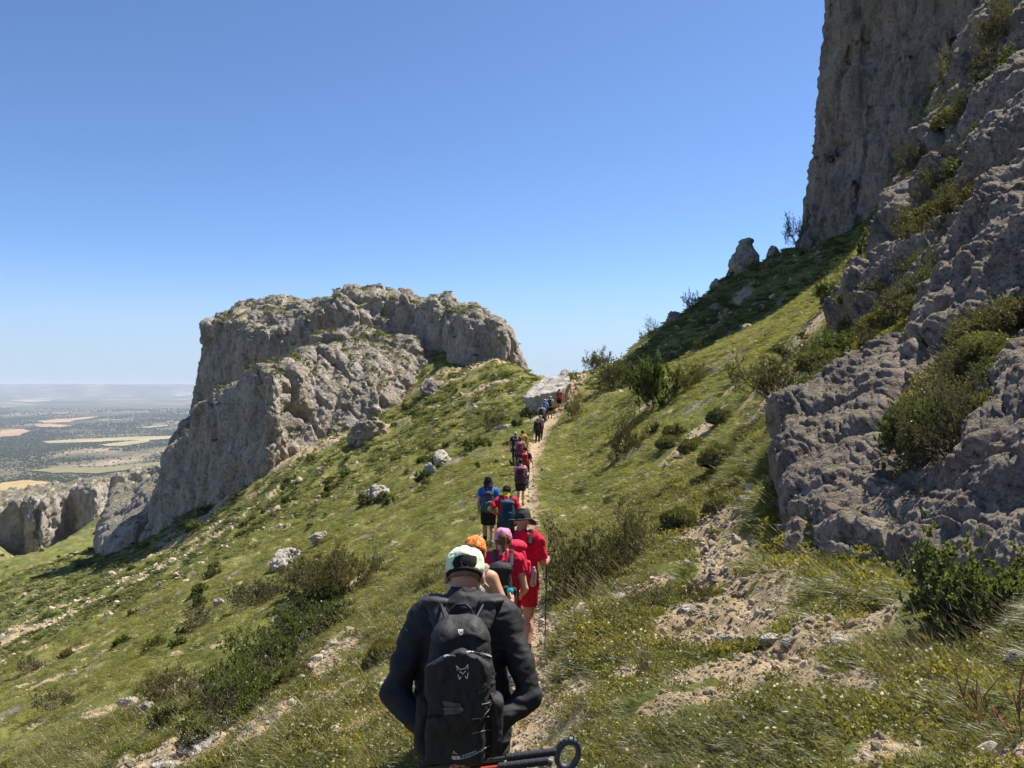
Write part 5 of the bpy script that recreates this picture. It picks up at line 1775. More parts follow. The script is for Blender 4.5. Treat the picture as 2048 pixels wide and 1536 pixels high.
def fold(p, amp, seed=0, s=(13, 13, 6)):
    return amp * fbm(p * np.array(s, np.float32), 2, seed=seed)


def mesh_part(name, fn, lo, hi, h, mat, parent, smooth=True):
    V, Q = solid(fn, lo, hi, h, coarse=5)
    if len(V) == 0: return None
    return link(name, new_mesh(name, V, Q, mat, smooth=smooth), parent)


BB = (V3(-0.56, -0.62, -0.05), V3(0.56, 0.66, 1.85))


def tighten(pts, pad):
    a = np.array(pts)
    return a.min(0) - pad, a.max(0) + pad


def make_person(label, root_loc, yaw, scale, B, h, skin, shirt=None, sleeve=0.5, hem=-0.06, bottom=None, leg=0.55, legmat2=None, sock=None, shoe=None, hat=None, hatmat=None, hair=None, hairmat=None,
                collar=None, cap_trim=None, shirt_style='tee', sleeves_mat=None, beard=None):
    root = bpy.data.objects.new('person', None)
    COL.objects.link(root)
    root.location = [float(v) for v in root_loc]
    root.rotation_euler = (0, 0, float(yaw))
    root.scale = (scale,) * 3
    tag(root, label, 'person', 'hikers walking in single file along the trail')
    pts = [B.pel, B.neck, B.head + V3(0, 0, .1), *B.sh, *B.el, *B.wr, *B.knee, *B.ank, *(B.wr[i] + B.hd[i] * .18 for i in (0, 1))]
    lo, hi = tighten(pts, 0.17)
    lo[2] = -0.02
    mesh_part('body', B.skin, lo, hi, h, skin, root)
    sd = int(abs(root_loc[1]) * 10) % 997
    up_lo, up_hi = tighten([B.pel + V3(0, 0, hem - .06), B.neck, *B.sh, *B.el, *B.wr], 0.22)
    if shirt is not None:
        g = 0.022

        def f_shirt(p):
            d = B.torso(p, g)
            d = smin(d, cone(p, B.pel + V3(0, 0, hem - 0.02), B.waist, 0.175 * B.girth, 0.15 * B.girth, (1, 0.72, 1)), 0.04)
            if shirt_style != 'tank':
                for i in (0, 1):
                    if sleeve <= 1.0:
                        d = smin(d, B.limbcut(p, B.sh[i], B.el[i], sleeve, 0.076, 0.070), 0.03)
                    else:
                        d = smin(d, cone(p, B.sh[i], B.el[i], 0.064, 0.050), 0.03)
                        e = B.el[i] + (B.wr[i] - B.el[i]) * 0.95
                        d = smin(d, cone(p, B.el[i], e, 0.052, 0.040), 0.02)
            else:
                for sg in (-1, 1): d = smax(d, -cone(p, B.sh[(sg + 1) // 2] + V3(sg * 0.03, -0.3, 0.03), B.sh[(sg + 1) // 2] + V3(sg * 0.03, 0.3, 0.03), 0.085, 0.085), 0.02)
            nk = B.headup(0, 0.03, 0.04)
            if collar is None: d = smax(d, -cone(p, B.neck + V3(0, 0.01, 0.0), B.headup(0, 0.05, 0.2), 0.074, 0.11), 0.012)
            d = smax(d, (B.pel[2] + hem) - p[:, 2], 0.012)
            return d + (fold(p, 0.020, sd) if sleeve <= 1 else fold(p, 0.013, sd, (7, 7, 11)) - 0.009 + 0.010 * np.abs(fbm(p * np.array([8, 8, 19], np.float32), 2, seed=sd + 40)))
        mesh_part('shirt' if sleeve <= 1 else 'jacket', f_shirt, up_lo, up_hi, h, shirt, root)
    if collar is not None:
        def f_col(p):
            a, b = B.neck + V3(0, -0.005, -0.045), B.headup(0, 0.015, 0.075)
            o = cone(p, a, b, 0.098, 0.080)
            u = (b - a) / np.linalg.norm(b - a)
            o = smax(o, (p - (a + u * np.linalg.norm(b - a))) @ u.astype(np.float32) - 0.012, 0.006)
            return smax(o, -cone(p, a, b + u * 0.1, 0.078, 0.074), 0.006) + fold(p, 0.005, sd + 3, (9, 9, 26))
        mesh_part('collar', f_col, *tighten([B.neck, B.headup(0, 0, .1)], 0.16), h * 0.8, collar, root)
    if bottom is not None:
        def f_bot(p):
            d = cone(p, B.pel + V3(0, -0.005, -0.05), B.pel + V3(0, 0, 0.07), 0.172 * B.girth, 0.150 * B.girth, (1, 0.70, 1))
            for i in (0, 1):
                if leg <= 1.0:
                    d = smin(d, B.limbcut(p, B.hip[i] + V3(0, 0, -.02), B.knee[i], leg, 0.112 * B.girth, 0.098), 0.03)
                else:
                    d = smin(d, cone(p, B.hip[i] + V3(0, 0, -.02), B.knee[i], 0.106 * B.girth, 0.080), 0.03)
                    d = smin(d, B.limbcut(p, B.knee[i], B.ank[i], min(leg - 1, 0.97), 0.079, 0.060), 0.03)
            return smax(d, p[:, 2] - B.pel[2] - 0.08, 0.01) + fold(p, 0.010, sd + 1, (10, 10, 7))
        mesh_part('trousers' if leg > 1 else 'shorts', f_bot, *tighten([B.pel + V3(0, 0, .05), *B.knee, *(B.ank if leg > 1 else B.knee)], 0.18), h, bottom, root)
    for i in (0, 1):
        if sock is not None:
            top = B.ank[i] + (B.knee[i] - B.ank[i]) * sock[1]
            mesh_part('sock', lambda p: smax(cone(p, B.ank[i] + V3(0, 0, -.03), top, 0.042, 0.043 + 0.022 * min(sock[1] * 1.6, 1)), (p - top) @ ((B.knee[i] - B.ank[i]) / np.linalg.norm(B.knee[i] - B.ank[i])).astype(np.float32), 0.005), *tighten([B.ank[i], top], 0.10), h, sock[0], root)
        a = B.ank[i]
        def f_shoe(p):
            q = p - a.astype(np.float32)
            d = cone(q, (0, -0.035, -0.035), (0, 0.13, -0.052), 0.048, 0.036, (0.95, 1, 1))
            d = smin(d, cone(q, (0, -0.02, -0.02), (0, -0.012, 0.025), 0.048, 0.046), 0.03)
            d = smax(d, q[:, 2] - 0.035, 0.01)
            sole = rbox(q, (0, 0.045, -0.075), (0.046, 0.135, 0.016), 0.014)
            return smin(d, sole, 0.008)
        mesh_part('shoe', f_shoe, a + V3(-.09, -.13, -.12), a + V3(.09, .24, .08), min(h, 0.014), shoe or K('shoe_grey', (0.16, 0.14, 0.12)), root)
    # hair and hats live in the head's own axes
    hb = tighten([B.head], 0.30)
    if hair:
        def f_hair(p):
            d, q = B.headfield(p, 0.011)
            d = smax(d, q[:, 1] * 0.9 - q[:, 2] * 0.55 - 0.028, 0.012)               # leave the face free
            if hair in ('short',): d = smax(d, -(q[:, 2] + 0.06 - 0.02 * (q[:, 1] < 0)), 0.01)
            if hat: d = smax(d, q[:, 2] - 0.03, 0.012)
            if hair == 'pony':
                d = smin(d, ell(q, (0, -0.115, 0.02), (0.036, 0.036, 0.045)), 0.02)
                d = smin(d, cone(q, (0.0, -0.125, 0.01), (0.012, -0.125, -0.12), 0.040, 0.022), 0.02)
            if hair == 'bun':
                d = smin(d, ell(q, (0, -0.112, 0.045), (0.05, 0.045, 0.05)), 0.015)
            if hair == 'long':
                d = smin(d, cone(q, (0, -0.05, 0.0), (0, -0.06, -0.15), 0.085, 0.075, (1, 0.75, 1)), 0.03)
            return d + 0.006 * fbm(q * np.array([40, 40, 12], np.float32), 2, seed=sd)
        mesh_part('hair', f_hair, *hb, h, hairmat, root)
    if beard is not None:
        mesh_part('beard', lambda p: (lambda q: smax(smin(ell(q, (0, 0.04, -0.075), (0.068, 0.07, 0.062)), ell(q, (0, 0.02, -0.05), (0.078, 0.06, 0.05)), 0.02), -(q[:, 1] + 0.005), 0.01) + 0.007 * fbm(q * np.float32(45), 2, seed=5))(B.headfield(p)[1]), *hb, h, beard, root)
    if hat == 'cap':
        def f_cap(p):
            d, q = B.headfield(p, 0.016)
            d = ell(q, (0, -0.006, 0.022), (0.096, 0.118, 0.112))
            d = smax(d, q[:, 2] - 0.125, 0.025) - 0.0035 * np.cos(np.arctan2(q[:, 0], q[:, 1]) * 6) * (q[:, 2] > 0.0)
            d = smax(d, -(q[:, 2] + 0.016 + 0.16 * q[:, 1] * (q[:, 1] < 0) * 0.5), 0.006)
            d = smax(d, -cone(q, (0, -0.2, 0.016), (0, -0.06, 0.016), 0.037, 0.035, (1.55, 1, 1.0)), 0.006)      # half moon opening at the back
            brim = smax(ell(q, (0, 0.10, 0.012), (0.082, 0.105, 0.020)), -(q[:, 1] - 0.05), 0.01)
            d = smin(d, brim, 0.008)
            return d + 0.007 * fbm(q * np.float32(15), 3, seed=sd + 7)
        mesh_part('cap', f_cap, *hb, h * 0.8, hatmat, root)
        if cap_trim is not None:
            def f_trim(p):
                d, q = B.headfield(p, 0.0)
                e = ell(q, (0, -0.006, 0.028), (0.0985, 0.1205, 0.1145))
                band = smax(smax(e, -ell(q, (0, -0.006, 0.028), (0.090, 0.112, 0.106)), 0.002), np.abs(q[:, 2] + 0.022 + 0.08 * q[:, 1] * (q[:, 1] < 0)) - 0.008, 0.003)
                # black mesh panel and strap that fill the opening
                pan = smax(ell(q, (0, -0.006, 0.026), (0.092, 0.1135, 0.107)), np.maximum(np.abs(q[:, 0]) - 0.062, np.maximum(q[:, 2] - 0.058, -(q[:, 2] + 0.022))), 0.004)
                pan = smax(pan, q[:, 1] + 0.02, 0.004)
                return np.minimum(band, pan)
            mesh_part('cap_strap', f_trim, *hb, h * 0.6, cap_trim, root)
    if hat in ('bucket', 'legion'):
        def f_hat(p):
            d, q = B.headfield(p)
            d = ell(q, (0, -0.004, 0.035), (0.098, 0.116, 0.115))
            d = smin(d, cone(q, (0, -0.004, 0.03), (0, -0.004, 0.10), 0.098, 0.082, (1, 1.15, 1)), 0.02)
            d = smax(d, -(q[:, 2] + 0.004), 0.008)
            d = smax(d, q[:, 2] - 0.135, 0.02)
            rr = np.sqrt(q[:, 0] ** 2 + (q[:, 1] / 1.12) ** 2)
            zb = -0.006 - 0.22 * np.clip(rr - 0.09, 0, 1) + 0.012 * np.sin(np.arctan2(q[:, 0], q[:, 1]) * 3 + 0.8)
            if hat == 'bucket':
                brim = np.maximum(np.abs(q[:, 2] - zb) - 0.007, rr - 0.168)
                d = smin(d, brim, 0.012)
            else:
                brim = np.maximum(np.maximum(np.abs(q[:, 2] - zb) - 0.007, rr - 0.15), -(q[:, 1] - 0.0))
                d = smin(d, brim, 0.012)
                fl = smax(smax(cone(q, (0, 0.0, 0.02), (0, -0.045, -0.18), 0.105, 0.135, (1, 0.9, 1)), -cone(q, (0, 0.0, 0.02), (0, -0.045, -0.2), 0.094, 0.124, (1, 0.9, 1)), 0.004), np.maximum(q[:, 1] - 0.03, -(q[:, 2] + 0.15)), 0.006)
                d = smin(d, fl, 0.01)
            return d + 0.005 * fbm(q * np.float32(18), 2, seed=sd + 7)
        mesh_part('hat', f_hat, *tighten([B.head], 0.36), max(h * 0.8, 0.007), hatmat, root)
        mesh_part('hat_band', lambda p: (lambda q: smax(smax(cone(q, (0, -0.004, 0.0), (0, -0.004, 0.10), 0.1075, 0.086, (1, 1.15, 1)), q[:, 2] - 0.034, 0.003), -(q[:, 2] - 0.008), 0.003))(B.headfield(p)[1]), *hb, max(h * 0.8, 0.007), K('hat_band_black', (0.02, 0.02, 0.022)), root)
    if hat == 'bandana':
        def f_ban(p):
            d, q = B.headfield(p, 0.016)
            d = smin(d, ell(q, (0, -0.01, 0.03), (0.094, 0.115, 0.112)), 0.02)
            d = smax(d, -(q[:, 2] + 0.03 + 0.5 * np.minimum(q[:, 1], 0)), 0.012)
            d = smax(d, q[:, 1] * 0.9 - q[:, 2] * 0.4 - 0.07, 0.012)
            d = smin(d, cone(q, (0, -0.10, -0.02), (0.02, -0.10, -0.16), 0.055, 0.03, (1, 0.55, 1)), 0.03)
            return d + 0.008 * fbm(q * np.array([20, 20, 9], np.float32), 2, seed=sd + 9)
        mesh_part('bandana', f_ban, *tighten([B.head], 0.32), h, hatmat, root)
    return root


def make_pack(label, root, B, h, main, lid=None, pocket=None, strap=None, w=0.15, d=0.10, zlo=-0.02, zhi=0.50, tilt=0.0, off=(0, 0), big=1.0, seed=0, bottle=None):
    """rucksack on the back of the person: body, lid, front pocket, side pockets and the two straps over the shoulders"""
    o = bpy.data.objects.new('backpack', None)
    COL.objects.link(o)
    o.location = root.location; o.rotation_euler = root.rotation_euler; o.scale = root.scale
    tag(o, label, 'backpack', 'rucksacks carried by the hikers')
    L = B.lean + tilt
    org = B.pel + V3(off[0], off[1], 0)
    ca, sa = math.cos(L), math.sin(L)

    def loc(p):
        q = p - org.astype(np.float32)
        return np.stack([q[:, 0], q[:, 1] * ca - q[:, 2] * sa, q[:, 1] * sa + q[:, 2] * ca], 1)
    back = -0.115
    zc, hz = (zlo + zhi) / 2, (zhi - zlo) / 2
    lo, hi = tighten([org + rotx(V3(0, back - d, zlo), L), org + rotx(V3(0, back - d, zhi), L)], 0.30)

    def f_main(p):
        q = loc(p)
        bul = 0.10 * (1 - ((q[:, 2] - zc) / (hz + 0.05)) ** 2)
        q2 = q.copy()
        q2[:, 0] = q[:, 0] * (1 + 0.30 * np.clip((q[:, 2] - zc) / hz, 0, 1))
        a = rbox(q2, (0, back - d, zc), (w, d, hz), 0.07)
        return a * 0.9 - 0.05 * bul + 0.010 * fbm(q * np.array([12, 12, 9], np.float32), 3, seed=seed)
    mesh_part('pack_body', f_main, lo, hi, h, main, o)

    def f_lid(p):
        q = loc(p)
        a = ell(q, (0, back - d - 0.005, zhi - 0.015), (w * 0.98, d * 1.22, 0.075))
        return smax(a, -(q[:, 2] - (zhi - 0.075 + 0.25 * (q[:, 1] - back + d))), 0.015) + 0.009 * fbm(q * np.float32(14), 2, seed=seed + 1)
    mesh_part('pack_lid', f_lid, lo, hi, h, lid or main, o)

    def f_pock(p):
        q = loc(p)
        a = rbox(q, (0, back - 2 * d - 0.012, zc - 0.07), (w * 0.72, 0.036, hz * 0.52), 0.034)
        return a + 0.008 * fbm(q * np.float32(15), 2, seed=seed + 2)
    mesh_part('front_pocket', f_pock, lo, hi, h, pocket or main, o)
    for sg in (-1, 1):
        def f_side(p):
            q = loc(p)
            a = rbox(q, (sg * (w + 0.005), back - d * 0.9, zlo + 0.13), (0.035, d * 0.62, 0.11), 0.03)
            return a + 0.007 * fbm(q * np.float32(15), 2, seed=seed + 3)
        mesh_part('side_pocket', f_side, lo, hi, h, pocket or main, o)
        i = (sg + 1) // 2
        s = B.sh[i]
        P0, P1, P2, P3, P4 = s + V3(-sg * 0.085, -0.135, -0.02), s + V3(-sg * 0.075, -0.03, 0.098), s + V3(-sg * 0.075, 0.075, 0.055), s + V3(-sg * 0.06, 0.125, -0.12), B.pel + V3(sg * 0.15, -0.06, 0.13)
        st = [P0, P1, P2, P3, P4]

        def f_strap(p):
            dd = None
            for a_, b_ in zip(st[:-1], st[1:]):
                e = cone(p, a_, b_, 0.030, 0.030, (1, 0.8, 0.8))
                dd = e if dd is None else smin(dd, e, 0.015)
            return smax(dd, B.torso(p, 0.012) * -1 - 0.02, 0.004)
        mesh_part('shoulder_strap', f_strap, *tighten(st, 0.07), h, strap or K('strap_black', (0.03, 0.03, 0.032)), o)
    hp = [org + rotx(V3(-0.03, back - 0.02, zhi), L), org + rotx(V3(-0.025, back - 0.03, zhi + 0.055), L), org + rotx(V3(0.025, back - 0.03, zhi + 0.055), L), org + rotx(V3(0.03, back - 0.02, zhi), L)]
    mesh_part('haul_loop', lambda p: np.minimum(np.minimum(cone(p, hp[0], hp[1], .008, .008), cone(p, hp[1], hp[2], .008, .008)), cone(p, hp[2], hp[3], .008, .008)), *tighten(hp, 0.03), min(h * 0.7, 0.01), strap or K('strap_black', (0.03, 0.03, 0.032)), o)
    return o


M_POLE = K('pole_black', (0.02, 0.02, 0.022), 0.35, 0.0, 0.0, spec=0.5)
M_RUBBER = K('rubber_black', (0.022, 0.024, 0.028), 0.6, 0.1, 0.3)


def make_pole(label, top, tip, knob=None, shaft=None, r=1.0, group='trekking poles of the hikers'):
    """trekking pole: grip with a knob, three-stage shaft with clamps, basket and steel tip"""
    top, tip = np.asarray(top, float), np.asarray(tip, float)
    o = bpy.data.objects.new('trekking_pole', None)
    COL.objects.link(o)
    o.location = [float(v) for v in tip]
    tag(o, label, 'trekking pole', group)
    a = top - tip
    L = np.linalg.norm(a); u = a / L
    sg = lambda p, q, r0, r1, n=10: tubes(np.array([[u * p, u * q]]), np.array([r0 * r]), np.array([r1 * r]), n)

    def part(name, pieces, mat):
        Vs, Fs, k = [], [], 0
        for V, F in pieces:
            n = len(V) // 2 if len(V) % 2 == 0 else 0
            Vs.append(V); Fs.append(F + k); k += len(V)
        link(name, new_mesh(name, np.concatenate(Vs), np.concatenate(Fs), mat, smooth=True), o)
    part('shaft', [sg(0.04, L * 0.36, 0.006, 0.006), sg(L * 0.36, L * 0.66, 0.0075, 0.0075), sg(L * 0.66, L - 0.2, 0.009, 0.009)], shaft or M_POLE)
    part('clamp', [sg(L * 0.35, L * 0.35 + 0.035, 0.013, 0.013), sg(L * 0.65, L * 0.65 + 0.035, 0.014, 0.014)], M_RUBBER)
    part('grip', [sg(L - 0.28, L - 0.13, 0.013, 0.013), sg(L - 0.13, L - 0.10, 0.013, 0.019), sg(L - 0.10, L - 0.02, 0.017, 0.016)], M_RUBBER)
    part('grip_knob', [sg(L - 0.02, L + 0.004, 0.024, 0.027), sg(L + 0.004, L + 0.018, 0.027, 0.019), sg(L + 0.018, L + 0.022, 0.019, 0.001)], knob or M_RUBBER)
    part('basket', [sg(0.055, 0.060, 0.026, 0.026), sg(0.060, 0.075, 0.026, 0.008)], M_RUBBER)
    part('pole_tip', [sg(-0.01, 0.045, 0.002, 0.006)], K('steel', (0.5, 0.5, 0.5), 0.3, 0, 0, spec=0.6))
    return o


def to_world(root, v):
    c, s = math.cos(root.rotation_euler.z), math.sin(root.rotation_euler.z)
    v = np.asarray(v, float) * root.scale[0]
    return np.array(root.location) + np.array([v[0] * c - v[1] * s, v[0] * s + v[1] * c, v[2]])


def stand(px, py_top, guess, H):
    """distance at which a hiker of height H whose head top is at (px, py_top) stands on the ground"""
    d = np.exp(np.linspace(math.log(guess * 0.72), math.log(guess * 1.4), 400))
    u, v = (px - 1024) / FPX, (768 - py_top) / FPX
    e = v * d - ground(u * d, d) - H
    sgn = np.flatnonzero(np.diff(np.sign(e)) != 0)
    k = sgn[np.argmin(np.abs(np.log(d[sgn] / guess)))] if len(sgn) else int(np.argmin(np.abs(e)))
    return np.array([u * d[k], d[k], gz(u * d[k], d[k])])


def standing(px, py_top, guess, H, nominal):
    q = stand(px, py_top, guess, H)
    real = (768 - py_top) / FPX * q[1] - q[2]
    return q, max(0.85, min(1.15, real / nominal))


RED, BLACK, NAVY = (0.52, 0.012, 0.03), (0.014, 0.014, 0.016), (0.018, 0.024, 0.05)
BROWN_HAIR = hair_mat('hair_brown', (0.13, 0.062, 0.032)); DARK_HAIR = hair_mat('hair_dark', (0.02, 0.015, 0.012)); GREY_HAIR = hair_mat('hair_grey', (0.42, 0.38, 0.34))
SH_BLACK = K('shoe_black', (0.03, 0.03, 0.03)); SH_GREY = K('shoe_grey', (0.20, 0.185, 0.17)); SH_RED = K('shoe_red', (0.45, 0.03, 0.03))
NOM = 1.725


def hiker(label, px, py, guess, H, yaw, h, B, nominal=NOM, **kw):
    q, s = standing(px, py, guess, H, nominal)
    return make_person(label, q, yaw, s, B, h, **kw), q, s


# --- the far group, in walking order from the front of the line
B = Body(0.30, 0.12, 0.05, ('swing', 0.25), ('swing', -0.3))
r, q, s = hiker('hiker leading the line at the top of the trail, in a red shirt', 1118, 778, 61, 1.78, -0.25, 0.026, B, skin=SKIN_TAN, shirt=K('red_tee', RED), bottom=K('shorts_black', BLACK), leg=0.75, shoe=SH_BLACK, hair='short', hairmat=DARK_HAIR)
make_pack('dark red rucksack of the leading hiker', r, B, 0.026, K('maroon', (0.20, 0.02, 0.04)), pocket=K('maroon_pale', (0.32, 0.12, 0.14)), w=0.14, zlo=0.02, zhi=0.44)
B = Body(-0.3, 0.15, 0.1, ('straps',), ('swing', 0.2))
r, q, s = hiker('hiker in a pale shirt and white cap, second in the line', 1100, 792, 58, 1.74, -0.3, 0.026, B, nominal=1.74, skin=SKIN_TAN, shirt=K('pale_shirt', (0.55, 0.54, 0.52)), bottom=K('shorts_black', BLACK), leg=0.7, shoe=SH_BLACK, hair='short', hairmat=DARK_HAIR, hat='cap', hatmat=K('cap_white', (0.65, 0.65, 0.62)))
make_pack('dark grey rucksack of the second hiker', r, B, 0.026, K('pack_charcoal', (0.03, 0.03, 0.035)), w=0.15, zhi=0.47)
B = Body(0.25, 0.15, 0.1, ('swing', -0.2), ('straps',))
r, q, s = hiker('hiker in a white cap almost hidden by a bright blue rucksack', 1089, 798, 57, 1.70, -0.3, 0.026, B, nominal=1.74, skin=SKIN_TAN, shirt=K('pale_blue_shirt', (0.35, 0.45, 0.60)), bottom=K('trousers_dark', (0.03, 0.03, 0.035)), leg=1.95, shoe=SH_BLACK, hair='short', hairmat=DARK_HAIR, hat='cap', hatmat=K('cap_white', (0.65, 0.65, 0.62)))
make_pack('bright blue rucksack near the top of the trail', r, B, 0.026, K('pack_blue', (0.02, 0.16, 0.52)), w=0.16, d=0.12, zhi=0.52)
B = Body(-0.25, 0.15, 0.15, ('swing', 0.3), ('swing', -0.2))
r, q, s = hiker('hiker in a white short sleeved shirt and grey hat, behind the blue rucksack', 1083, 808, 54, 1.74, -0.25, 0.026, B, nominal=1.75, skin=SKIN_TAN, shirt=K('white_shirt', (0.62, 0.61, 0.58)), bottom=K('trousers_dark', (0.03, 0.03, 0.035)), leg=1.95, shoe=SH_BLACK, hair='short', hairmat=GREY_HAIR, hat='cap', hatmat=K('cap_slate', (0.10, 0.13, 0.19)))
make_pack('black and grey rucksack on the white shirt', r, B, 0.026, K('pack_charcoal', (0.03, 0.03, 0.035)), lid=K('pack_grey', (0.22, 0.22, 0.22)), w=0.15, zhi=0.47)
B = Body(0.25, 0.12, 0.1, ('swing', 0.2), ('swing', -0.2), 'f')
r, q, s = hiker('hiker in a pinkish top half hidden behind the one in black', 1081, 831, 50.5, 1.66, -0.15, 0.026, B, skin=SKIN_FAIR, shirt=K('dusty_pink', (0.50, 0.27, 0.26)), bottom=K('leggings_black', BLACK), leg=1.97, shoe=SH_GREY, hair='short', hairmat=GREY_HAIR)
B = Body(-0.35, 0.10, 0.1, ('swing', -0.25), ('swing', 0.3), 'f')
r, q, s = hiker('hiker dressed all in black, walking alone in the middle of the trail', 1075, 836, 48.5, 1.66, -0.2, 0.024, B, nominal=1.74, skin=SKIN_FAIR, shirt=K('black_tee', BLACK), sleeve=1.2, bottom=K('leggings_black', BLACK), leg=1.97, shoe=SH_GREY, hair='short', hairmat=DARK_HAIR, hat='cap', hatmat=K('cap_grey', (0.25, 0.24, 0.22)))
make_pack('black rucksack on the hiker dressed in black', r, B, 0.024, K('pack_black', (0.018, 0.019, 0.02)), pocket=K('pack_charcoal', (0.03, 0.03, 0.035)), w=0.14, zhi=0.46)
pole = lambda lab, r, B, i, fwd, **k: make_pole(lab, to_world(r, B.wr[i] + B.hd[i] * 0.085 + B.pn[i] * 0.022 + V3(0, 0, 0.06)), (lambda w: np.array([w[0], w[1], gz(w[0], w[1]) + 0.0]))(to_world(r, V3(B.wr[i][0] * 1.15, B.wr[i][1] + fwd, 0))), **k)
# --- the middle group
B = Body(0.28, 0.12, 0.1, ('swing', 0.2), ('swing', -0.35))
r, q, s = hiker('hiker in a yellow shirt with orange sleeves, ahead of the middle group', 1045, 861, 36, 1.74, -0.05, 0.02, B, skin=SKIN_TAN, shirt=K('yellow_tee', (0.62, 0.46, 0.06)), bottom=K('shorts_black', BLACK), leg=0.75, shoe=SH_BLACK, hair='short', hairmat=DARK_HAIR)
sl = [lambda p, i=i: B.limbcut(p, B.sh[i] + V3(0, 0, 0.005), B.el[i], 0.5, 0.086, 0.080) for i in (0, 1)]
for i in (0, 1): mesh_part('sleeve', sl[i], *tighten([B.sh[i], B.el[i]], 0.12), 0.02, K('orange_sleeve', (0.65, 0.10, 0.02)), r)
B = Body(-0.25, 0.12, 0.15, ('swing', -0.25), ('swing', 0.3))
r, q, s = hiker('grey haired hiker in a dark shirt, on the left of the middle group', 1031, 864, 34, 1.76, 0.0, 0.018, B, skin=SKIN_TAN, shirt=K('navy_tee', NAVY), bottom=K('trousers_dark', (0.03, 0.03, 0.035)), leg=1.95, shoe=SH_GREY, hair='short', hairmat=GREY_HAIR)
make_pack('dark rucksack with grey straps on the grey haired hiker', r, B, 0.018, K('pack_charcoal', (0.03, 0.03, 0.035)), strap=K('strap_grey', (0.32, 0.31, 0.30)), w=0.13, zhi=0.40)
B = Body(0.25, 0.12, 0.12, ('pole',), ('straps',), 'f')
r, q, s = hiker('brown haired hiker in a greyish top, with the pink rucksack', 1040, 873, 32, 1.67, -0.05, 0.018, B, skin=SKIN_FAIR, shirt=K('mauve_grey_tee', (0.30, 0.22, 0.23)), bottom=K('leggings_navy', NAVY), leg=1.97, shoe=SH_GREY, hair='long', hairmat=BROWN_HAIR)
make_pack('bright pink rucksack in the middle group', r, B, 0.018, K('pack_berry', (0.22, 0.03, 0.09)), lid=K('pack_pink', (0.58, 0.08, 0.22)), w=0.14, zhi=0.45, strap=K('strap_grey', (0.32, 0.31, 0.30)))
pole('pale trekking pole planted on the left of the pink rucksack', r, B, 0, 0.05, shaft=K('pole_pale', (0.55, 0.52, 0.46), 0.4))
B = Body(-0.25, 0.12, 0.15, ('straps',), ('pole',), 'm')
r, q, s = hiker('dark haired hiker in a navy shirt, with the red rucksack in the middle group', 1050, 894, 29, 1.68, -0.1, 0.017, B, skin=SKIN_TAN, shirt=K('navy_tee', NAVY), bottom=K('jeans_blue', (0.06, 0.11, 0.22)), leg=1.95, shoe=SH_GREY, hair='short', hairmat=DARK_HAIR)
make_pack('red rucksack in the middle group', r, B, 0.017, K('pack_darkred', (0.28, 0.02, 0.03)), lid=K('pack_scarlet', (0.60, 0.04, 0.06)), w=0.15, d=0.12, zhi=0.48)
pole('thin dark trekking pole beside the red rucksack', r, B, 1, 0.15)
B = Body(-0.30, 0.10, 0.12, ('pole',), ('pole',), 'f', 1.08)
r, q, s = hiker('hiker with a dark hair bun, pale pink shirt and bare legs', 1041, 918, 26, 1.64, -0.05, 0.015, B, nominal=1.73, skin=SKIN_FAIR, shirt=K('pale_pink_tee', (0.60, 0.30, 0.34)), bottom=K('shorts_black', BLACK), leg=0.85, shoe=SH_GREY, hair='bun', hairmat=DARK_HAIR)
make_pack('large mauve rucksack on the pale pink shirt', r, B, 0.015, K('pack_plum', (0.075, 0.025, 0.045)), lid=K('pack_mauve', (0.26, 0.09, 0.14)), pocket=K('pack_plum', (0.075, 0.025, 0.045)), w=0.17, d=0.12, zlo=-0.06, zhi=0.47, seed=3)
pole('thin trekking pole beside the bare legged hiker', r, B, 1, 0.2, shaft=K('pole_pale', (0.55, 0.52, 0.46), 0.4))
# --- the near group
B = Body(0.30, 0.06, 0.10, ('swing', -0.12), ('pole',), 'm', 1.05)
r, q, s = hiker('hiker in a blue t-shirt and black neck flap hat, left of the line', 977, 953, 17.3, 1.80, 0.05, 0.011, B, nominal=1.765, skin=SKIN_TAN, shirt=K('blue_tee', (0.025, 0.13, 0.52)), bottom=K('shorts_black', BLACK), leg=0.92, sock=(K('calf_black', BLACK), 0.85), shoe=SH_GREY, hair='short', hairmat=DARK_HAIR, hat='legion', hatmat=K('hat_black', (0.022, 0.022, 0.024)))
pk = make_pack('grey and teal rucksack on the blue t-shirt', r, B, 0.010, K('pack_slate', (0.07, 0.08, 0.095)), lid=K('pack_slate_dark', (0.04, 0.05, 0.07)), pocket=K('pack_teal', (0.015, 0.13, 0.12)), w=0.13, d=0.08, zlo=-0.06, zhi=0.42, strap=K('strap_mid_grey', (0.16, 0.16, 0.17)), seed=5)
for (a, b, m) in (((-0.07, -0.325, 0.20), (0.06, -0.325, 0.24), K('cord_white', (0.6, 0.6, 0.58))), ((-0.08, -0.33, 0.14), (-0.05, -0.33, 0.20), K('patch_red', (0.55, 0.04, 0.03))), ((-0.02, -0.33, 0.03), (0.0, -0.33, 0.13), K('cord_yellow', (0.55, 0.55, 0.08)))):
    mesh_part('bungee_cord', lambda p, a=a, b=b: cone(p, B.pel + rotx(V3(*a), B.lean), B.pel + rotx(V3(*b), B.lean), 0.014, 0.010), *tighten([B.pel + rotx(V3(*a), B.lean), B.pel + rotx(V3(*b), B.lean)], 0.04), 0.008, m, pk)
pole('bamboo coloured trekking pole of the hiker in the blue t-shirt', r, B, 1, -0.25, shaft=K('pole_cane', (0.45, 0.38, 0.25), 0.5))
B = Body(-0.25, 0.18, 0.22, ('at', V3(-0.34, -0.06, 1.22), V3(-0.22, 0.16, 1.08)), ('straps',), 'm', 1.03)
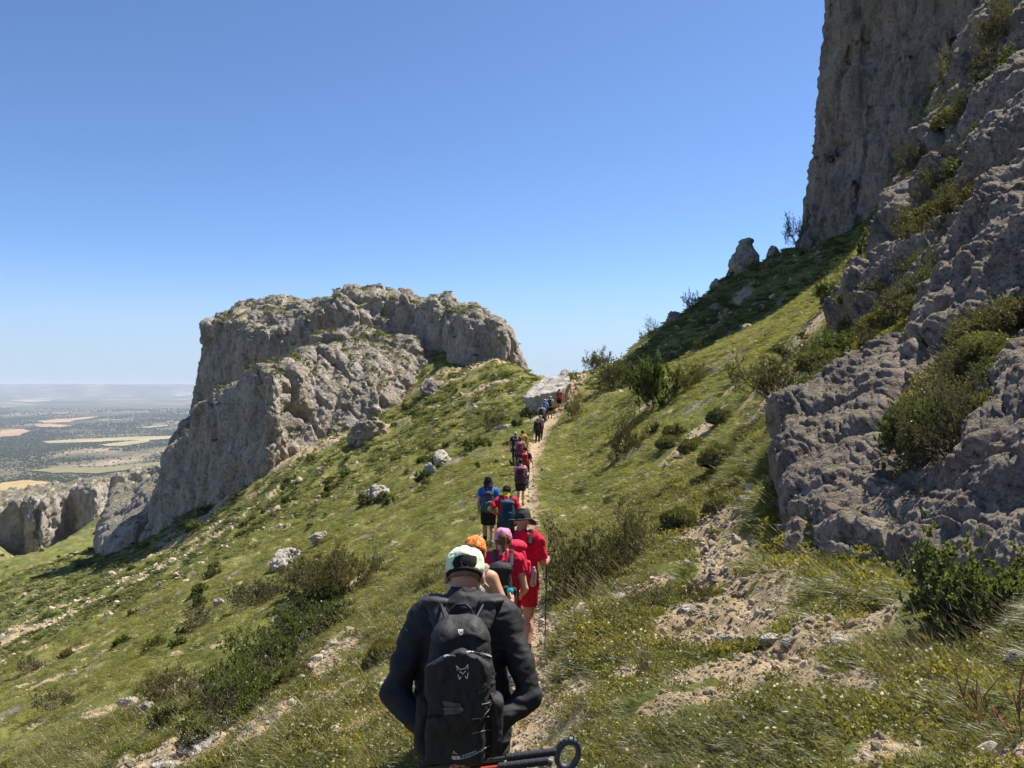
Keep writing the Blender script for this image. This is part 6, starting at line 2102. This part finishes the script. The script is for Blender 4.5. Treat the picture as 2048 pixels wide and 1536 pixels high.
r, q, s = hiker('hiker in a red shirt and black cap with a yellow green neck gaiter', 1012, 972, 12.3, 1.76, -0.1, 0.010, B, nominal=1.72, skin=SKIN_TAN, shirt=K('red_tee_bright', (0.56, 0.015, 0.035)), sleeve=0.75, hem=-0.12, bottom=K('leggings_black', BLACK), leg=1.55, shoe=SH_GREY, hair='short', hairmat=DARK_HAIR, hat='cap', hatmat=K('cap_black', (0.025, 0.025, 0.027)))
mesh_part('neck_gaiter', lambda p: smax(cone(p, B.neck + V3(0, 0, -0.035), B.headup(0, 0.01, 0.09), 0.088, 0.074), -cone(p, B.neck + V3(0, 0, -0.035), B.headup(0, 0.01, 0.12), 0.05, 0.05), 0.004) + fold(p, 0.008, 4, (12, 12, 40)), *tighten([B.neck, B.head], 0.15), 0.009, K('gaiter_lime', (0.50, 0.60, 0.02)), r)
make_pack('teal blue rucksack hanging to the right on the red shirt', r, B, 0.010, K('pack_petrol', (0.012, 0.05, 0.085)), lid=K('pack_petrol_light', (0.02, 0.085, 0.14)), w=0.15, d=0.11, zlo=-0.10, zhi=0.43, off=(0.06, 0), strap=K('strap_petrol', (0.04, 0.06, 0.08)), seed=7)
B = Body(0.32, 0.10, 0.28, ('straps',), ('pole', -0.05), 'm', 1.10)
r, q, s = hiker('hiker in a black brimmed hat, red t-shirt and red shorts', 1042, 1020, 7.6, 1.76, -0.12, 0.0085, B, nominal=1.74, skin=SKIN_RED, shirt=K('crimson_tee', (0.60, 0.010, 0.045)), sleeve=0.85, hem=-0.13, bottom=K('shorts_red', (0.50, 0.012, 0.03)), leg=0.62, sock=(K('calf_black', BLACK), 0.25), shoe=SH_GREY, hair='short', hairmat=GREY_HAIR, hat='bucket', hatmat=K('hat_washed_black', (0.040, 0.040, 0.043)))
pk13 = make_pack('red rucksack of the hiker in the black brimmed hat', r, B, 0.008, K('pack_crimson', (0.55, 0.015, 0.05)), lid=K('pack_crimson_lid', (0.62, 0.02, 0.06)), w=0.14, d=0.10, zlo=0.02, zhi=0.43, off=(-0.05, 0), strap=K('strap_black', (0.03, 0.03, 0.032)), seed=9)
for k in range(4):                                                     # crossed red bungee cords over the front of the pack
    a, b = B.pel + rotx(V3(-0.13, -0.345, 0.10 + 0.06 * k), B.lean), B.pel + rotx(V3(0.05, -0.345, 0.14 + 0.06 * k), B.lean)
    if k % 2: a[2], b[2] = b[2], a[2]
    V_, F_ = tubes(np.array([[a, b]]), np.array([0.007]), np.array([0.007]), 6)
    link('bungee_cord', new_mesh('bungee_cord', V_, F_, K('cord_red', (0.62, 0.03, 0.07))), pk13)
mesh_part('water_bottle', lambda p: smin(cone(p, B.pel + V3(0.155, -0.20, 0.02), B.pel + V3(0.165, -0.21, 0.16), 0.036, 0.034), cone(p, B.pel + V3(0.165, -0.21, 0.16), B.pel + V3(0.168, -0.21, 0.20), 0.02, 0.02), 0.01), *tighten([B.pel + V3(0.16, -0.2, 0.02), B.pel + V3(0.16, -0.2, 0.2)], 0.06), 0.008, K('bottle_grey', (0.30, 0.31, 0.33), 0.3, 0, 0, spec=0.6), pk13)
tip = hit(1089, 1316)
make_pole('long black trekking pole held by the hiker in the black brimmed hat', to_world(r, B.wr[1] + B.hd[1] * 0.085 + B.pn[1] * 0.022 + V3(0, 0, 0.06)), tip)
BAND = NT('orange_print')
_o = BAND.obj()
_w = BAND.noise(_o, 22.0, 3, 0.6, 2.5)
BAND.done(BAND.ramp(_w, [(0.36, (0.55, 0.05, 0.012)), (0.45, (0.80, 0.16, 0.02)), (0.51, (0.90, 0.42, 0.10)), (0.55, (0.60, 0.08, 0.02)), (0.62, (0.85, 0.50, 0.20))]), 0.85, BAND.bump(_w, 0.3, 0.02))
B = Body(-0.28, 0.10, 0.15, ('pole',), ('at', V3(0.235, 0.00, 1.10), V3(0.20, 0.20, 0.98)), 'f', 1.0)
r, q, s = hiker('hiker in a pink cap with a brown ponytail and a red top', 1006, 1066, 6.4, 1.66, 0.0, 0.0075, B, nominal=1.70, skin=SKIN_FAIR, shirt=K('cerise_tee', (0.60, 0.010, 0.06)), sleeve=0.42, hem=-0.14, bottom=K('skirt_red', (0.45, 0.01, 0.03)), leg=0.6, sock=(K('sock_white', (0.7, 0.7, 0.68)), 0.2), shoe=SH_GREY, hair='pony', hairmat=BROWN_HAIR, hat='cap', hatmat=K('cap_pink', (0.70, 0.26, 0.44)))
make_pack('plain black rucksack on the red top below the pink cap', r, B, 0.0075, K('pack_matt_black', (0.028, 0.028, 0.030), 0.75), w=0.135, d=0.085, zlo=-0.02, zhi=0.43, off=(-0.03, 0), strap=K('strap_charcoal', (0.07, 0.068, 0.065)), seed=11)
B = Body(0.28, 0.12, 0.25, ('swing', 0.1), ('at', V3(0.300, -0.06, 1.155), V3(0.315, 0.165, 1.155), V3(-1, 0, 0.1)), 'f', 1.0)
r15, q15, s15 = hiker('hiker in an orange printed headscarf with bare shoulders, behind the mint cap', 945, 1087, 4.6, 1.69, -0.1, 0.0062, B, nominal=1.70, skin=SKIN_TAN, shirt=K('beige_tank', (0.34, 0.28, 0.24)), shirt_style='tank', bottom=K('shorts_grey', (0.10, 0.10, 0.10)), leg=0.7, sock=(K('sock_white', (0.7, 0.7, 0.68)), 0.22), shoe=SH_GREY, hair='short', hairmat=BROWN_HAIR, hat='bandana', hatmat=BAND.m)
make_pack('beige grey rucksack of the hiker in the orange headscarf', r15, B, 0.0075, K('pack_beige', (0.30, 0.25, 0.22)), w=0.13, d=0.07, zlo=0.0, zhi=0.40, strap=K('strap_beige', (0.36, 0.31, 0.28)), seed=13)
make_pole('trekking pole with a turquoise knob in the bare armed hand', to_world(r15, B.wr[1] + B.hd[1] * 0.085 + B.pn[1] * 0.022 + V3(0, 0, 0.075)), hit(1066, 1345), knob=K('knob_turquoise', (0.02, 0.38, 0.52), 0.3, 0, 0, spec=0.5), r=1.15)

# --- the hiker right in front of the camera: mint cap, black jacket, black rucksack, folded poles held behind the back
from mathutils.bvhtree import BVHTree
from mathutils import Vector
B = Body(0.22, 0.10, 0.42, ('at', V3(-0.305, -0.09, 1.10), V3(-0.10, -0.22, 0.93), V3(0, -1, 0)), ('at', V3(0.310, -0.09, 1.10), V3(0.10, -0.22, 0.95), V3(0, -1, 0)), 'm', 1.18)
B.sh[0][0] -= 0.015; B.sh[1][0] += 0.015
q, s = standing(925, 1106, 3.2, 1.70, 1.715)
JACKET = K('jacket_black', (0.020, 0.021, 0.024), 0.7, 0.45, 0.15, spec=0.3)
MINT = K('cap_mint', (0.70, 0.80, 0.56), 0.8, 1.2, 0.2)
front = make_person('hiker closest to the camera, in a mint cap and a black jacket', q, 0.0, s, B, 0.0065, SKIN_RED, shirt=JACKET, sleeve=1.3, hem=-0.10, bottom=K('trousers_black', (0.02, 0.02, 0.022)), leg=1.97, shoe=SH_BLACK,
                    hat='cap', hatmat=MINT, cap_trim=K('cap_black_mesh', (0.015, 0.015, 0.017), 0.9), hair='short', hairmat=hair_mat('hair_cropped', (0.20, 0.13, 0.10)), collar=JACKET, beard=hair_mat('beard_white', (0.62, 0.58, 0.52)))
PB = K('pack_front_black', (0.022, 0.022, 0.024), 0.7, 0.5, 0.35, spec=0.3)
PB2 = K('pack_front_panel', (0.030, 0.030, 0.032), 0.65, 0.5, 0.35, spec=0.35)
pk = bpy.data.objects.new('backpack', None); COL.objects.link(pk)
pk.location, pk.rotation_euler, pk.scale = front.location, front.rotation_euler, front.scale
tag(pk, 'large black rucksack with a fox head emblem on the hiker closest to the camera', 'backpack', 'rucksacks carried by the hikers')
L = B.lean
org = B.pel.copy()
ca, sa = math.cos(L), math.sin(L)
back, dp, W0, ZL, ZH = -0.125, 0.085, 0.142, -0.07, 0.515


def ploc(p):
    g = p - org.astype(np.float32)
    return np.stack([g[:, 0], g[:, 1] * ca - g[:, 2] * sa, g[:, 1] * sa + g[:, 2] * ca], 1)


def pmain(q, grow=0.0):
    zc, hz = (ZL + ZH) / 2, (ZH - ZL) / 2
    n = (q[:, 2] - zc) / hz
    q2 = q.copy()
    q2[:, 0] = q[:, 0] * (1 + 0.38 * np.clip(n, 0, 1) ** 2)
    q2[:, 1] = q[:, 1] - 0.05 * np.clip(n - 0.35, 0, 1)          # the top leans in towards the neck
    return rbox(q2, (0, back - dp, zc), (W0 + grow, dp + grow, hz + grow), 0.085) * 0.9 - 0.012 * np.clip(1 - n * n, 0, 1)


_lo, _hi = tighten([org + rotx(V3(0, back - dp, ZL), L), org + rotx(V3(0, back - dp, ZH), L)], 0.28)
arcA = lambda q: 0.452 - 1.9 * q[:, 0] ** 2 + 0.012 * np.sin(q[:, 0] * 30)
arcB = lambda q: 0.400 - 2.6 * q[:, 0] ** 2 + 0.010 * np.sin(q[:, 0] * 24 + 1)
wr_ = lambda q, sd, a=0.006: a * fbm(q * np.array([16, 16, 11], np.float32), 3, seed=sd)
mesh_part('pack_body', lambda p: (lambda q: pmain(q) + wr_(q, 61, 0.009))(ploc(p)), _lo, _hi, 0.006, PB, pk)
mesh_part('top_panel', lambda p: (lambda q: smax(pmain(q, 0.010), arcA(q) - q[:, 2], 0.005) + wr_(q, 62))(ploc(p)), _lo, _hi, 0.006, PB2, pk)
mesh_part('front_pocket', lambda p: (lambda q: smax(smax(rbox(q, (0.0, back - 2 * dp - 0.012, 0.20), (0.132, 0.045, 0.235), 0.042) - 0.012 * np.clip(1 - ((q[:, 2] - 0.25) / 0.2) ** 2, 0, 1), q[:, 2] - arcB(q), 0.006), -(q[:, 2] - 0.07 - 0.9 * np.abs(q[:, 0] - 0.02)), 0.01) + wr_(q, 63, 0.012))(ploc(p)), _lo, _hi, 0.006, PB, pk)
mesh_part('stretch_pocket', lambda p: (lambda q: smax(rbox(q, (-0.01, back - 2 * dp - 0.006, 0.06), (0.125, 0.040, 0.125), 0.035), q[:, 2] - 0.16 - 0.25 * q[:, 0], 0.008) + wr_(q, 64, 0.010))(ploc(p)), _lo, _hi, 0.006, PB, pk)
for sg in (-1, 1):
    mesh_part('side_pocket', lambda p: (lambda q: rbox(q, (sg * (W0 + 0.012), back - dp * 0.95, 0.07), (0.036, dp * 0.72, 0.125), 0.032) + wr_(q, 65 + sg, 0.012))(ploc(p)), _lo, _hi, 0.007, PB, pk)
    i = (sg + 1) // 2
    S_ = B.sh[i]
    st = [org + rotx(V3(sg * 0.075, back - 0.015, 0.44), L), S_ + V3(-sg * 0.072, -0.055, 0.098), S_ + V3(-sg * 0.060, 0.055, 0.082), S_ + V3(-sg * 0.06, 0.145, -0.10), B.pel + V3(sg * 0.18, -0.04, 0.12)]

    def f_st(p):
        dd = None
        for a_, b_ in zip(st[:-1], st[1:]):
            e = cone(p, a_, b_, 0.050, 0.046, (1, 0.5, 0.30))
            dd = e if dd is None else smin(dd, e, 0.02)
        return dd + 0.003 * fbm(p * np.float32(24), 2, seed=71)
    mesh_part('shoulder_strap', f_st, *tighten(st, 0.08), 0.007, PB2, pk)
    a, b = org + rotx(V3(sg * 0.06, back - 0.09, 0.50), L), S_ + V3(-sg * 0.085, -0.02, 0.108)
    V_, F_ = tubes(np.array([[a, b]]), np.array([0.007]), np.array([0.007]), 6)
    link('load_lifter', new_mesh('load_lifter', V_, F_, M_RUBBER, smooth=True), pk)
hp = [org + rotx(V3(*v), L) for v in ((-0.055, back - 0.03, 0.50), (-0.045, back - 0.02, 0.545), (-0.02, back - 0.015, 0.565), (0.02, back - 0.015, 0.565), (0.045, back - 0.02, 0.545), (0.055, back - 0.03, 0.50))]
V_, F_ = tubes(np.array([[hp[k], hp[k + 1]] for k in range(5)]), np.full(5, 0.006), np.full(5, 0.006), 6)
link('haul_loop', new_mesh('haul_loop', V_, F_, M_RUBBER, smooth=True), pk)

# prints, piping, cords: laid on the pack's surface
vs, fs, off_ = [], [], 0
for o in list(pk.children):
    if o.name.split('.')[0] in ('pack_body', 'top_panel', 'front_pocket', 'stretch_pocket', 'side_pocket'):
        n = len(o.data.vertices)
        co = np.zeros(n * 3, np.float32); o.data.vertices.foreach_get('co', co)
        vs.append(co.reshape(-1, 3)); fs += [[v + off_ for v in f.vertices] for f in o.data.polygons]; off_ += n
bvh = BVHTree.FromPolygons([tuple(map(float, v)) for v in np.concatenate(vs)], fs)
eye = (np.zeros(3) - np.array(pk.location)) / s


def lay(px, py, lift=0.0018):
    """point on the pack where the photograph shows (px, py)"""
    d = Vector((float((px - 1024) / FPX), 1.0, float((768 - py) / FPX))).normalized()
    loc_, nor, _i, _d = bvh.ray_cast(Vector(eye.tolist()), d)
    if loc_ is None: return None
    if nor.dot(d) > 0: nor = -nor
    return np.array(loc_ + nor * lift)


def stroke(name, lines, width, mat, lift=0.0018, step=2.0):
    V, F = [], []
    for ln in lines:
        ln = np.array(ln, float)
        pts = [ln[0]]
        for a, b in zip(ln[:-1], ln[1:]):
            m = max(1, int(np.hypot(*(b - a)) / step))
            pts += [a + (b - a) * (k / m) for k in range(1, m + 1)]
        pts = np.array(pts)
        tg = np.gradient(pts, axis=0)
        nm = np.stack([-tg[:, 1], tg[:, 0]], 1)
        nm /= np.linalg.norm(nm, axis=1, keepdims=True) + 1e-9
        prev = None
        for p_, n_ in zip(pts, nm):
            a, b = lay(*(p_ + n_ * width / 2), lift), lay(*(p_ - n_ * width / 2), lift)
            if a is None or b is None: prev = None; continue
            V += [a, b]
            if prev is not None: F.append([prev, prev + 1, len(V) - 1, len(V) - 2])
            prev = len(V) - 2
    if F: link(name, new_mesh(name, V, F, mat), pk)


SILVER = K('reflective_silver', (0.55, 0.56, 0.58), 0.45, 0.1, 0, spec=0.6)
PRINT = K('print_white', (0.72, 0.72, 0.70), 0.6, 0.05, 0)
FX = lambda pts: [(905 + x * 45 / 1536, 1320 + y * 45 / 1536) for x, y in pts]
stroke('fox_emblem', [FX([(350, 700), (310, 520), (250, 360), (400, 500), (530, 640), (700, 590), (860, 560), (960, 410), (1045, 300), (1040, 450), (1035, 620)]), FX([(490, 795), (580, 810), (650, 880), (715, 945), (765, 890), (820, 790), (930, 735)]),
                      FX([(385, 970), (410, 1130), (505, 1330), (540, 1210), (600, 1115)]), FX([(870, 1070), (990, 1270), (1050, 1100), (1065, 870)])], 1.7, PRINT, 0.003, 0.8)
HX = lambda pts: [(905 + x * 40 / 2048, 1250 + y * 30 / 1536) for x, y in pts]
ring = lambda cx, cy, rx, ry, a0=0, a1=360: [(cx + rx * math.cos(math.radians(a)), cy + ry * math.sin(math.radians(a))) for a in np.linspace(a0, a1, 13)]
stroke('round_emblem', [HX([(610, 480), (650, 720)]), HX([(650, 610), (760, 560)]), HX([(740, 470), (770, 660)]), HX(ring(850, 570, 70, 90)), HX(ring(1000, 570, 85, 95)), HX([(850, 690), (850, 790)]), HX([(650, 720), (700, 860), (800, 960), (870, 985), (960, 950), (1030, 850), (1060, 740)])], 1.5, PRINT, 0.003, 0.7)
stroke('reflective_piping', [[(889, 1314), (900, 1311), (911, 1312)], [(932, 1306), (945, 1304), (960, 1306), (975, 1310), (987, 1317)]], 3.6, SILVER, 0.004)
stroke('zip', [[(856, 1336), (866, 1326), (878, 1319), (890, 1314), (911, 1312), (932, 1306), (960, 1306), (988, 1318), (993, 1328)]], 1.2, M_RUBBER, 0.005)
PATCH = K('pocket_grey_green', (0.10, 0.115, 0.105), 0.6, 0.5, 0.2)
stroke('reflective_patch', [[(885, 1404), (921, 1410)], [(887, 1409.5), (922, 1412.5)], [(888, 1419), (922, 1420)], [(889, 1426), (921, 1424)]], 6.2, PATCH, 0.003, 4)
stroke('pocket_mesh', [[(885, 1480 + 9 * k), (932, 1478 + 9 * k)] for k in range(4)], 8.6, K('mesh_olive', (0.030, 0.034, 0.022), 0.8), 0.0025, 5)
CORD = K('cord_grey', (0.22, 0.22, 0.23), 0.5, 0.1, 0)
for a, b in (((963, 1408), (978, 1405)), ((960, 1440), (978, 1416)), ((944, 1438), (976, 1432)), ((945, 1466), (982, 1457)), ((965, 1497), (977, 1490)), ((885, 1416), (925, 1416))):
    P_ = [lay(a[0] + (b[0] - a[0]) * k / 6, a[1] + (b[1] - a[1]) * k / 6, 0.006) for k in range(7)]
    P_ = [v for v in P_ if v is not None]
    if len(P_) > 1:
        V_, F_ = tubes(np.array([[P_[k], P_[k + 1]] for k in range(len(P_) - 1)]), np.full(len(P_) - 1, 0.0022), np.full(len(P_) - 1, 0.0022), 5)
        link('bungee_cord', new_mesh('bungee_cord', V_, F_, CORD), pk)
stroke('compression_strap', [[(981, 1385), (990, 1410), (997, 1450), (1000, 1484)], [(968, 1368), (990, 1362), (1004, 1366)], [(955, 1388), (975, 1372), (990, 1340)]], 5.5, K('webbing', (0.045, 0.045, 0.047), 0.7), 0.007)
stroke('buckle', [[(992, 1366), (1006, 1374)], [(996, 1476), (1006, 1482)], [(922, 1414), (928, 1420)]], 7, K('buckle_plastic', (0.10, 0.10, 0.105), 0.4, 0, 0, spec=0.5), 0.010)


def lettering(name, text, px, py, size, slope, mat):
    """small printed words following the hem of the pocket"""
    cu = bpy.data.curves.new(name, 'FONT')
    cu.body = text
    cu.size = 1.0
    tmp = bpy.data.objects.new(name + '_outline', cu)
    COL.objects.link(tmp)
    bpy.context.view_layer.update()
    me = bpy.data.meshes.new_from_object(tmp.evaluated_get(bpy.context.evaluated_depsgraph_get()))
    bpy.data.objects.remove(tmp)
    V, ok = [], True
    for v in me.vertices:
        x, y = v.co.x * size, v.co.y * size
        q_ = lay(px + x, py - y - slope * x - 0.012 * x * x * 0.5, 0.003)
        if q_ is None: ok = False; q_ = V[-1] if V else np.zeros(3)
        V.append(q_)
    F = [list(f.vertices) for f in me.polygons]
    link(name, new_mesh(name, V, F, mat), pk)


lettering('printed_word', 'ARAGONESA', 923, 1513, 5.0, 0.18, PRINT)
lettering('printed_word', 'DE MONTAÑISMO', 923, 1518, 5.0, 0.16, PRINT)
CX = lambda pts: [(896 + x * 70 / 2048, 1496 + y * 28 / 819) for x, y in pts]
stroke('castle_emblem', [CX([(300, 440), (300, 640)]), CX([(380, 480), (380, 640)]), CX([(470, 480), (470, 540)]), CX([(570, 470), (570, 650)]), CX([(640, 430), (650, 650)]), CX([(290, 490), (650, 490)]), CX([(300, 620), (500, 630)]), CX([(470, 600), (470, 640)])], 2.4, PRINT, 0.003, 1)
stroke('castle_outline', [CX([(185, 640), (250, 430)]), CX([(280, 350), (340, 150), (430, 300), (560, 320)]), CX([(690, 490), (750, 650)])], 0.9, PRINT, 0.003, 1)

# two folded trekking poles gripped behind the back, their handles sticking out to the right
def folded_pole(label, a, b, red=False, loop=True):
    o = bpy.data.objects.new('trekking_pole', None); COL.objects.link(o)
    a, b = np.array(a), np.array(b)
    o.location = [float(v) for v in a]
    tag(o, label, 'trekking pole', 'trekking poles of the hikers')
    u = (b - a) / np.linalg.norm(b - a); Ln = np.linalg.norm(b - a)
    sg = lambda p, q_, r0, r1, n=12: tubes(np.array([[u * p, u * q_]]), np.array([r0]), np.array([r1]), n)
    V, F = sg(-0.15, Ln - 0.27, 0.009, 0.009)
    link('shaft', new_mesh('shaft', V, F, K('shaft_red', (0.42, 0.05, 0.04), 0.4, 0, 0, spec=0.5) if red else K('shaft_black', (0.03, 0.04, 0.04), 0.35, 0, 0, spec=0.5), smooth=True), o)
    Vs, Fs, k = [], [], 0
    n = 7
    for j in range(n):                                              # the foam grip is ribbed
        p0 = Ln - 0.27 + j * 0.031
        for V, F in (sg(p0, p0 + 0.027, 0.0165, 0.0175), sg(p0 + 0.027, p0 + 0.031, 0.0175, 0.0150)):
            Vs.append(V); Fs.append(F + k); k += len(V)
    link('grip', new_mesh('grip', np.concatenate(Vs), np.concatenate(Fs), K('foam_black', (0.030, 0.032, 0.038), 0.7, 0.1, 0.4), smooth=True), o)
    w = V3(0, 0, 1); w = w - u * (w @ u); w /= np.linalg.norm(w)
    c0 = u * (Ln - 0.055)
    m = 20
    ringp = []
    for j in range(m):                                              # hand loop: a moulded ring on the end of the grip
        an = 2 * math.pi * j / m
        ringp.append(c0 + u * (0.052 + 0.047 * math.cos(an) + 0.012 * math.sin(an)) + w * (-0.018 + 0.058 * math.sin(an)))
    segs = np.array([[ringp[j], ringp[(j + 1) % m]] for j in range(m)])
    rr = np.array([0.0125 + 0.005 * math.sin(2 * math.pi * j / m) ** 2 for j in range(m)])
    V, F = tubes(segs, rr, np.roll(rr, -1), 8)
    V2, F2 = tubes(np.array([[u * (Ln - 0.06), c0 + u * 0.012 - w * 0.01]]), np.array([0.017]), np.array([0.020]), 12)
    if not loop: V, F = V2[:0], F2[:0]
    link('hand_loop' if loop else 'grip_end', new_mesh('hand_loop' if loop else 'grip_end', np.concatenate([V, V2]), np.concatenate([F, F2 + len(V)]), K('loop_grey', (0.055, 0.065, 0.085), 0.5, 0, 0, spec=0.45), smooth=True), o)


dpl = q[1] - 0.30 * s
folded_pole('upper of two folded trekking poles held behind the back of the front hiker', P(860, 1535, dpl), P(1136, 1500, dpl + 0.02))
folded_pole('lower red shafted of two folded trekking poles held behind the back', P(850, 1552, dpl - 0.03), P(1122, 1519, dpl - 0.02), True, False)

# ------------------------------------------------------------------ the air between here and the horizon
hm = bpy.data.materials.new('haze_air')
hm.use_nodes = True
hn, hl = hm.node_tree.nodes, hm.node_tree.links
hn.remove(hn['Principled BSDF'])
pv = hn.new('ShaderNodeVolumePrincipled')
pv.inputs['Color'].default_value = (0.64, 0.74, 0.90, 1)
pv.inputs['Density'].default_value = 4.2e-5
pv.inputs['Anisotropy'].default_value = 0.0
hl.new(pv.outputs[0], hn['Material Output'].inputs['Volume'])
_l = np.array([-95000, -6000, -620.0]); _h = np.array([95000, 115000, 130.0])
hv = np.array([[_l[0], _l[1], _l[2]], [_h[0], _l[1], _l[2]], [_h[0], _h[1], _l[2]], [_l[0], _h[1], _l[2]], [_l[0], _l[1], _h[2]], [_h[0], _l[1], _h[2]], [_h[0], _h[1], _h[2]], [_l[0], _h[1], _h[2]]])
hf = np.array([[0, 3, 2, 1], [4, 5, 6, 7], [0, 1, 5, 4], [1, 2, 6, 5], [2, 3, 7, 6], [3, 0, 4, 7]])
tag(link('haze', new_mesh('haze', hv, hf, hm)), kind='stuff')
